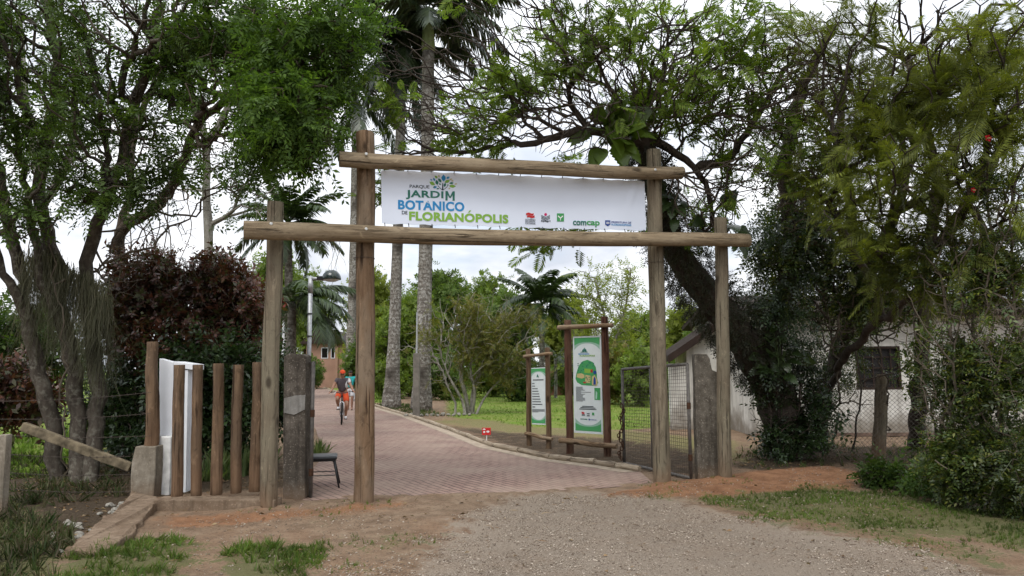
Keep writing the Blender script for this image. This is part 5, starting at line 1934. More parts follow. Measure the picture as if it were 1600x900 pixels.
def quadleaf(p, d, n, L, W, fold=0.12, droop=0.1):
    d = unit(np.array(d, float)); n = np.array(n, float)
    s = unit(np.cross(n, d)); n = np.cross(d, s)
    p = np.array(p, float)
    return [p, p + d * L * 0.45 + s * W * 0.5 + n * fold * W, p + d * L - n * droop * L, p + d * L * 0.45 - s * W * 0.5 + n * fold * W]


def T_sprig(nl=9, L=0.24, W=0.10, seed=0, spread=55, spiral=False, stem=True):
    rg = np.random.default_rng(seed)
    V, F = [], []
    if stem:
        V += [np.array(p, float) for p in ((0, 0.008, 0), (1, 0.003, -0.06), (1, -0.003, -0.06), (0, -0.008, 0))]
        F.append([0, 1, 2, 3])
    for i in range(nl):
        t = 0.12 + 0.88 * i / (nl - 1)
        side = 1 if i % 2 else -1
        a = RAD(spread + rg.uniform(-18, 18)) * side * (0.25 if i == nl - 1 else 1)
        roll = rg.uniform(-0.5, 0.5)
        d = np.array([math.cos(a), math.sin(a), rg.uniform(-0.35, 0.25)])
        n = np.array([rg.uniform(-0.4, 0.4), roll, 1.0])
        if spiral:
            th = i * 2.4
            d = np.array([0.5, math.cos(th), math.sin(th)]); n = np.array([1.0, -0.3 * math.cos(th), -0.3 * math.sin(th)]) + rg.uniform(-0.3, 0.3, 3)
        sc = rg.uniform(0.75, 1.15)
        q = quadleaf((t, 0, -0.06 * t * t), d, n, L * sc, W * sc)
        k = len(V); V += q; F.append([k, k + 1, k + 2, k + 3])
    return np.array(V), np.array(F)


def T_frond(n=13, seed=0, L=0.34, w=0.05, droop=0.28):
    """a feathery twice-divided leaf"""
    rg = np.random.default_rng(seed)
    V, F = [], []
    def sp(t):
        return np.array([t, 0.03 * math.sin(3 * t), -droop * t * t])
    ks = np.linspace(0, 1, 4)
    for a, b in zip(ks[:-1], ks[1:]):
        k = len(V)
        V += [sp(a) + [0, 0.006, 0], sp(b) + [0, 0.005, 0], sp(b) - [0, 0.005, 0], sp(a) - [0, 0.006, 0]]
        F.append([k, k + 1, k + 2, k + 3])
    for i in range(n):
        t = 0.16 + 0.84 * (i + 0.5) / n
        Ls = L * (math.sin(math.pi * (0.12 + 0.80 * t)) ** 0.8) * rg.uniform(0.9, 1.08)
        for s in (-1, 1):
            a = RAD(62 - 22 * t + rg.uniform(-5, 5)) * s
            d = np.array([math.cos(a), math.sin(a), rg.uniform(-0.20, 0.02) - 0.1])
            q = quadleaf(sp(t), d, (rg.uniform(-0.2, 0.2), rg.uniform(-0.2, 0.2), 1), Ls, w, 0.1, 0.16)
            k = len(V); V += q; F.append([k, k + 1, k + 2, k + 3])
    return np.array(V), np.array(F)


def T_grass(seed=0, nb=7, lean=0.5):
    rg = np.random.default_rng(seed)
    V, F = [], []
    for i in range(nb):
        a = rg.uniform(0, 6.28); l = rg.uniform(0.6, 1.0); b = rg.uniform(0.15, lean) * l
        o = np.array([0.0, math.cos(a) * 0.1, math.sin(a) * 0.1])
        e = np.array([0.0, math.cos(a), math.sin(a)]); w = np.array([0.0, -math.sin(a), math.cos(a)]) * 0.035
        m = o + e * b * 0.35 + np.array([l * 0.6, 0, 0]); t = o + e * b + np.array([l, 0, 0]) - np.array([0.15 * b, 0, 0])
        k = len(V); V += [o - w, o + w, m + w * 0.8, m - w * 0.8, t + w * 0.12, t - w * 0.12]
        F += [[k, k + 1, k + 2, k + 3], [k + 3, k + 2, k + 4, k + 5]]
    return np.array(V), np.array(F)


SPRIGS = [T_sprig(9, 0.26, 0.11, s) for s in range(3)]
SPRIG_S = [T_sprig(13, 0.17, 0.085, 10 + s) for s in range(3)]
SPRIG_B = [T_sprig(7, 0.42, 0.20, 20 + s, 60, spiral=False) for s in range(3)]
SPRIG_SP = [T_sprig(9, 0.50, 0.24, 25 + s, spiral=True) for s in range(3)]
CLUMP = [T_sprig(12, 0.42, 0.24, 30 + s, spiral=True, stem=False) for s in range(4)]
PINN = [T_sprig(13, 0.24, 0.095, 70 + s, 62) for s in range(3)]
FRONDS = [T_frond(19, 40 + s, 0.30, 0.030, 0.22) for s in range(3)]
FROND_S = [T_frond(9, 50 + s, 0.40, 0.085, 0.15) for s in range(3)]
GRASS = [T_grass(60 + s) for s in range(4)]


def grow(trunks, tips, rng, step=0.25, alpha=0.35, wob=0.10, bend=0.45):
    """limbs that reach every tip: each tip joins the cheapest place of what has grown so far"""
    cap = 200000
    P = np.zeros((60000, 3)); par = np.full(60000, -1); pl = np.zeros(60000); mr = np.zeros(60000)
    n = 0
    def addn(p, q, r=0.0):
        nonlocal n
        P[n] = p; par[n] = q
        pl[n] = 0 if q < 0 else pl[q] + np.linalg.norm(P[n] - P[q])
        mr[n] = r
        n += 1
        return n - 1
    for ti, (pts, r0, r1) in enumerate(trunks):
        pts = [A3(p) for p in pts]
        dense = [pts[0]]
        for i, (a, b) in enumerate(zip(pts[:-1], pts[1:])):
            m = max(1, int(np.linalg.norm(b - a) / step))
            p0 = pts[i - 1] if i else a - (b - a); p3 = pts[i + 2] if i + 2 < len(pts) else b + (b - a)
            for k in range(1, m + 1):
                t = k / m
                c = 0.5 * (2 * a + (b - p0) * t + (2 * p0 - 5 * a + 4 * b - p3) * t * t + (3 * a - p0 - 3 * b + p3) * t ** 3)
                dense.append(c + rng.normal(0, wob * 0.12, 3) * (k < m))
        q = -1
        if ti and n:
            dd = np.linalg.norm(P[:n] - dense[0], axis=1)
            q = int(np.argmin(dd))
            if dd[q] < 0.9 and dense[0][2] > 0.3:
                dense = dense[1:] if dd[q] < 0.05 else dense
            else:
                q = -1 if dense[0][2] < 0.3 else q
        for k, p in enumerate(dense):
            f = k / max(1, len(dense) - 1)
            q = addn(p, q, r0 + (r1 - r0) * f)
    tips = np.asarray(tips)
    d0 = np.array([np.min(np.linalg.norm(P[:n] - t, axis=1)) for t in tips])
    ends = np.full(len(tips), -1)
    for j in np.argsort(d0):
        t = tips[j]
        v = t - P[:n]
        dist = np.linalg.norm(v, axis=1)
        cost = dist + alpha * pl[:n]
        q = int(np.argmin(cost))
        L = dist[q]
        m = max(1, int(round(L / step)))
        if n + m >= len(P) - 2:
            break
        a = P[q].copy()
        dirp = P[q] - P[par[q]] if par[q] >= 0 else np.array([0, 0, 1.0])
        dirp = dirp / max(np.linalg.norm(dirp), 1e-6)
        c1 = a + (dirp * bend + (t - a) / max(L, 1e-6) * (1 - bend)) * L * 0.4
        c2 = t - (t - a) * 0.3 + rng.normal(0, 0.10, 3) * L
        for k in range(1, m + 1):
            s = k / m
            b = (1 - s) ** 3 * a + 3 * (1 - s) ** 2 * s * c1 + 3 * (1 - s) * s * s * c2 + s ** 3 * t
            if k < m:
                b = b + rng.normal(0, wob * step * 0.6, 3)
            q = addn(b, q)
        ends[j] = q
    return P[:n].copy(), par[:n].copy(), mr[:n].copy(), ends


def limbs_mesh(name, P, par, mr, ends, r_tip=0.006, pw=0.48, rmax=None, sides=None, cap_r=1.0):
    n = len(P)
    cnt = np.zeros(n)
    cnt[ends[ends >= 0]] += 1
    kids = [[] for _ in range(n)]
    for i in range(n - 1, -1, -1):
        if par[i] >= 0:
            cnt[par[i]] += cnt[i]
    for i in range(n):
        if par[i] >= 0:
            kids[par[i]].append(i)
    r = r_tip * np.maximum(cnt, 1) ** pw
    if rmax:
        r = np.minimum(r, rmax)
    r = np.where(mr > 0, np.maximum(mr, np.minimum(r, mr * 1.15)), r)
    V, F = [], []
    k0 = 0
    started = np.zeros(n, bool)
    order = [i for i in range(n) if par[i] < 0]
    stack = [(i, -1) for i in order]
    while stack:
        s, fr = stack.pop()
        chain = [s] if fr < 0 else [fr, s]
        cur = s
        while kids[cur]:
            ks = sorted(kids[cur], key=lambda c: -r[c])
            for o in ks[1:]:
                stack.append((o, cur))
            cur = ks[0]
            chain.append(cur)
        if len(chain) < 2:
            continue
        pts = P[chain]
        rr = r[chain].copy()
        if fr >= 0:
            rr[0] = min(rr[0], rr[1] * 1.25)
        rr[-1] = min(rr[-1], r_tip * 0.6) if not kids[chain[-1]] and mr[chain[-1]] == 0 else rr[-1]
        big = rr.max()
        ns = 3 if big < 0.012 else (4 if big < 0.03 else (6 if big < 0.08 else (10 if big < 0.2 else 14)))
        m = len(chain)
        tg = np.zeros_like(pts)
        tg[1:-1] = pts[2:] - pts[:-2]; tg[0] = pts[1] - pts[0]; tg[-1] = pts[-1] - pts[-2]
        tg = unit(tg)
        ref = np.array([0.31, 0.95, 0.05]) if abs(tg[0][2]) > 0.8 else np.array([0.05, 0.02, 1.0])
        s1 = unit(np.cross(tg, ref)); s2 = np.cross(tg, s1)
        a = np.arange(ns) * 2 * math.pi / ns
        ringp = pts[:, None, :] + (s1[:, None, :] * np.cos(a)[None, :, None] + s2[:, None, :] * np.sin(a)[None, :, None]) * rr[:, None, None]
        V.append(ringp.reshape(-1, 3))
        i0 = (np.arange(m - 1) * ns)[:, None]; kk = np.arange(ns)[None]; k2 = (kk + 1) % ns
        F.append(np.stack([k0 + i0 + kk, k0 + i0 + k2, k0 + i0 + ns + k2, k0 + i0 + ns + kk], -1).reshape(-1, 4))
        k0 += m * ns
    V, F = np.concatenate(V), np.concatenate(F)
    return np_mesh(name, V, F), r


def blob_pts(blobs, rng, pw=0.45):
    """blobs: (px, py, Y, rx_px, ry_px, ry_depth, count[, low cut])"""
    out = []
    for b in blobs:
        px, py, Y, rx, ry, rd, k = b[:7]
        c = A3(at(px, py, Y))
        s = Y / F_PX
        u = unit(rng.normal(size=(k, 3))) * (rng.random((k, 1)) ** pw)
        out.append(c + u * np.array([rx * s, rd, ry * s]))
    out = np.concatenate(out)
    out[:, 2] = np.maximum(out[:, 2], 0.12 + rng.random(len(out)) * 0.15)
    return out


def leaves_at(P, par, ends, T, per, size, rng, droop=0.3, jit=0.12, back=2, upv=0.8, keep=None, out=0.5, gap=None):
    """leaf sprays on the last bits of the twigs"""
    e = ends[ends >= 0]
    if keep is not None:
        e = e[keep[:len(e)]] if len(keep) >= len(e) else e
    if len(e) == 0:
        e = ends[:1]
    parts = []
    per_t = per
    idx = np.repeat(e, per_t)
    hop = rng.integers(0, back + 1, len(idx))
    for h in range(back):
        mv = hop > h
        ok = mv & (par[idx] >= 0)
        idx = np.where(ok, par[idx], idx)
    p0 = P[idx]
    pr = P[np.maximum(par[idx], 0)]
    t = rng.random((len(idx), 1))
    pos = p0 * t + pr * (1 - t)
    d = unit(p0 - pr) * out + unit(rng.normal(size=pos.shape)) * 0.8
    d[:, 2] -= droop * (0.4 + rng.random(len(d)))
    pos = pos + rng.normal(0, jit, pos.shape)
    if gap:
        f = gap[0]
        q = vnoise(pos[:, 0] * f + pos[:, 1] * f * 0.4, pos[:, 2] * f, 21) * 0.65 + vnoise(pos[:, 0] * f * 2.3 - pos[:, 1] * f, pos[:, 2] * f * 2.3, 22) * 0.35
        ok = q > gap[1]
        if ok.sum() > 4:
            pos, d = pos[ok], d[ok]
    pos[:, 2] = np.maximum(pos[:, 2], 0.06)
    up = np.tile(np.array([0, 0, upv]), (len(d), 1)) + rng.normal(0, 0.45, d.shape)
    sz = size * (0.5 + 0.95 * rng.random(len(d)))
    which = rng.integers(0, len(T), len(d))
    for w, tt in enumerate(T):
        mk = which == w
        if mk.any():
            parts.append(inst(tt, pos[mk], d[mk], up[mk], sz[mk]))
    return merge(parts)


def make_tree(name, label, cat, trunks, blobs, bark, leaf, T, per, size, seed, group=None, step=0.25, r_tip=0.006, pw=0.48, alpha=0.35, droop=0.3, jit=0.10, bare=0.0, wob=0.10, rmax=None, back=2, crown='crown', base=None, extra=None, out=0.5, bend=0.45, bpw=0.45, gap=None):
    rng = np.random.default_rng(seed)
    tips = blob_pts(blobs, rng, bpw)
    P, par, mr, ends = grow(trunks, tips, rng, step, alpha, wob, bend)
    b = Vector(trunks[0][0][0]) if base is None else base
    root = thing(name, (b.x, b.y, max(0.0, min(b.z, 0.05))), label, cat, group)
    me, r = limbs_mesh('trunk', P, par, mr, ends, r_tip, pw, rmax)
    link('trunk', me, bark, root, True)
    keep = rng.random(len(ends)) >= bare
    V, F = leaves_at(P, par, ends, T, per, size, rng, droop, jit, back, keep=keep, out=out, gap=gap)
    link(crown, np_mesh(crown, V, F), leaf, root)
    return root, P, par, ends, r


# ---- leaf and bark materials
L_DARK = m_leaf('leaf_dark', [(0.043, 0.079, 0.017), (0.069, 0.120, 0.024), (0.098, 0.159, 0.031), (0.061, 0.098, 0.022)], 0.3)
L_DARKM = m_leaf('leaf_dark_mid', [(0.048, 0.095, 0.018), (0.076, 0.138, 0.024), (0.109, 0.187, 0.031), (0.061, 0.111, 0.022)], 0.35)
L_MID = m_leaf('leaf_mid', [(0.045, 0.085, 0.018), (0.065, 0.115, 0.022), (0.05, 0.095, 0.03), (0.085, 0.135, 0.025)], 0.3)
L_LIME = m_leaf('leaf_lime', [(0.115, 0.190, 0.024), (0.161, 0.241, 0.033), (0.098, 0.161, 0.022), (0.196, 0.265, 0.044)], 0.4)
L_FERN = m_leaf('leaf_feathery', [(0.102, 0.128, 0.022), (0.138, 0.166, 0.026), (0.179, 0.202, 0.032), (0.114, 0.135, 0.029)], 0.4)
L_FERN_D = m_leaf('leaf_feathery_dark', [(0.065, 0.092, 0.021), (0.093, 0.126, 0.026), (0.122, 0.147, 0.026)], 0.35)
L_RED = m_leaf('leaf_copper', [(0.088, 0.031, 0.020), (0.135, 0.050, 0.030), (0.061, 0.026, 0.018), (0.176, 0.060, 0.036), (0.081, 0.074, 0.024), (0.068, 0.078, 0.022)], 0.15, 0.4, 0.5)
L_PINK = m_leaf('leaf_reddish', [(0.17, 0.035, 0.035), (0.10, 0.03, 0.025), (0.12, 0.10, 0.03), (0.20, 0.05, 0.04)], 0.25)
L_GLOSSY = m_leaf('leaf_glossy_dark', [(0.026, 0.051, 0.016), (0.042, 0.075, 0.022), (0.054, 0.093, 0.026), (0.032, 0.060, 0.024)], 0.15, 0.35, 0.5)  # dark glossy green of shrubs and climbers
L_THICK = m_leaf('leaf_thicket', [(0.035, 0.061, 0.013), (0.061, 0.096, 0.019), (0.088, 0.131, 0.022), (0.048, 0.080, 0.020), (0.045, 0.072, 0.015), (0.160, 0.174, 0.022)], 0.25, 0.4, 0.45)
L_OLIVE = m_leaf('leaf_olive', [(0.158, 0.149, 0.030), (0.126, 0.154, 0.028), (0.200, 0.149, 0.040), (0.110, 0.138, 0.028)], 0.3)
L_BG = [m_leaf('leaf_far_a', [(0.12, 0.18, 0.036), (0.155, 0.22, 0.045), (0.19, 0.25, 0.05)], 0.4, patch=0.3), m_leaf('leaf_far_b', [(0.17, 0.21, 0.04), (0.22, 0.26, 0.05), (0.25, 0.29, 0.06)], 0.45, patch=0.3), m_leaf('leaf_far_c', [(0.085, 0.14, 0.032), (0.11, 0.17, 0.04), (0.14, 0.20, 0.045)], 0.35, patch=0.3)]
L_PALM = m_leaf('leaf_palm', [(0.030, 0.055, 0.016), (0.045, 0.078, 0.02), (0.06, 0.098, 0.024)], 0.2, 0.4, 0.5)
L_PALM_D = m_leaf('leaf_royal_palm', [(0.018, 0.032, 0.014), (0.028, 0.045, 0.016), (0.038, 0.058, 0.02)], 0.15, 0.4, 0.5)
L_PHILO = m_leaf('leaf_philodendron', [(0.052, 0.104, 0.022), (0.078, 0.143, 0.028), (0.117, 0.182, 0.028), (0.046, 0.085, 0.022)], 0.3, 0.3, 0.5, pscale=2)
L_GRASS = m_leaf('grass_blade', [(0.050, 0.100, 0.014), (0.085, 0.150, 0.022), (0.12, 0.175, 0.03), (0.13, 0.14, 0.045)], 0.3, 0.6, 0.2)
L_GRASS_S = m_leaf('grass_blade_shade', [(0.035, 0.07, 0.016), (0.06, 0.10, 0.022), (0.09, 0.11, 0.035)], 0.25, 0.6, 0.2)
L_LAWN = m_leaf('lawn_blade', [(0.085, 0.165, 0.015), (0.13, 0.225, 0.025), (0.16, 0.24, 0.03)], 0.3, 0.6, 0.2)
L_VARIEG = m_leaf('leaf_striped', [(0.12, 0.17, 0.06), (0.20, 0.24, 0.11), (0.07, 0.12, 0.035)], 0.3, 0.5)
L_MOSS = m_leaf('moss_grey', [(0.13, 0.13, 0.085), (0.18, 0.17, 0.12), (0.10, 0.105, 0.065)], 0.2, 0.9, 0.1)
L_DEAD = m_leaf('dead_leaf', [(0.17, 0.10, 0.05), (0.24, 0.16, 0.09), (0.10, 0.06, 0.035), (0.30, 0.22, 0.13)], 0.1, 0.9, 0.1)
B_GREY = m_bark('bark_grey', (0.028, 0.023, 0.018), (0.095, 0.08, 0.064), 7, lichen=(0.16, 0.15, 0.12))
B_BROWN = m_bark('bark_brown', (0.024, 0.018, 0.014), (0.078, 0.06, 0.044), 7, lichen=(0.13, 0.115, 0.085))
B_DARK = m_bark('bark_dark', (0.024, 0.019, 0.016), (0.085, 0.070, 0.057), 8)
B_TWIG = m_bark('bark_twig', (0.05, 0.04, 0.033), (0.125, 0.102, 0.083), 8, bump=0.2)
B_PALE = m_bark('bark_pale', (0.13, 0.12, 0.10), (0.27, 0.25, 0.21), 6, lichen=(0.34, 0.33, 0.29))
B_PALM = m_bark('bark_palm', (0.075, 0.066, 0.058), (0.185, 0.170, 0.150), 9, 0.8, lichen=(0.34, 0.33, 0.30), bump=0.5)
def m_palm_trunk():
    t = NT('bark_palm_ringed')
    co = t.coords()
    n = t.noise(co, 5, 6, 0.7, 0.4)
    z = t.new('ShaderNodeSeparateXYZ'); t.l(co, z.inputs[0])
    ring_ = t.math('SINE', t.math('ADD', t.math('MULTIPLY', z.outputs[2], 34.0), t.math('MULTIPLY', n, 5.0)))
    c = t.ramp(n, ((0.3, (0.07, 0.06, 0.05)), (0.62, (0.19, 0.172, 0.15))))
    c = t.mix(t.ramp(ring_, ((0.55, 0.0), (1.0, 0.5))), c, (0.06, 0.05, 0.042))
    li = t.noise(co, 9, 5, 0.75)
    big = t.noise(co, 0.9, 4, 0.6)
    c = t.mix(t.math('MULTIPLY', t.ramp(li, ((0.50, 0.0), (0.56, 0.9))), t.ramp(big, ((0.4, 0.1), (0.6, 1.0)))), c, (0.38, 0.37, 0.34))
    c = t.mix(t.ramp(big, ((0.32, 0.85), (0.46, 0.0))), c, (0.035, 0.03, 0.025))
    t.base(c, 0.95, 0.1)
    t.bump(t.math('ADD', n, t.math('MULTIPLY', ring_, 0.2)), 0.6, 0.03)
    return t.m


B_PALM = m_palm_trunk()
B_PALM_S = m_plain('palm_crownshaft', (0.14, 0.17, 0.06), 0.5, 0.4, var=0.25, scale=2)
B_LIANA = m_bark('liana', (0.06, 0.048, 0.036), (0.15, 0.125, 0.095), 8, bump=0.3)


def W_(pts):
    return [at(*p) for p in pts]


def rooted(px, py, pts, lift=-0.15):
    """a trunk line that starts on the ground seen at px,py"""
    g = gp(px, py)
    return [V3(g.x, g.y, lift)] + W_(pts)


# ------------------------------------------------------------------ left: the many-stemmed trees
yb = gp(115, 752).y
c1 = [(rooted(92, 752, [(84, 690, yb), (70, 620, yb - 0.1), (45, 500, yb - 0.2), (20, 380, yb - 0.3), (-8, 250, yb - 0.4), (-40, 120, yb - 0.6)]), 0.136, 0.065),
      (rooted(118, 756, [(122, 690, yb), (116, 600, yb), (96, 500, yb - 0.1), (84, 400, yb), (62, 280, yb - 0.2), (88, 140, yb - 0.4), (75, -30, yb - 0.6)]), 0.128, 0.058),
      (rooted(140, 754, [(148, 680, yb + 0.1), (152, 600, yb + 0.1), (140, 500, yb), (134, 410, yb), (160, 333, yb - 0.2), (175, 290, yb - 0.3), (200, 200, yb - 0.6), (228, 115, yb - 1), (245, 20, yb - 1.2)]), 0.120, 0.065),
      (W_([(45, 500, yb - 0.2), (15, 440, yb - 0.5), (-30, 330, yb - 1)]), 0.072, 0.036),
      (W_([(200, 200, yb - 0.6), (150, 120, yb - 0.8), (130, 30, yb - 1)]), 0.048, 0.029),
      (W_([(96, 500, yb - 0.1), (60, 420, yb - 0.3), (45, 300, yb - 0.3), (20, 200, yb - 0.4)]), 0.080, 0.036)]
make_tree('rain_tree', 'large many stemmed tree with mossy trunks at the left behind the barbed wire', 'tree', c1,
          [(30, 60, 11.3, 130, 90, 1.6, 200), (190, 30, 11, 130, 80, 1.5, 200), (60, 170, 11.6, 90, 70, 1.2, 90), (150, 160, 11.0, 90, 90, 1.2, 110), (-40, 220, 11, 60, 110, 1.0, 60), (120, 255, 11.2, 60, 30, 0.8, 30), (300, 40, 10.6, 110, 80, 1.3, 150), (240, 200, 11, 60, 70, 0.9, 60), (0, 20, 11.5, 90, 80, 1.3, 160), (20, 130, 11.4, 70, 60, 0.8, 90), (130, 290, 11.2, 90, 40, 0.7, 80), (40, 330, 11.2, 60, 50, 0.7, 60), (210, 290, 11, 50, 40, 0.6, 40)],
          B_GREY, L_DARK, PINN, 4, 0.34, 101, droop=0.35, jit=0.12, r_tip=0.0085, step=0.2, gap=(1.6, 0.50), wob=0.22, pw=0.45)
yc = gp(178, 722).y
c2 = [(rooted(190, 728, [(186, 660, yc), (180, 560, yc), (178, 487, yc - 0.1), (187, 366, yc - 0.2), (216, 342, yc - 0.3), (262, 300, yc - 0.6), (293, 233, yc - 1.1), (313, 187, yc - 1.6), (370, 145, yc - 2.2), (430, 110, yc - 2.8)]), 0.152, 0.043),
      (W_([(187, 366, yc - 0.2), (203, 300, yc - 0.1), (212, 200, yc), (262, 90, yc), (280, -20, yc)]), 0.080, 0.043),
      (W_([(293, 233, yc - 1.1), (330, 215, yc - 1.3), (400, 205, yc - 1.8), (450, 190, yc - 2.4)]), 0.040, 0.022)]
make_tree('rain_tree', 'leaning dark tree whose leafy boughs hang over the left end of the gateway', 'tree', c2,
          [(470, 80, 10.2, 85, 75, 1.2, 170), (455, 170, 9.9, 85, 70, 1.1, 200), (400, 120, 10.5, 90, 80, 1.2, 140), (370, 40, 10.8, 100, 60, 1.2, 130), (520, 50, 10.2, 60, 55, 0.8, 60), (430, 225, 9.9, 60, 28, 0.8, 60), (490, 232, 9.8, 28, 40, 0.5, 36), (545, 85, 10, 30, 35, 0.5, 26), (330, 180, 10.8, 70, 60, 0.9, 60), (260, 120, 11.4, 80, 80, 1.0, 70), (360, 240, 10.4, 60, 24, 0.7, 30), (560, 20, 10.5, 60, 30, 0.7, 40)],
          B_BROWN, L_DARKM, PINN, 5, 0.35, 102, droop=0.45, jit=0.12, r_tip=0.007, step=0.2, gap=(1.8, 0.47), wob=0.22)
make_tree('slender_tree', 'slender grey forked tree rising behind the copper bush', 'tree',
          [(rooted(322, 668, [(325, 520, 20), (326, 385, 20), (322, 300, 20), (322, 215, 19.8), (300, 160, 19.5), (290, 60, 19)]), 0.16, 0.08), (W_([(322, 230, 19.8), (345, 190, 19.6), (368, 140, 19.4), (390, 60, 19)]), 0.10, 0.06)],
          [(300, 90, 19.5, 90, 80, 1.5, 60), (380, 70, 19.5, 60, 70, 1.5, 50), (390, 270, 19.6, 50, 55, 1.2, 34), (280, 250, 19.6, 50, 50, 1.2, 26), (400, 330, 19.6, 40, 30, 0.8, 16)], B_PALE, L_DARK, SPRIGS, 4, 0.42, 103, bare=0.35, r_tip=0.010, step=0.4)
make_tree('slender_tree', 'pale slender tree standing behind the mossy trunks', 'tree',
          [(rooted(70, 660, [(72, 420, 21), (62, 280, 21), (40, 160, 21), (30, 20, 21)]), 0.16, 0.09), (W_([(64, 330, 21), (112, 230, 20.8), (118, 90, 20.6)]), 0.12, 0.08)],
          [(60, 140, 21, 110, 120, 2, 90), (150, 240, 21, 60, 50, 1.5, 30)], B_PALE, L_DARK, SPRIGS, 5, 0.42, 104, bare=0.2, r_tip=0.010, step=0.4)

# copper leaved bush behind the pales, and the dark shrubs under it
yr = 14.2
make_tree('copper_bush', 'big bush with copper red leaves behind the picket fence', 'bush',
          [(rooted(290, 690, [(285, 600, yr), (270, 500, yr), (250, 430, yr)]), 0.05, 0.02), (rooted(320, 690, [(330, 590, yr), (330, 480, yr), (330, 420, yr)]), 0.05, 0.02), (rooted(350, 690, [(370, 590, yr), (385, 500, yr)]), 0.04, 0.02), (rooted(250, 690, [(225, 590, yr), (205, 490, yr)]), 0.04, 0.02)],
          [(240, 440, yr, 70, 62, 0.9, 200), (320, 450, yr - 0.1, 75, 62, 0.9, 240), (385, 490, yr, 42, 60, 0.8, 130), (200, 490, yr, 50, 60, 0.8, 100), (300, 530, yr - 0.6, 110, 50, 0.6, 200), (350, 420, yr, 40, 30, 0.6, 60)],
          B_TWIG, L_RED, SPRIG_SP, 4, 0.20, 105, droop=0.5, gap=(1.5, 0.33), r_tip=0.006, step=0.2)
make_tree('shrub', 'reddish shrub behind the shorter left gateway post', 'bush',
          [(rooted(405, 690, [(402, 560, 15.5), (404, 470, 15.5)]), 0.03, 0.02)], [(405, 480, 15.5, 26, 55, 0.5, 90), (398, 560, 15.5, 24, 40, 0.5, 50)], B_TWIG, L_PINK, SPRIG_SP, 3, 0.22, 106, droop=0.3, r_tip=0.006, step=0.2)
make_tree('shrub', 'dense dark green shrub right behind the timber pales', 'bush',
          [(rooted(300, 715, [(300, 640, 13.3), (290, 560, 13.3)]), 0.04, 0.02), (rooted(360, 712, [(362, 640, 13.3), (372, 560, 13.3)]), 0.04, 0.02), (rooted(420, 712, [(430, 640, 13.6), (430, 580, 13.6)]), 0.03, 0.02)],
          [(290, 610, 13.2, 80, 75, 0.7, 300), (375, 610, 13.2, 60, 75, 0.7, 240), (330, 560, 13.2, 90, 45, 0.6, 200), (435, 600, 13.8, 26, 70, 0.4, 90), (300, 690, 13.0, 100, 30, 0.5, 120)],
          B_TWIG, L_GLOSSY, SPRIG_B, 4, 0.24, 107, droop=0.25, r_tip=0.006, step=0.2)
make_tree('shrub', 'dark leafy undergrowth between the mossy trunks and the fence post', 'bush',
          [(rooted(200, 712, [(205, 660, 13.8), (215, 590, 13.8)]), 0.03, 0.02)], [(205, 610, 13.9, 55, 80, 0.6, 160), (165, 640, 14.2, 40, 60, 0.5, 80), (230, 690, 13.5, 40, 30, 0.4, 50)],
          B_TWIG, L_GLOSSY, SPRIG_B, 4, 0.24, 108, droop=0.3, r_tip=0.006, step=0.2)
make_tree('copper_bush', 'dark purple leaved bush at the left margin behind the mossy tree', 'bush',
          [(rooted(20, 700, [(20, 640, 15), (22, 570, 15)]), 0.03, 0.02)], [(15, 600, 15, 55, 60, 0.7, 160), (60, 620, 15, 36, 50, 0.5, 80)], B_TWIG, L_RED, SPRIG_SP, 3, 0.25, 109, droop=0.4, r_tip=0.006, step=0.2)
make_tree('shrub', 'green shrub at the left margin above the purple bush', 'bush',
          [(rooted(10, 660, [(10, 600, 19), (14, 520, 19)]), 0.05, 0.02)], [(10, 510, 19, 60, 55, 0.8, 130), (60, 520, 20, 50, 50, 0.8, 90), (110, 560, 20, 60, 50, 0.8, 90)], B_TWIG, L_MID, SPRIG_B, 4, 0.34, 110, r_tip=0.006)

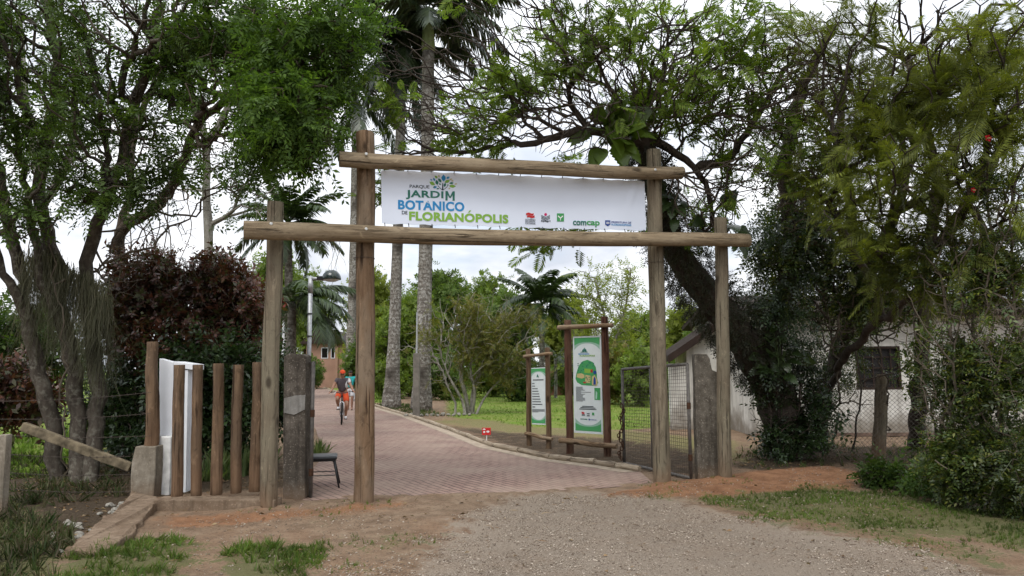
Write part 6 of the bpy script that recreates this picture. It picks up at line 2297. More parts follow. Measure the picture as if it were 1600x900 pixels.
# ------------------------------------------------------------------ palms
def palm_frond(rng, L, az, el, curve, n, leaf, width=0.035, hang=0.5, vee=0.5, width0=0.03):
    """one feather frond from the origin"""
    t = np.linspace(0, 1, 14)
    ang = el - curve * t ** 1.3
    ds = L / 13
    x = np.concatenate([[0], np.cumsum(np.cos(ang[:-1]) * ds)]); z = np.concatenate([[0], np.cumsum(np.sin(ang[:-1]) * ds)])
    twist = rng.normal(0, 0.12)
    V, F = [], []
    for i in range(13):
        w = width0 * (1 - t[i]) + 0.006; w2 = width0 * (1 - t[i + 1]) + 0.006
        k = len(V)
        V += [(x[i], w, z[i]), (x[i + 1], w2, z[i + 1]), (x[i + 1], -w2, z[i + 1]), (x[i], -w, z[i])]
        F.append([k, k + 1, k + 2, k + 3])
    for i in range(n):
        f = 0.14 + 0.86 * i / n + rng.uniform(-0.005, 0.005)
        px_, pz = np.interp(f, t, x), np.interp(f, t, z)
        a = np.interp(f, t, ang)
        l = leaf * L * (math.sin(math.pi * min(1, 0.15 + 0.80 * f)) ** 0.6) * rng.uniform(0.85, 1.1)
        for s in (-1, 1):
            fw = math.radians(rng.uniform(38, 58))
            d = np.array([math.cos(fw) * math.cos(a), s * math.sin(fw), math.cos(fw) * math.sin(a) + vee * rng.uniform(0.1, 0.8) - hang * 0.5])
            d = unit(d)
            e = np.array([0, 0, -1.0]) * l * hang * rng.uniform(0.35, 0.7)
            p = np.array([px_, 0, pz])
            m = p + d * l * 0.55 + e * 0.18
            q = p + d * l * 0.95 + e
            wv = np.array([math.cos(a), 0, math.sin(a)]) * width * 0.5
            k = len(V)
            V += [p - wv * 0.5, p + wv * 0.5, m + wv, m - wv, q + wv * 0.15, q - wv * 0.15]
            F += [[k, k + 1, k + 2, k + 3], [k + 3, k + 2, k + 4, k + 5]]
    V = np.array(V, float)
    ca, sa = math.cos(az), math.sin(az)
    return np.column_stack([V[:, 0] * ca - V[:, 1] * sa, V[:, 0] * sa + V[:, 1] * ca, V[:, 2]]), np.array(F)


def palm(name, label, base, crown, r0, r1, nf, L, mat, seed, shaft=None, bulge=0.0, el=(0.1, 1.3), curve=(0.9, 1.7), n=44, leaf=0.16, hang=0.5, width=0.035, bark=None, vee=0.5, azs=None):
    rng = np.random.default_rng(seed)
    base = Vector(base); crown = Vector(crown)
    root = thing(name, (base.x, base.y, 0), label, 'palm')
    m = 26
    pts, rs = [], []
    for i in range(m + 1):
        f = i / m
        p = V3(base.x, base.y, -0.2).lerp(crown, f) + V3(0.06 * math.sin(f * 3), 0.04 * math.sin(f * 4), 0) * (crown.z * 0.06)
        pts.append(p)
        r = r0 + (r1 - r0) * f ** 0.7 + bulge * math.exp(-((f - 0.02) / 0.09) ** 2)
        r *= 1 + 0.025 * math.sin(i * 2.1) + 0.02 * rng.normal()
        rs.append(r)
    MB().tube(pts, rs, 18).build('trunk', bark or B_PALM, root, True)
    top = pts[-1]
    if shaft:
        MB().tube([top - V3(0, 0, 0.1), top + V3(0, 0, shaft * 0.15), top + V3(0, 0, shaft * 0.6), top + V3(0, 0, shaft)], [r1 * 1.05, r1 * 1.15, r1 * 0.9, r1 * 0.45], 14).build('crownshaft', B_PALM_S, root, True)
        top = top + V3(0, 0, shaft * 0.95)
    for i in range(nf):
        az = (2.399 * i + rng.uniform(-0.25, 0.25)) if azs is None else azs[i % len(azs)] + rng.uniform(-0.2, 0.2)
        e = el[0] + (el[1] - el[0]) * ((i + 0.5) / nf) ** 0.9
        V, F = palm_frond(rng, L * rng.uniform(0.85, 1.08), az, e, rng.uniform(*curve), n, leaf, width, hang, vee)
        V = V + A3(top)
        fo = link('frond', np_mesh('frond', V, F), mat, root)
    return root


def gpY(px, Y):
    p = at(px, 600, Y)
    return V3(p.x, p.y, 0)


b1, b2 = gp(611, 638), gp(658, 641)
Y1, Y2 = b1.y, b2.y
palm('royal_palm', 'royal palm with a swollen base, left of the two tall palms beyond the banner', b1, at(627, 120, Y1), 0.30, 0.21, 24, 3.6, L_PALM_D, 201, 1.4, 0.14, (-1.3, 1.1), (0.7, 1.5), 60, 0.2, 0.9, 0.13)
palm('royal_palm', 'tallest royal palm, the one right of the swollen palm, crown cut by the top edge', b2, at(669, 78, Y2), 0.34, 0.27, 24, 4.4, L_PALM_D, 202, 1.7, 0.13, (-0.35, 1.1), (0.7, 1.3), 64, 0.2, 0.95, 0.13)
palm('royal_palm', 'distant royal palm seen between the left gateway posts', gpY(546, 58), at(556, 190, 58), 0.40, 0.31, 20, 6.4, L_PALM_D, 203, 2.2, 0.1, (-0.7, 1.1), (0.8, 1.5), 54, 0.2, 0.9, 0.18)
palm('feather_palm', 'bushy palm with spiky fronds above the street lamp', gpY(452, 24), at(450, 350, 24), 0.16, 0.12, 30, 2.0, L_PALM, 204, None, 0, (-0.8, 1.4), (0.6, 1.5), 54, 0.24, 0.6, 0.075)
palm('feather_palm', 'low palm with long fronds drooping beside the lamp pole', gpY(455, 19), at(456, 472, 19), 0.13, 0.11, 26, 1.85, L_PALM, 205, None, 0, (-0.3, 0.85), (0.9, 1.8), 60, 0.26, 0.6, 0.04, None, 0.4, [0.0, 0.3, -0.4, 0.8, -0.9, 1.7, 3.3, -1.6, 2.5, 0.1])
palm('feather_palm', 'single palm rising above the shrubs behind the two boards', gpY(846, 40), at(846, 478, 40), 0.17, 0.13, 24, 3.0, L_PALM, 206, None, 0, (-0.5, 1.45), (0.9, 1.9), 50, 0.22, 0.7, 0.12)
palm('feather_palm', 'small low palm beyond the terracotta wall between the boards', gpY(868, 44), at(868, 560, 44), 0.1, 0.1, 10, 1.8, L_PALM, 207, None, 0, (-0.2, 1.3), (1.0, 1.8), 24, 0.2, 0.7, 0.06)

# ------------------------------------------------------------------ background trees
BG = [  # px, top, half width, bottom, Y, leaf, label
    (585, 432, 62, 600, 62, 1, 'yellow green far tree just right of the tall brown post'),
    (690, 428, 58, 600, 58, 2, 'round topped far tree between the two palm trunks and the olive tree'),
    (760, 436, 60, 600, 66, 0, 'far tree above the small olive tree'),
    (645, 470, 60, 605, 48, 0, 'leafy tree behind the swollen palm trunk'),
    (800, 470, 50, 605, 52, 2, 'dark far tree left of the single palm'),
    (885, 470, 45, 605, 54, 1, 'light green far tree behind the taller board'),
    (1005, 500, 48, 600, 56, 0, 'green far tree left of the tall grey gateway post'),
    (1065, 490, 42, 600, 60, 1, 'light green far tree in the gap right of the grey gateway post'),
    (1110, 520, 45, 610, 50, 2, 'dark green tree behind the brown gable roof'),
    (478, 430, 42, 548, 75, 0, 'dark far tree behind the street lamp'),
    (428, 400, 52, 590, 45, 0, 'green far tree behind the left gateway posts'),
    (1190, 470, 60, 610, 60, 0, 'far tree behind the ivy covered tree'),
]
for i, (px, top, hw_, bot, Y, li, lab) in enumerate(BG):
    top -= 14; hw_ *= 1.08
    g0 = gpY(px, Y)
    cy = (top + bot) / 2
    hh = (bot - top) / 2
    rr = np.random.default_rng(300 + i)
    bl_b = []
    for k in range(6):
        a = rr.uniform(-1, 1); b = rr.uniform(-1, 0.9)
        bl_b.append((px + a * hw_ * 0.6, cy + b * hh * 0.55, Y + rr.uniform(-1.5, 1.0), hw_ * rr.uniform(0.35, 0.55), hh * rr.uniform(0.3, 0.42), 1.7, 46))
    bl_b += [(px, top + hh * 0.42, Y, hw_ * 0.55, hh * 0.40, 1.8, 80), (px, bot - hh * 0.5, Y - 1, hw_ * 0.8, hh * 0.5, 1.6, 80)]
    make_tree('broadleaf_tree', lab, 'tree', [([g0 - V3(0, 0, 0.2), at(px, bot - hh * 0.5, Y), at(px + 4, cy, Y)], 0.26, 0.12)], bl_b, B_BROWN, L_BG[li], CLUMP, 10, 0.50, 300 + i, 'far trees behind the lawn', step=0.6, r_tip=0.018, jit=0.35, droop=0.2)
# loose airy tree in front of the far ones
make_tree('airy_tree', 'thin airy tree with sparse leaves right of the taller board', 'tree',
          [([gpY(950, 38) - V3(0, 0, 0.2), at(950, 560, 38), at(945, 500, 38), at(930, 440, 38)], 0.12, 0.04), ([at(950, 560, 38), at(975, 490, 38), at(985, 430, 38)], 0.07, 0.03)],
          [(925, 445, 38, 36, 35, 1.0, 60), (975, 440, 38, 28, 40, 1.0, 50), (945, 500, 38, 55, 50, 1.2, 90), (985, 530, 38, 30, 60, 1, 60), (910, 540, 38, 40, 50, 1, 60)],
          B_PALE, L_BG[1], SPRIGS, 4, 0.55, 330, step=0.4, r_tip=0.012, bare=0.25, jit=0.25)
# hedge of garden shrubs along the lawn
for i, (px, top, hw_, bot, Y, mat, lab) in enumerate((
        (605, 560, 26, 612, 44, L_BG[0], 'shrub beside the swollen palm base'), (690, 548, 40, 612, 42, L_BG[2], 'dark shrub behind the square concrete post'), (775, 560, 40, 606, 46, L_BG[0], 'far shrub right of the olive tree'), (950, 540, 40, 606, 36, L_OLIVE, 'dry olive shrub right of the taller board'), (1000, 545, 36, 606, 34, L_BG[0], 'green shrub behind the open mesh gate'), (1045, 560, 34, 606, 40, L_BG[2], 'dark shrub left of the house corner'), (895, 560, 36, 604, 48, L_BG[2], 'shrub behind the two boards'), (489, 556, 9, 597, 66, L_BG[2], 'dark shrub beside the pink house'), (558, 530, 14, 600, 50, L_BG[2], 'dark column shrub left of the tall brown post'), (1120, 570, 40, 620, 34, L_BG[0], 'shrub beyond the house corner'), (820, 580, 30, 610, 40, L_MID, 'low bright shrub behind the shorter board'))):
    g0 = gpY(px, Y)
    cy, hh = (top + bot) / 2, (bot - top) / 2
    make_tree('shrub', lab, 'bush', [([g0 - V3(0, 0, 0.1), at(px, cy + hh * 0.5, Y), at(px, cy, Y)], 0.06, 0.03)],
              [(px, cy, Y, hw_, hh, 0.9, 110), (px - hw_ * 0.5, cy + hh * 0.3, Y, hw_ * 0.6, hh * 0.7, 0.8, 50), (px + hw_ * 0.5, cy + hh * 0.4, Y, hw_ * 0.6, hh * 0.6, 0.8, 50)],
              B_TWIG, mat, CLUMP, 4, 0.42, 340 + i, 'garden shrubs along the far side of the lawn', step=0.5, r_tip=0.012, jit=0.2)

# small olive tree in its ring of stones
ty = gp(733, 646).y
tg = gp(733, 646)
make_tree('olive_tree', 'small many stemmed tree with olive brown foliage in a ring of stones', 'tree',
          [(rooted(738, 646, [(738, 625, ty), (745, 595, ty), (765, 550, ty), (790, 510, ty)]), 0.10, 0.03),
           (rooted(733, 646, [(728, 620, ty - 0.1), (720, 580, ty - 0.2), (732, 530, ty - 0.1), (738, 490, ty)]), 0.09, 0.03),
           (rooted(727, 647, [(722, 625, ty - 0.2), (705, 595, ty - 0.3), (690, 560, ty - 0.3)]), 0.07, 0.02),
           (rooted(711, 647, [(712, 630, ty - 0.2), (700, 605, ty - 0.2), (692, 580, ty - 0.2)]), 0.05, 0.02),
           (rooted(742, 647, [(755, 625, ty - 0.1), (775, 600, ty - 0.2), (795, 580, ty - 0.2)]), 0.05, 0.02),
           (rooted(735, 646, [(742, 615, ty - 0.2), (735, 570, ty - 0.3), (752, 520, ty - 0.3)]), 0.07, 0.02)],
          [(745, 490, ty, 75, 40, 1.1, 230), (700, 530, ty - 0.2, 55, 45, 1.0, 150), (790, 530, ty - 0.2, 52, 50, 1.0, 170), (745, 560, ty - 0.5, 75, 38, 0.7, 150), (690, 580, ty, 36, 30, 0.6, 50), (800, 580, ty, 40, 30, 0.6, 60), (650, 540, ty + 0.5, 34, 40, 0.6, 50), (830, 500, ty, 24, 36, 0.5, 40)],
          B_PALE, L_OLIVE, SPRIG_S, 5, 0.36, 350, step=0.3, r_tip=0.007, jit=0.14, gap=(1.3, 0.47))
# ------------------------------------------------------------------ right: the old tree that arches over the gateway
yh = gp(1232, 716).y
T_MAIN = rooted(1238, 716, [(1222, 650, yh - 0.2), (1195, 580, yh - 0.5), (1150, 515, yh - 0.9), (1095, 448, yh - 1.3), (1055, 392, yh - 1.6), (1032, 330, yh - 2.0), (1014, 265, yh - 2.4), (1002, 217, yh - 2.8)])
LIMB = W_([(1002, 217, yh - 2.8), (930, 205, yh - 3.1), (850, 218, yh - 3.3), (745, 236, yh - 3.5), (660, 228, yh - 3.6)])
TH = [(T_MAIN, 0.44, 0.14), (LIMB, 0.085, 0.022), (W_([(1002, 217, yh - 2.8), (1045, 232, yh - 2.7), (1085, 262, yh - 2.6), (1108, 305, yh - 2.6), (1112, 350, yh - 2.5)]), 0.075, 0.03),
      (W_([(1010, 217, yh - 2.8), (1000, 188, yh - 2.8), (1034, 125, yh - 2.9), (1044, 70, yh - 3), (1110, 10, yh - 3.2)]), 0.055, 0.015),
      (W_([(930, 205, yh - 3.1), (902, 178, yh - 3.1), (888, 140, yh - 3.2), (881, 70, yh - 3.3), (850, 10, yh - 3.5)]), 0.055, 0.015),
      (W_([(888, 140, yh - 3.2), (925, 95, yh - 3.4), (1000, 55, yh - 3.6), (1090, 25, yh - 3.8)]), 0.03, 0.012),
      (W_([(1085, 262, yh - 2.6), (1140, 245, yh - 2.3), (1195, 160, yh - 2.3), (1250, 70, yh - 2.2)]), 0.08, 0.025),
      (W_([(850, 218, yh - 3.3), (800, 160, yh - 3.4), (760, 80, yh - 3.5), (720, 40, yh - 3.6)]), 0.03, 0.012),
      (W_([(1195, 580, yh - 0.5), (1224, 480, yh - 0.6), (1236, 380, yh - 0.8), (1226, 260, yh - 1.1), (1255, 140, yh - 1.4), (1300, 40, yh - 1.8)]), 0.22, 0.07),
      (W_([(1032, 330, yh - 2.0), (1005, 335, yh - 2.2), (940, 350, yh - 2.4), (880, 372, yh - 2.6)]), 0.03, 0.012)]
arch, aP, apar, aends, ar = make_tree('arching_tree', 'old leaning tree whose bare twiggy limbs arch above the banner', 'tree', TH,
          [(640, 130, 11.0, 85, 80, 1.2, 180), (740, 150, 11.0, 95, 85, 1.4, 300), (660, 215, 11, 70, 24, 0.9, 90), (850, 100, 11.0, 110, 90, 1.5, 330), (960, 110, 11.2, 110, 95, 1.5, 360), (1060, 120, 11.6, 100, 95, 1.5, 330), (900, 210, 11.0, 130, 40, 1.0, 160), (1150, 180, 12.0, 80, 100, 1.3, 260), (1150, 60, 11.5, 90, 60, 1.2, 180), (780, 20, 11, 130, 50, 1.5, 160), (980, 10, 11, 150, 50, 1.5, 180), (1110, 310, 12.4, 50, 55, 0.8, 90), (840, 372, 12.0, 65, 26, 0.6, 46), (960, 340, 12.2, 60, 24, 0.5, 24), (590, 290, 11.5, 40, 60, 0.8, 46), (1250, 230, 12.3, 80, 90, 1.2, 200)],
          B_DARK, L_LIME, FROND_S, 3, 0.27, 401, step=0.17, r_tip=0.0058, pw=0.31, alpha=0.45, bare=0.55, wob=0.22, droop=0.08, jit=0.07, rmax=0.30, bend=0.35, bpw=0.36, gap=(1.3, 0.44))
# dense bare twigs of the same tree
rng = np.random.default_rng(402)
def twig_tangle(name, label, blobs, anchors, mat, seed, step=0.16, r=0.0045, parent=None, cat='vine', wob=0.25, alpha=0.5):
    rg = np.random.default_rng(seed)
    tips = blob_pts(blobs, rg, 0.4)
    P, par, mr, ends = grow(anchors, tips, rg, step, alpha, wob, 0.3)
    me, r_ = limbs_mesh(name, P, par, mr, ends, r, 0.36, 0.025)
    if parent is not None:
        return link(name, me, mat, parent, True)
    o = link(name, me, mat, None, True, origin=(anchors[0][0][0].x, anchors[0][0][0].y, 0.0))
    return tag(o, label, cat)


tw = twig_tangle('twigs', None, [(1100, 120, 11.4, 90, 70, 1.0, 420), (1000, 140, 11.2, 120, 70, 1.0, 340), (720, 200, 11, 120, 50, 0.9, 260), (1180, 220, 11.8, 90, 100, 1.0, 380), (880, 150, 11, 110, 90, 1.0, 240), (1110, 320, 12, 70, 60, 0.7, 160), (1290, 130, 11.4, 90, 60, 1.0, 220)],
            [(W_([(1010, 217, yh - 2.8), (1034, 125, yh - 2.9), (1110, 60, yh - 3.2)]), 0.02, 0.01), (W_([(930, 205, yh - 3.1), (850, 170, yh - 3.3), (745, 200, yh - 3.5), (660, 205, yh - 3.6)]), 0.02, 0.01), (W_([(1010, 217, yh - 2.8), (1120, 180, yh - 2.6), (1200, 160, yh - 2.3)]), 0.02, 0.01)], B_TWIG, 403, parent=arch)

# feathery tree of the right edge
yt = gp(1275, 708).y
RT = [(rooted(1275, 708, [(1285, 620, yt), (1318, 530, yt - 0.3), (1352, 440, yt - 0.8), (1400, 330, yt - 1.8), (1440, 210, yt - 2.8), (1500, 120, yt - 3.6), (1540, 20, yt - 4)]), 0.18, 0.035),
      (W_([(1352, 440, yt - 0.8), (1330, 330, yt - 1.0), (1310, 220, yt - 1.6), (1330, 100, yt - 2.2)]), 0.12, 0.05),
      (W_([(1400, 330, yt - 1.8), (1480, 290, yt - 2.6), (1570, 240, yt - 3.6)]), 0.08, 0.03)]
make_tree('feathery_tree', 'spreading tree with large feathery olive leaves filling the upper right corner', 'tree', RT,
          [(1500, 90, 9.6, 110, 70, 1.0, 104), (1580, 170, 9.2, 80, 90, 0.9, 96), (1400, 150, 10.2, 100, 90, 1.2, 120), (1300, 100, 11.0, 90, 80, 1.2, 96), (1430, 260, 9.8, 110, 60, 1.0, 96), (1540, 300, 9.4, 80, 50, 0.8, 64), (1300, 260, 11, 70, 60, 1.0, 64), (1420, 20, 10.5, 150, 40, 1.2, 88), (1580, 30, 9.5, 80, 50, 1.0, 56), (1230, 60, 11.4, 60, 60, 1.0, 40), (1350, 340, 10.5, 70, 40, 0.8, 40), (1480, 380, 9.9, 110, 60, 0.7, 72), (1570, 420, 9.6, 60, 60, 0.5, 48), (1400, 420, 10.6, 60, 50, 0.6, 32)],
          B_DARK, L_FERN, FRONDS, 3, 0.46, 411, step=0.22, r_tip=0.008, droop=0.12, jit=0.15, back=3, wob=0.25, out=0.7, gap=(1.4, 0.55), alpha=0.5, pw=0.38, rmax=0.07)
make_tree('feathery_tree', 'darker feathery leaved tree behind the upper right one', 'tree',
          [(rooted(1430, 700, [(1440, 560, 14), (1450, 400, 13.6), (1460, 250, 13.2), (1420, 100, 12.8)]), 0.18, 0.06), (W_([(1450, 400, 13.6), (1540, 280, 13), (1590, 160, 12.6)]), 0.1, 0.04)],
          [(1400, 90, 12.8, 140, 90, 1.5, 75), (1560, 120, 12.8, 100, 110, 1.5, 75), (1480, 250, 13, 120, 80, 1.2, 65), (1300, 180, 13, 90, 90, 1.2, 45), (1590, 330, 12.8, 70, 70, 1.0, 30)],
          B_DARK, L_FERN_D, FRONDS, 3, 0.46, 412, step=0.3, r_tip=0.009, droop=0.15, jit=0.18, back=3, gap=(1.4, 0.60), wob=0.25, alpha=0.5, pw=0.38, rmax=0.07)

twig_tangle('dry_vines', 'mass of brown twigs caught in the feathery crown at the upper right', [(1230, 130, 11.2, 100, 70, 0.9, 260), (1330, 170, 10.8, 90, 80, 0.9, 200), (1550, 90, 9.6, 90, 40, 0.7, 200), (1430, 110, 10.2, 90, 60, 0.8, 140), (1250, 300, 12, 70, 70, 0.7, 160), (1480, 260, 9.9, 100, 60, 0.7, 130)], [(W_([(1330, 330, yt - 1.0), (1310, 220, yt - 1.6), (1300, 130, yt - 2.6), (1240, 110, yt - 2.9)]), 0.02, 0.01), (W_([(1440, 210, yt - 2.8), (1500, 120, yt - 3.8), (1560, 80, yt - 4.2)]), 0.02, 0.01), (W_([(1400, 330, yt - 1.8), (1480, 270, yt - 3.6), (1540, 250, yt - 4)]), 0.016, 0.008)], B_LIANA, 435, r=0.0048, wob=0.3, alpha=0.35)
# thicket with red hibiscus flowers
yk = 9.6
def stem(px0, py0, pts, r0=0.03, r1=0.012):
    return (rooted(px0, py0, pts), r0, r1)
th_root, thP, thpar, thends, thr = make_tree('hibiscus_thicket', 'dense dark leafy hibiscus thicket with two red flowers at the right margin', 'bush',
          [stem(1480, 772, [(1470, 690, yk + 0.3), (1490, 560, yk), (1470, 430, yk), (1480, 330, yk)]), stem(1520, 780, [(1535, 660, yk), (1520, 520, yk), (1545, 400, yk), (1540, 240, yk)]), stem(1570, 790, [(1560, 690, yk - 0.2), (1590, 560, yk - 0.3), (1575, 420, yk - 0.3), (1590, 280, yk - 0.3)]), stem(1440, 752, [(1462, 690, yk + 0.5), (1440, 580, yk + 0.6), (1420, 470, yk + 0.8)], 0.022), stem(1600, 800, [(1610, 690, yk - 0.6), (1600, 560, yk - 0.6)])],
          [(1505, 560, yk, 46, 120, 0.5, 200), (1480, 720, yk, 40, 40, 0.4, 70), (1560, 600, yk - 0.3, 80, 150, 0.6, 420), (1550, 430, yk - 0.1, 85, 90, 0.6, 260), (1440, 420, yk + 0.6, 55, 70, 0.5, 70), (1500, 720, yk - 0.2, 55, 62, 0.4, 150), (1585, 750, yk - 0.8, 50, 55, 0.4, 140), (1496, 650, yk + 0.2, 36, 60, 0.4, 60), (1560, 290, yk, 60, 60, 0.5, 80), (1640, 600, yk - 0.6, 60, 200, 0.5, 160)],
          B_LIANA, L_THICK, SPRIGS + SPRIG_S, 5, 0.21, 421, gap=(1.6, 0.46), step=0.16, r_tip=0.005, pw=0.35, droop=0.35, jit=0.09, alpha=0.2, wob=0.25, rmax=0.03)
M_PETAL = m_leaf('petal_red', [(0.62, 0.02, 0.03), (0.50, 0.015, 0.03)], 0.2, 0.6, 0.2)
for (px, py, Y, s) in ((1543, 216, yk - 0.65, 0.046), (1520, 297, yk - 0.6, 0.034)):
    c = A3(at(px, py, Y))
    V, F = [], []
    for k in range(5):
        a = 2 * math.pi * k / 5
        rad = np.array([math.cos(a), -0.35, math.sin(a)])
        tn = np.array([-math.sin(a), 0, math.cos(a)])
        kk = len(V)
        wob_ = np.array([0, 0.25 * s * math.sin(k * 2.3), 0])
        V += [c + rad * s * 0.1, c + rad * s * 0.7 + tn * s * 0.42 + wob_, c + rad * s * (1.0 + 0.15 * math.sin(k * 5)) - wob_ * 1.5, c + rad * s * 0.75 - tn * s * 0.38]
        F.append([kk, kk + 1, kk + 2, kk + 3])
    fl = link('flower', np_mesh('flower', np.array(V), np.array(F)), M_PETAL, th_root)
    MB().tube([Vector(c), Vector(c) + V3(0.01, -s * 0.9, -0.01)], 0.006, 5).build('stamen', INK_TAN, fl)
make_tree('shrub', 'low leafy weeds at the foot of the wooden fence post', 'bush',
          [(rooted(1395, 765, [(1395, 740, 11.2), (1400, 705, 11.2)]), 0.015, 0.008)], [(1392, 738, 11.1, 20, 32, 0.3, 40), (1430, 758, 10.6, 34, 14, 0.3, 34), (1360, 752, 11.2, 24, 10, 0.25, 26), (1475, 772, 10, 34, 16, 0.3, 40)], B_TWIG, L_MID, SPRIG_B, 3, 0.20, 422, r_tip=0.004, step=0.12, jit=0.04)

# brown tangle of dry climbers between the trees, in front of the house
twig_tangle('dry_vines', 'brown tangle of dry climbers hanging in front of the white house', [(1300, 430, 14.5, 100, 80, 0.9, 420), (1380, 500, 14.3, 90, 40, 0.7, 150), (1270, 330, 13.5, 80, 80, 0.8, 260), (1420, 420, 13.5, 70, 90, 0.7, 260), (1340, 640, 14.2, 60, 50, 0.4, 45), (1290, 510, 14, 50, 50, 0.5, 120)],
            [(rooted(1300, 705, [(1310, 600, 14.4), (1290, 480, 14.5), (1300, 380, 14.4), (1270, 280, 13.6)]), 0.02, 0.01), (rooted(1380, 705, [(1385, 610, 14.4), (1370, 500, 14.4), (1400, 380, 13.8)]), 0.02, 0.01)], B_LIANA, 431, wob=0.4, r=0.0055, alpha=0.25)
make_tree('climber', 'sparse green climber draped over the roof edge of the white house', 'vine',
          [(rooted(1330, 706, [(1345, 600, 14.6), (1330, 500, 14.6), (1360, 440, 14.4)]), 0.02, 0.01)],
          [(1300, 450, 14.4, 90, 70, 0.7, 120), (1390, 465, 14.2, 70, 45, 0.6, 90), (1300, 380, 14, 80, 60, 0.6, 90), (1370, 400, 14, 80, 50, 0.7, 110), (1440, 560, 13.6, 22, 70, 0.4, 40), (1215, 420, 14.0, 50, 80, 0.7, 150), (1250, 340, 13.8, 60, 60, 0.7, 110)], B_TWIG, L_THICK, SPRIGS, 4, 0.30, 432, r_tip=0.004, step=0.2, droop=0.4, jit=0.12, pw=0.35, rmax=0.02)


# ---- leaves that clothe the leaning trunk
def clothe(pts, rads, count, T, size, rng, spread=0.06, hang=0.6, thin=0.0):
    pts = [A3(p) for p in pts]
    seg = np.array([np.linalg.norm(b - a) for a, b in zip(pts[:-1], pts[1:])])
    cum = np.concatenate([[0], np.cumsum(seg)])
    s = rng.random(count) * cum[-1]
    P = np.stack([np.interp(s, cum, [p[k] for p in pts]) for k in range(3)], 1)
    r = np.interp(s, cum, rads)
    i = np.clip(np.searchsorted(cum, s) - 1, 0, len(seg) - 1)
    tg = unit(np.array([pts[k + 1] - pts[k] for k in i]))
    n = unit(np.cross(tg, unit(rng.normal(size=P.shape))))
    pos = P + n * (r + rng.random(count) * spread)[:, None]
    d = n * 0.6 + rng.normal(0, 0.5, P.shape); d[:, 2] -= hang
    if thin:
        q = vnoise(pos[:, 0] * 1.9 + pos[:, 1], pos[:, 2] * 1.9, 31) * 0.6 + vnoise(pos[:, 0] * 4.5, pos[:, 2] * 4.5 + pos[:, 1], 32) * 0.4
        ok = q > thin
        pos, d, n = pos[ok], d[ok], n[ok]
        count = len(pos)
    sz = size * (0.6 + 0.8 * rng.random(count))
    w = rng.integers(0, len(T), count)
    return merge([inst(t, pos[w == k], d[w == k], n[w == k] + rng.normal(0, 0.3, (int((w == k).sum()), 3)), sz[w == k]) for k, t in enumerate(T)])


L_IVY = m_leaf('leaf_ivy', [(0.022, 0.026, 0.012), (0.034, 0.040, 0.016), (0.05, 0.038, 0.02), (0.028, 0.042, 0.014)], 0.12, 0.5, 0.3)
rng = np.random.default_rng(441)
V, F = clothe(T_MAIN[2:9], [0.36, 0.36, 0.36, 0.33, 0.27, 0.22, 0.16], 4200, SPRIG_S + SPRIGS, 0.17, rng, 0.14)
iv = link('ivy', np_mesh('ivy', V, F), L_IVY, None, origin=(T_MAIN[3].x, T_MAIN[3].y, 0))
tag(iv, 'brownish ivy coat wrapped round the leaning trunk by the right gateway posts', 'ivy')
V, F = clothe(W_([(1285, 620, yt), (1318, 530, yt - 0.3), (1352, 440, yt - 0.8), (1385, 360, yt - 1.5)]), [0.2, 0.19, 0.17, 0.14], 1300, SPRIGS, 0.22, rng, 0.3, thin=0.4)
iv3 = link('ivy', np_mesh('ivy', V, F), L_THICK, None, origin=(RT[0][0][0].x, RT[0][0][0].y, 0))
tag(iv3, 'green ivy on the forked trunk left of the house window', 'ivy')
V, F = clothe(W_([(1195, 580, yh - 0.5), (1224, 480, yh - 0.6), (1236, 380, yh - 0.8), (1226, 260, yh - 1.1)]), [0.22, 0.26, 0.32, 0.18], 2600, SPRIGS, 0.26, rng, 0.55, thin=0.46)
iv2 = link('ivy', np_mesh('ivy', V, F), L_GLOSSY, None, origin=(T_MAIN[2].x + 0.5, T_MAIN[2].y, 0))
tag(iv2, 'dark green ivy on the upright trunk in front of the house', 'ivy')
# hanging rootlets below the leaning trunk
mb = MB()
rg = random.Random(8)
for i in range(90):
    f = rg.uniform(2.2, 7.0)
    a, b = T_MAIN[int(f)], T_MAIN[int(f) + 1]
    p = a.lerp(b, f % 1) + V3(rg.uniform(-0.2, 0.2), rg.uniform(-0.25, 0.25), -0.22)
    L = rg.uniform(0.15, 0.75)
    mb.tube([p, p + V3(rg.uniform(-0.03, 0.03), 0, -L * 0.5), p + V3(rg.uniform(-0.06, 0.06), 0, -L)], 0.0035, 3, False)
hr = mb.build('hanging_roots', B_TWIG, None, origin=(T_MAIN[4].x, T_MAIN[4].y, 0))
tag(hr, 'fringe of thin rootlets hanging under the leaning ivy covered trunk', 'roots')

# dark bushy clump at the foot of the old tree
make_tree('shrub', 'dark clump of ivy and vines round the foot of the leaning tree', 'bush',
          [(rooted(1250, 716, [(1248, 660, yh - 0.5), (1250, 590, yh - 0.6)]), 0.03, 0.015), (rooted(1210, 716, [(1205, 660, yh - 0.6), (1200, 610, yh - 0.6)]), 0.02, 0.012)],
          [(1235, 640, yh - 0.55, 62, 62, 0.5, 330), (1200, 590, yh - 0.6, 34, 40, 0.4, 90), (1280, 640, yh - 0.5, 30, 60, 0.4, 110), (1230, 690, yh - 0.7, 50, 24, 0.35, 90), (1250, 570, yh - 0.5, 46, 36, 0.4, 110)],
          B_TWIG, L_GLOSSY, SPRIG_B + SPRIGS, 3, 0.21, 442, r_tip=0.005, step=0.16, jit=0.12, pw=0.35, rmax=0.02, gap=(2.2, 0.42))


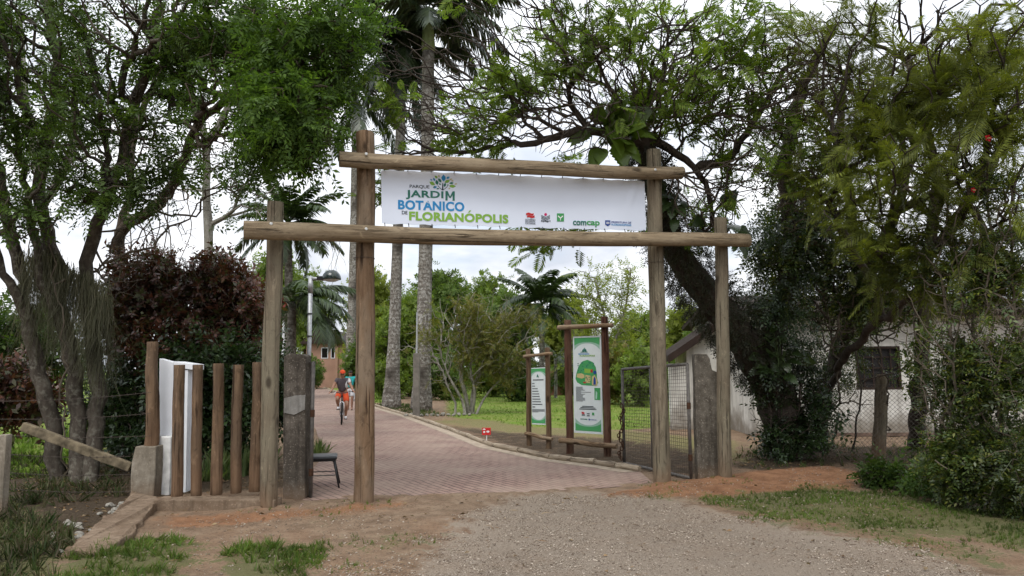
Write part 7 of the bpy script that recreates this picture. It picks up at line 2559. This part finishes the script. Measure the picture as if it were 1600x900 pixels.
# ---- big leaved climbers
def T_heart(lobes=False):
    """a broad heart shaped leaf, folded along its rib (rows of quads)"""
    t = np.array([0, 0.06, 0.2, 0.4, 0.6, 0.8, 0.93, 1.0])
    w = np.array([0.12, 0.30, 0.42, 0.44, 0.36, 0.22, 0.10, 0.01])
    if lobes:
        t = np.linspace(0, 1, 15)
        w = np.interp(t, [0, 0.1, 0.35, 0.7, 1], [0.15, 0.38, 0.42, 0.28, 0.02]) * np.where(np.arange(15) % 2 == 0, 1.0, 0.74)
    V, F = [], []
    for a, b in zip(t, w):
        z = -0.35 * a * a
        V += [(a - b * 0.25, b, z + 0.10 * b - 0.25 * b * b), (a, 0, z), (a - b * 0.25, -b, z + 0.10 * b - 0.25 * b * b)]
    for i in range(len(t) - 1):
        k = i * 3
        F += [[k, k + 1, k + 4, k + 3], [k + 1, k + 2, k + 5, k + 4]]
    return np.array(V, float), np.array(F)


def big_leaf_plant(name, label, c, n, size, rx, ry, rz, seed, mat, T):
    rg = np.random.default_rng(seed)
    c = Vector(c)
    root = thing(name, c - V3(0, 0, rz), label, 'plant')
    mb = MB()
    for i in range(n):
        u = unit(rg.normal(size=3)); u[1] = -abs(u[1])
        p = A3(c) + u * np.array([rx, ry, rz]) * rg.uniform(0.6, 1.0)
        d = u * np.array([1, 0.7, 0.8]) + np.array([0, -0.25, -0.25]) + rg.normal(0, 0.25, 3)
        up = np.array([0, -0.7, 0.7]) + rg.normal(0, 0.4, 3)
        s = size * rg.uniform(0.65, 1.1)
        V, F = inst(T[i % len(T)], p[None], d[None], up[None], np.array([s]))
        link('leaf', np_mesh('leaf', V, F), mat, root, True)
        m = c.lerp(Vector(p), 0.5) + V3(0, 0, 0.08)
        mb.tube([c - V3(0, 0, rz * 0.6), m, Vector(p)], 0.012, 5)
    mb.build('stalks', m_plain('leaf_stalk', (0.06, 0.09, 0.03), 0.6), root)
    return root


L_PHILO_D = m_leaf('leaf_pothos', [(0.022, 0.045, 0.014), (0.034, 0.064, 0.018), (0.05, 0.085, 0.022), (0.02, 0.04, 0.014)], 0.2, 0.3, 0.5, pscale=2)
HEART = [T_heart(), T_heart(True)]
big_leaf_plant('philodendron', 'big leaved philodendron perched on the limb above the banner', at(955, 212, yh - 3.25), 24, 0.48, 0.40, 0.25, 0.30, 451, L_PHILO, HEART)
big_leaf_plant('pothos', 'glossy broad leaved climber on the trunk beside the house door', at(1218, 560, yh - 1.0), 26, 0.25, 0.5, 0.25, 0.5, 452, L_PHILO_D, [HEART[0]])
big_leaf_plant('pothos', 'broad leaved climber on the trunk behind the right hand outer post', at(1130, 350, yh - 2.3), 14, 0.32, 0.4, 0.25, 0.40, 453, L_GLOSSY, [HEART[0]])
big_leaf_plant('pothos', 'broad leaved climber hanging just right of the tall grey gateway post', at(1052, 310, yh - 2.4), 10, 0.30, 0.22, 0.2, 0.40, 454, L_GLOSSY, HEART)

twig_tangle('dry_vines', 'pale bare stems climbing through the hibiscus thicket', [(1480, 520, 9.5, 70, 110, 0.4, 140), (1560, 480, 9.2, 60, 130, 0.4, 130), (1520, 330, 9.4, 80, 70, 0.5, 110), (1450, 640, 9.5, 40, 60, 0.3, 60)], [(rooted(1490, 775, [(1486, 650, 9.5), (1500, 500, 9.4), (1490, 360, 9.4)]), 0.016, 0.008), (rooted(1560, 785, [(1560, 650, 9.1), (1545, 480, 9.2), (1560, 330, 9.2)]), 0.016, 0.008)], B_LIANA, 434, r=0.004, wob=0.3, alpha=0.4)
# chain link fence with its wooden post
fp = gp(1372, 716)
clf = thing('chain_link_fence', fp, 'chain link fence with one mossy wooden post in front of the house', 'fence')
log('post', V3(fp.x, fp.y, -0.1), at(1378, 585, fp.y), 0.5 * 20 / F_PX * fp.y, 0.5 * 17 / F_PX * fp.y, W_POST_GREY, clf, 91, n=12, lumps=0.12)
fa, fb_ = at(1190, 716, fp.y + 0.9), at(1640, 716, fp.y - 1.6)
fa.z = fb_.z = 0
top_z = at(1372, 602, fp.y).z
mb = MB()
fl_ = (fb_ - fa).length; fu = (fb_ - fa).normalized()
pit = 0.085
nn = int(fl_ / pit)
hz_ = int(top_z / (pit * 0.5))
for s in (1, -1):
    for i in range(-hz_, nn + hz_):
        x0_, x1_ = i * pit, i * pit + s * top_z
        z0_, z1_ = 0.0, top_z
        # clip to the panel
        def cl(x):
            return (x - x0_) / (x1_ - x0_) * top_z
        a_, b_ = (x0_, 0.0), (x1_, top_z)
        pts_ = []
        for (x, z) in (a_, b_):
            if x < 0: x, z = 0.0, cl(0.0)
            if x > fl_: x, z = fl_, cl(fl_)
            pts_.append((x, z))
        if pts_[0][1] < -1e-6 or pts_[1][1] < -1e-6 or pts_[0][1] > top_z + 1e-6 or pts_[1][1] > top_z + 1e-6:
            continue
        mb.tube([fa + fu * pts_[0][0] + V3(0, s * 0.003, pts_[0][1] + 0.02), fa + fu * pts_[1][0] + V3(0, s * 0.003, pts_[1][1] + 0.02)], 0.0034, 3, False)
mb.tube([fa + V3(0, 0, top_z + 0.02), fb_ + V3(0, 0, top_z + 0.02)], 0.004, 4)
mb.build('wire_mesh', m_plain('fence_wire', (0.16, 0.14, 0.12), 0.7, 0.2, 0.3), clf)

# ------------------------------------------------------------------ moss, lianas
def hair_veil(name, label, pts, n, L, rng, mat, sway=0.12, width=0.004):
    """strands of hanging moss: strips of quads"""
    pts = [A3(p) for p in pts]
    V, F = [], []
    for i in range(n):
        f = rng.random() * (len(pts) - 1)
        k = int(f)
        p = pts[k] * (1 - (f - k)) + pts[min(k + 1, len(pts) - 1)] * (f - k) + rng.normal(0, 0.07, 3)
        l = L * rng.uniform(0.3, 1.0)
        m = 6
        dx, dy = rng.normal(0, sway, 2)
        b = len(V)
        for j in range(m + 1):
            t = j / m
            q = p + np.array([dx * t * t + 0.03 * math.sin(t * 9 + i), dy * t * t, -l * t])
            a = i * 1.7
            w = np.array([math.cos(a), math.sin(a), 0]) * width * (1 - 0.6 * t)
            V += [q - w, q + w]
        for j in range(m):
            F.append([b + 2 * j, b + 2 * j + 1, b + 2 * j + 3, b + 2 * j + 2])
    o = link(name, np_mesh(name, np.array(V), np.array(F)), mat, None, origin=tuple(pts[0]))
    return tag(o, label, 'moss')


rng = np.random.default_rng(461)
hair_veil('hanging_moss', 'wide veil of grey moss hanging on the mossy left trunks', W_([(40, 400, yb - 0.3), (80, 400, yb - 0.2), (115, 430, yb - 0.15), (150, 440, yb - 0.1), (165, 480, yb - 0.2)]), 1700, 1.7, rng, L_MOSS, 0.18, 0.004)
hair_veil('hanging_moss', 'thin strand of moss hanging from the bough left of the tall brown post', W_([(505, 178, 9.9), (508, 188, 9.9)]), 60, 0.95, rng, L_MOSS, 0.04, 0.005)
hair_veil('hanging_moss', 'wisp of moss hanging in front of the street lamp', W_([(524, 372, 13), (528, 380, 13)]), 12, 0.9, rng, L_MOSS, 0.10, 0.004)
rg = random.Random(12)
LV = ['liana hanging beside the leaning bough, nearest the copper bush', 'long looping liana in front of the copper bush', 'thin liana between the two dark trunks', 'liana drooping beside the rough fence post', 'pale liana hanging down the mossy trunk', 'liana at the middle of the copper bush', 'twisted liana just left of the slender forked tree', 'short liana under the leaning bough']
for i, (x0_, y0_, x1_, y1_) in enumerate(((262, 300, 232, 520), (228, 330, 208, 560), (200, 330, 190, 600), (245, 310, 255, 560), (55, 300, 48, 470), (236, 318, 222, 470), (310, 210, 285, 420), (215, 345, 214, 530))):
    Y0 = yc - 0.5 + rg.uniform(-0.3, 0.2)
    pts = []
    for k in range(13):
        t = k / 12
        pts.append(at(x0_ + (x1_ - x0_) * t + 7 * math.sin(t * (5 + i)) + (18 * math.sin(t * 3.14) if i % 2 else 0), y0_ + (y1_ - y0_) * t, Y0 + 0.08 * math.sin(t * 6 + i)))
    o = MB().tube(pts, [0.012 - 0.006 * k / 12 for k in range(13)], 6).build('liana', B_LIANA, None, True, origin=pts[0])
    tag(o, LV[i], 'liana', 'lianas hanging from the left trees')

# ------------------------------------------------------------------ striped border grass behind the pales
pl_i = 0
VL = ['clump of striped border grass behind the gap left of the last pale', 'clump of striped border grass behind the middle pale', 'clump of striped border grass between the first two pales', 'tall clump of striped border grass behind the fourth pale', 'clump of striped border grass beside the shorter left gateway post', 'low clump of striped border grass by the stool']
for i, (px, py, s) in enumerate(((385, 742, 0.5), (348, 748, 0.48), (320, 752, 0.4), (372, 715, 0.55), (404, 735, 0.5), (496, 708, 0.28))):
    g0 = gp(px, py)
    k = 26
    rg2 = np.random.default_rng(470 + i)
    pos = A3(g0) + np.column_stack([rg2.normal(0, 0.16, k), rg2.normal(0, 0.16, k), np.zeros(k)])
    d = np.column_stack([rg2.normal(0, 0.35, k), rg2.normal(0, 0.35, k), np.ones(k)])
    w = rg2.integers(0, 4, k)
    V, F = merge([inst(GRASS[j], pos[w == j], d[w == j], rg2.normal(size=(int((w == j).sum()), 3)), s * (0.7 + 0.6 * rg2.random(int((w == j).sum())))) for j in range(4) if (w == j).any()])
    o = link('border_grass', np_mesh('border_grass', V, F), L_VARIEG, None, origin=(g0.x, g0.y, 0))
    tag(o, VL[i], 'plant', 'striped border grass clumps behind the pales')

# ------------------------------------------------------------------ grass, lawn, litter, gravel
def scatter(polys, dens, rng, soft_edge=0.3, keep=None):
    out = []
    for poly in polys:
        a = np.array(poly)
        lo, hi = a.min(0), a.max(0)
        lo = np.maximum(lo, [-14, 3.5]); hi = np.minimum(hi, [16, 60])
        n = int(np.prod(np.maximum(hi - lo, 0)) * dens)
        P = lo + rng.random((n, 2)) * (hi - lo)
        sd = poly_sd(P, poly)
        nz = vnoise(P[:, 0] * 2.1, P[:, 1] * 2.1, 7) * 0.6 + vnoise(P[:, 0] * 6, P[:, 1] * 6, 8) * 0.4
        ok = (sd + (nz - 0.5) * soft_edge * 2 > 0) & (rng.random(n) < np.clip(nz * 2.2 - 0.35, 0.05, 1))
        P = P[ok]
        P = P[poly_sd(P, path_poly) < -0.03]
        out.append(P)
    return np.concatenate(out)


def grass_obj(name, P, size, mat, rng, lean=0.35, T=GRASS):
    k = len(P)
    pos = np.column_stack([P, ground_z(P[:, 0], P[:, 1]) - 0.008])
    d = np.column_stack([rng.normal(0, lean, k), rng.normal(0, lean, k), np.ones(k)])
    sz = size * (0.5 + rng.random(k))
    w = rng.integers(0, len(T), k)
    V, F = merge([inst(T[j], pos[w == j], d[w == j], rng.normal(size=(int((w == j).sum()), 3)), sz[w == j]) for j in range(len(T))])
    return tag(link(name, np_mesh(name, V, F), mat), kind='stuff')


rng = np.random.default_rng(481)
L_GRASS_D = m_leaf('grass_blade_dull', [(0.03, 0.05, 0.014), (0.05, 0.075, 0.02), (0.09, 0.085, 0.045), (0.10, 0.08, 0.05)], 0.2, 0.7, 0.15)  # browner blades, also darkened in colour for the shaded ground at the left
twig_tangle('dry_vines', 'bare tangled twigs hanging between the leaning bough and the slender forked tree', [(330, 240, 13, 80, 70, 0.8, 150), (270, 330, 13, 60, 60, 0.6, 110), (390, 290, 13, 60, 50, 0.6, 80), (200, 400, 12.8, 50, 80, 0.5, 120), (60, 250, 11.8, 80, 120, 0.8, 140), (180, 120, 11.5, 110, 100, 0.8, 140)], [(rooted(196, 726, [(190, 600, yc - 0.2), (200, 400, yc - 0.3), (260, 300, yc - 0.6), (320, 190, yc - 1.2), (300, 100, yc - 1.4)]), 0.02, 0.01), (rooted(102, 752, [(98, 560, yb - 0.3), (80, 380, yb - 0.4), (70, 240, yb - 0.4)]), 0.018, 0.008)], B_LIANA, 433, r=0.0045, wob=0.35, alpha=0.2)
grass_obj('grass', scatter([GRASS_A[0]], 600, rng, 0.6), 0.05, L_GRASS, rng)
grass_obj('grass', scatter(GRASS_A[1:3], 300, rng, 0.4), 0.10, L_GRASS, rng, 0.7)
grass_obj('grass', scatter(GRASS_A[1:3], 700, rng, 0.6), 0.06, L_GRASS, rng, 0.7)
grass_obj('grass', scatter([GRASS_A[3]], 200, rng, 0.5), 0.17, L_GRASS_D, rng, 0.8)
grass_obj('grass', scatter(GRASS_B, 150, rng, 0.4), 0.045, L_GRASS, rng, 0.5)
feet = []
for q in POST_FEET:
    a_ = rng.random(26) * 6.283; r_ = 0.16 + 0.22 * rng.random(26)
    feet.append(np.column_stack([q[0] + r_ * np.cos(a_), q[1] + r_ * np.sin(a_)]))
grass_obj('weeds', np.concatenate(feet), 0.05, L_GRASS, rng, 0.7)  # tufts added round the post feet for contact darkening
grass_obj('lawn_grass', scatter([LAWN[0]], 34, rng, 0.3), 0.07, L_LAWN, rng)
grass_obj('lawn_grass', scatter([LAWN[1]], 50, rng, 0.3), 0.14, L_LAWN, rng)
grass_obj('lawn_grass', scatter([LAWN[2]], 10, rng, 0.3), 0.14, L_LAWN, rng)
grass_obj('undergrowth', scatter([LITTER[1]], 22, rng, 0.4), 0.12, L_GRASS_S, rng, 0.6)
under = wpoly([(-100, 720), (30, 715), (190, 735), (200, 775), (60, 800), (-150, 810)])
grass_obj('undergrowth', scatter([under], 60, rng, 0.5), 0.17, L_GRASS_D, rng, 0.8)
verge = wpoly([(560, 640), (600, 630), (640, 632), (690, 650), (650, 652), (610, 642)])
grass_obj('undergrowth', scatter([verge], 60, rng, 0.3), 0.14, L_GRASS_S, rng, 0.5)


def flat_bits(name, P, T, size, mat, rng, lift=0.012, tilt=0.35, mixed=0.0):
    k = len(P)
    pos = np.column_stack([P, ground_z(P[:, 0], P[:, 1]) + lift])
    a = rng.random(k) * 6.283
    d = np.column_stack([np.cos(a), np.sin(a), rng.normal(0, tilt * 0.5, k)])
    up = np.column_stack([rng.normal(0, tilt, k), rng.normal(0, tilt, k), np.ones(k)])
    V, F = inst(T, pos, d, up, size * (0.45 + rng.random(k) ** 4 * mixed + 0.7 * rng.random(k)))
    return tag(link(name, np_mesh(name, V, F), mat), kind='stuff')


LEAF1 = (np.array(quadleaf((0, 0, 0), (1, 0, 0), (0, 0, 1), 1.0, 0.5, 0.25, 0.1)), np.array([[0, 1, 2, 3]]))
litter = np.concatenate([scatter(LITTER, 60, rng, 0.5), scatter([wpoly([(200, 800), (560, 785), (1040, 765), (1330, 745), (1500, 800), (1600, 900), (100, 900)])], 5, rng, 0.4)])
flat_bits('leaf_litter', litter, LEAF1, 0.07, L_DEAD, rng)
STRAW = (np.array(quadleaf((0, 0, 0), (1, 0, 0), (0, 0, 1), 1.0, 0.09, 0.2, 0.0)), np.array([[0, 1, 2, 3]]))
straw = scatter([wpoly([(140, 800), (560, 785), (1040, 765), (1330, 735), (1500, 800), (1600, 900), (100, 905)])], 26, rng, 0.6)
flat_bits('dry_straw', straw, STRAW, 0.12, L_DEAD, rng)
# loose stones on the drive
bm = bmesh.new()
bmesh.ops.create_icosphere(bm, subdivisions=1, radius=0.5)
STV = np.array([v.co[:] for v in bm.verts]) * np.array([1, 0.8, 0.55])
STF = np.array([[l.index for l in f.verts] for f in bm.faces])
bm.free()
STV = STV * (1 + 0.22 * np.random.default_rng(3).normal(size=(len(STV), 1)))


def m_stone():
    t = NT('loose_stone')
    g = t.new('ShaderNodeNewGeometry')
    t.base(t.ramp(g.outputs['Random Per Island'], ((0.1, (0.15, 0.115, 0.088)), (0.5, (0.28, 0.228, 0.178)), (0.9, (0.41, 0.35, 0.285)))), 0.95, 0.1)
    return t.m


M_STONE = m_stone()
gpts = scatter([wpoly([(480, 905), (640, 860), (735, 800), (800, 776), (985, 772), (1110, 800), (1230, 822), (1600, 890), (1600, 960), (480, 960)])], 900, rng, 0.5)
gpts2 = scatter([wpoly([(200, 820), (420, 800), (640, 790), (640, 905), (120, 905)]), wpoly([(1000, 770), (1320, 735), (1500, 810), (1500, 850), (1100, 790)])], 170, rng, 0.5)
flat_bits('gravel', np.concatenate([gpts, gpts2]), (STV, STF), 0.014, M_STONE, rng, 0.004, 0.3, 1.3)
# rubble stones beside the concrete strip
M_RUB = m_plain('pale_rubble', (0.25, 0.235, 0.20), 0.95, 0.1, var=0.25, scale=6, bump=0.5)
rg = random.Random(21)
bm = bmesh.new()
bmesh.ops.create_icosphere(bm, subdivisions=2, radius=0.5)
stone_me = []
for j in range(3):
    b2 = bm.copy()
    from mathutils import noise as mn
    for v in b2.verts:
        v.co = Vector((v.co.x, v.co.y * 0.8, v.co.z * 0.6)) * (1 + 0.45 * mn.noise(v.co * 2.3 + Vector((j * 9, 0, 0))))
    me = bpy.data.meshes.new('stone')
    b2.to_mesh(me); b2.free()
    me.materials.append(M_RUB)
    stone_me.append(me)
bm.free()
for i in range(34):
    px = rg.uniform(78, 196); py = 858 - (px - 78) * 0.42 + rg.uniform(-26, 16)
    if i < 2:
        px, py = ((172, 793), (105, 818))[i]
    g0 = gp(px, py)
    o = bpy.data.objects.new('rubble_stone', stone_me[i % 3])
    COL.objects.link(o)
    s = rg.uniform(0.05, 0.12) if i > 1 else 0.13
    o.location = (g0.x, g0.y, gz(g0.x, g0.y) + s * 0.15)
    o.rotation_euler = (rg.uniform(-0.3, 0.3), rg.uniform(-0.3, 0.3), rg.uniform(0, 6.28))
    o.scale = (s, s * rg.uniform(0.7, 1.0), s * rg.uniform(0.7, 1.0))
    tag(o, 'pale rubble stone lying between the barbed wire and the concrete strip', 'stone', 'rubble stones beside the concrete strip')
# ring of stones round the olive tree
for i in range(13):
    px = 634 + i * 8.3; py = 651 - 0.35 * (i % 3) - (px - 634) * 0.018
    g0 = gp(px, py)
    o = bpy.data.objects.new('border_stone', stone_me[i % 3])
    COL.objects.link(o)
    s = rg.uniform(0.17, 0.27)
    o.location = (g0.x, g0.y, s * 0.2)
    o.rotation_euler = (0, 0, rg.uniform(0, 6.28))
    o.scale = (s, s * 0.8, s)
    tag(o, 'rough stone in the row edging the bed of the small olive tree', 'stone', 'stones edging the olive tree bed')
# dry sticks on the ground at the right
mb_st = ((1345, 690, 1378, 742, 'dry stick leaning by the mossy fence post'), (1352, 700, 1392, 752, 'second dry stick leaning beside the first by the mossy fence post'), (1300, 690, 1315, 728, 'short dry stick standing in the red soil'))
for i, (xa, ya, xb, yb_, lab) in enumerate(mb_st):
    b = gp(xb, yb_)
    a = at(xa, ya, b.y + 0.1)
    m = a.lerp(b, 0.5) + V3(0.03, 0, 0.02)
    tag(MB().tube([a, m, b], [0.006, 0.010, 0.012], 6).build('stick', B_LIANA, None, True, origin=b), lab, 'stick')
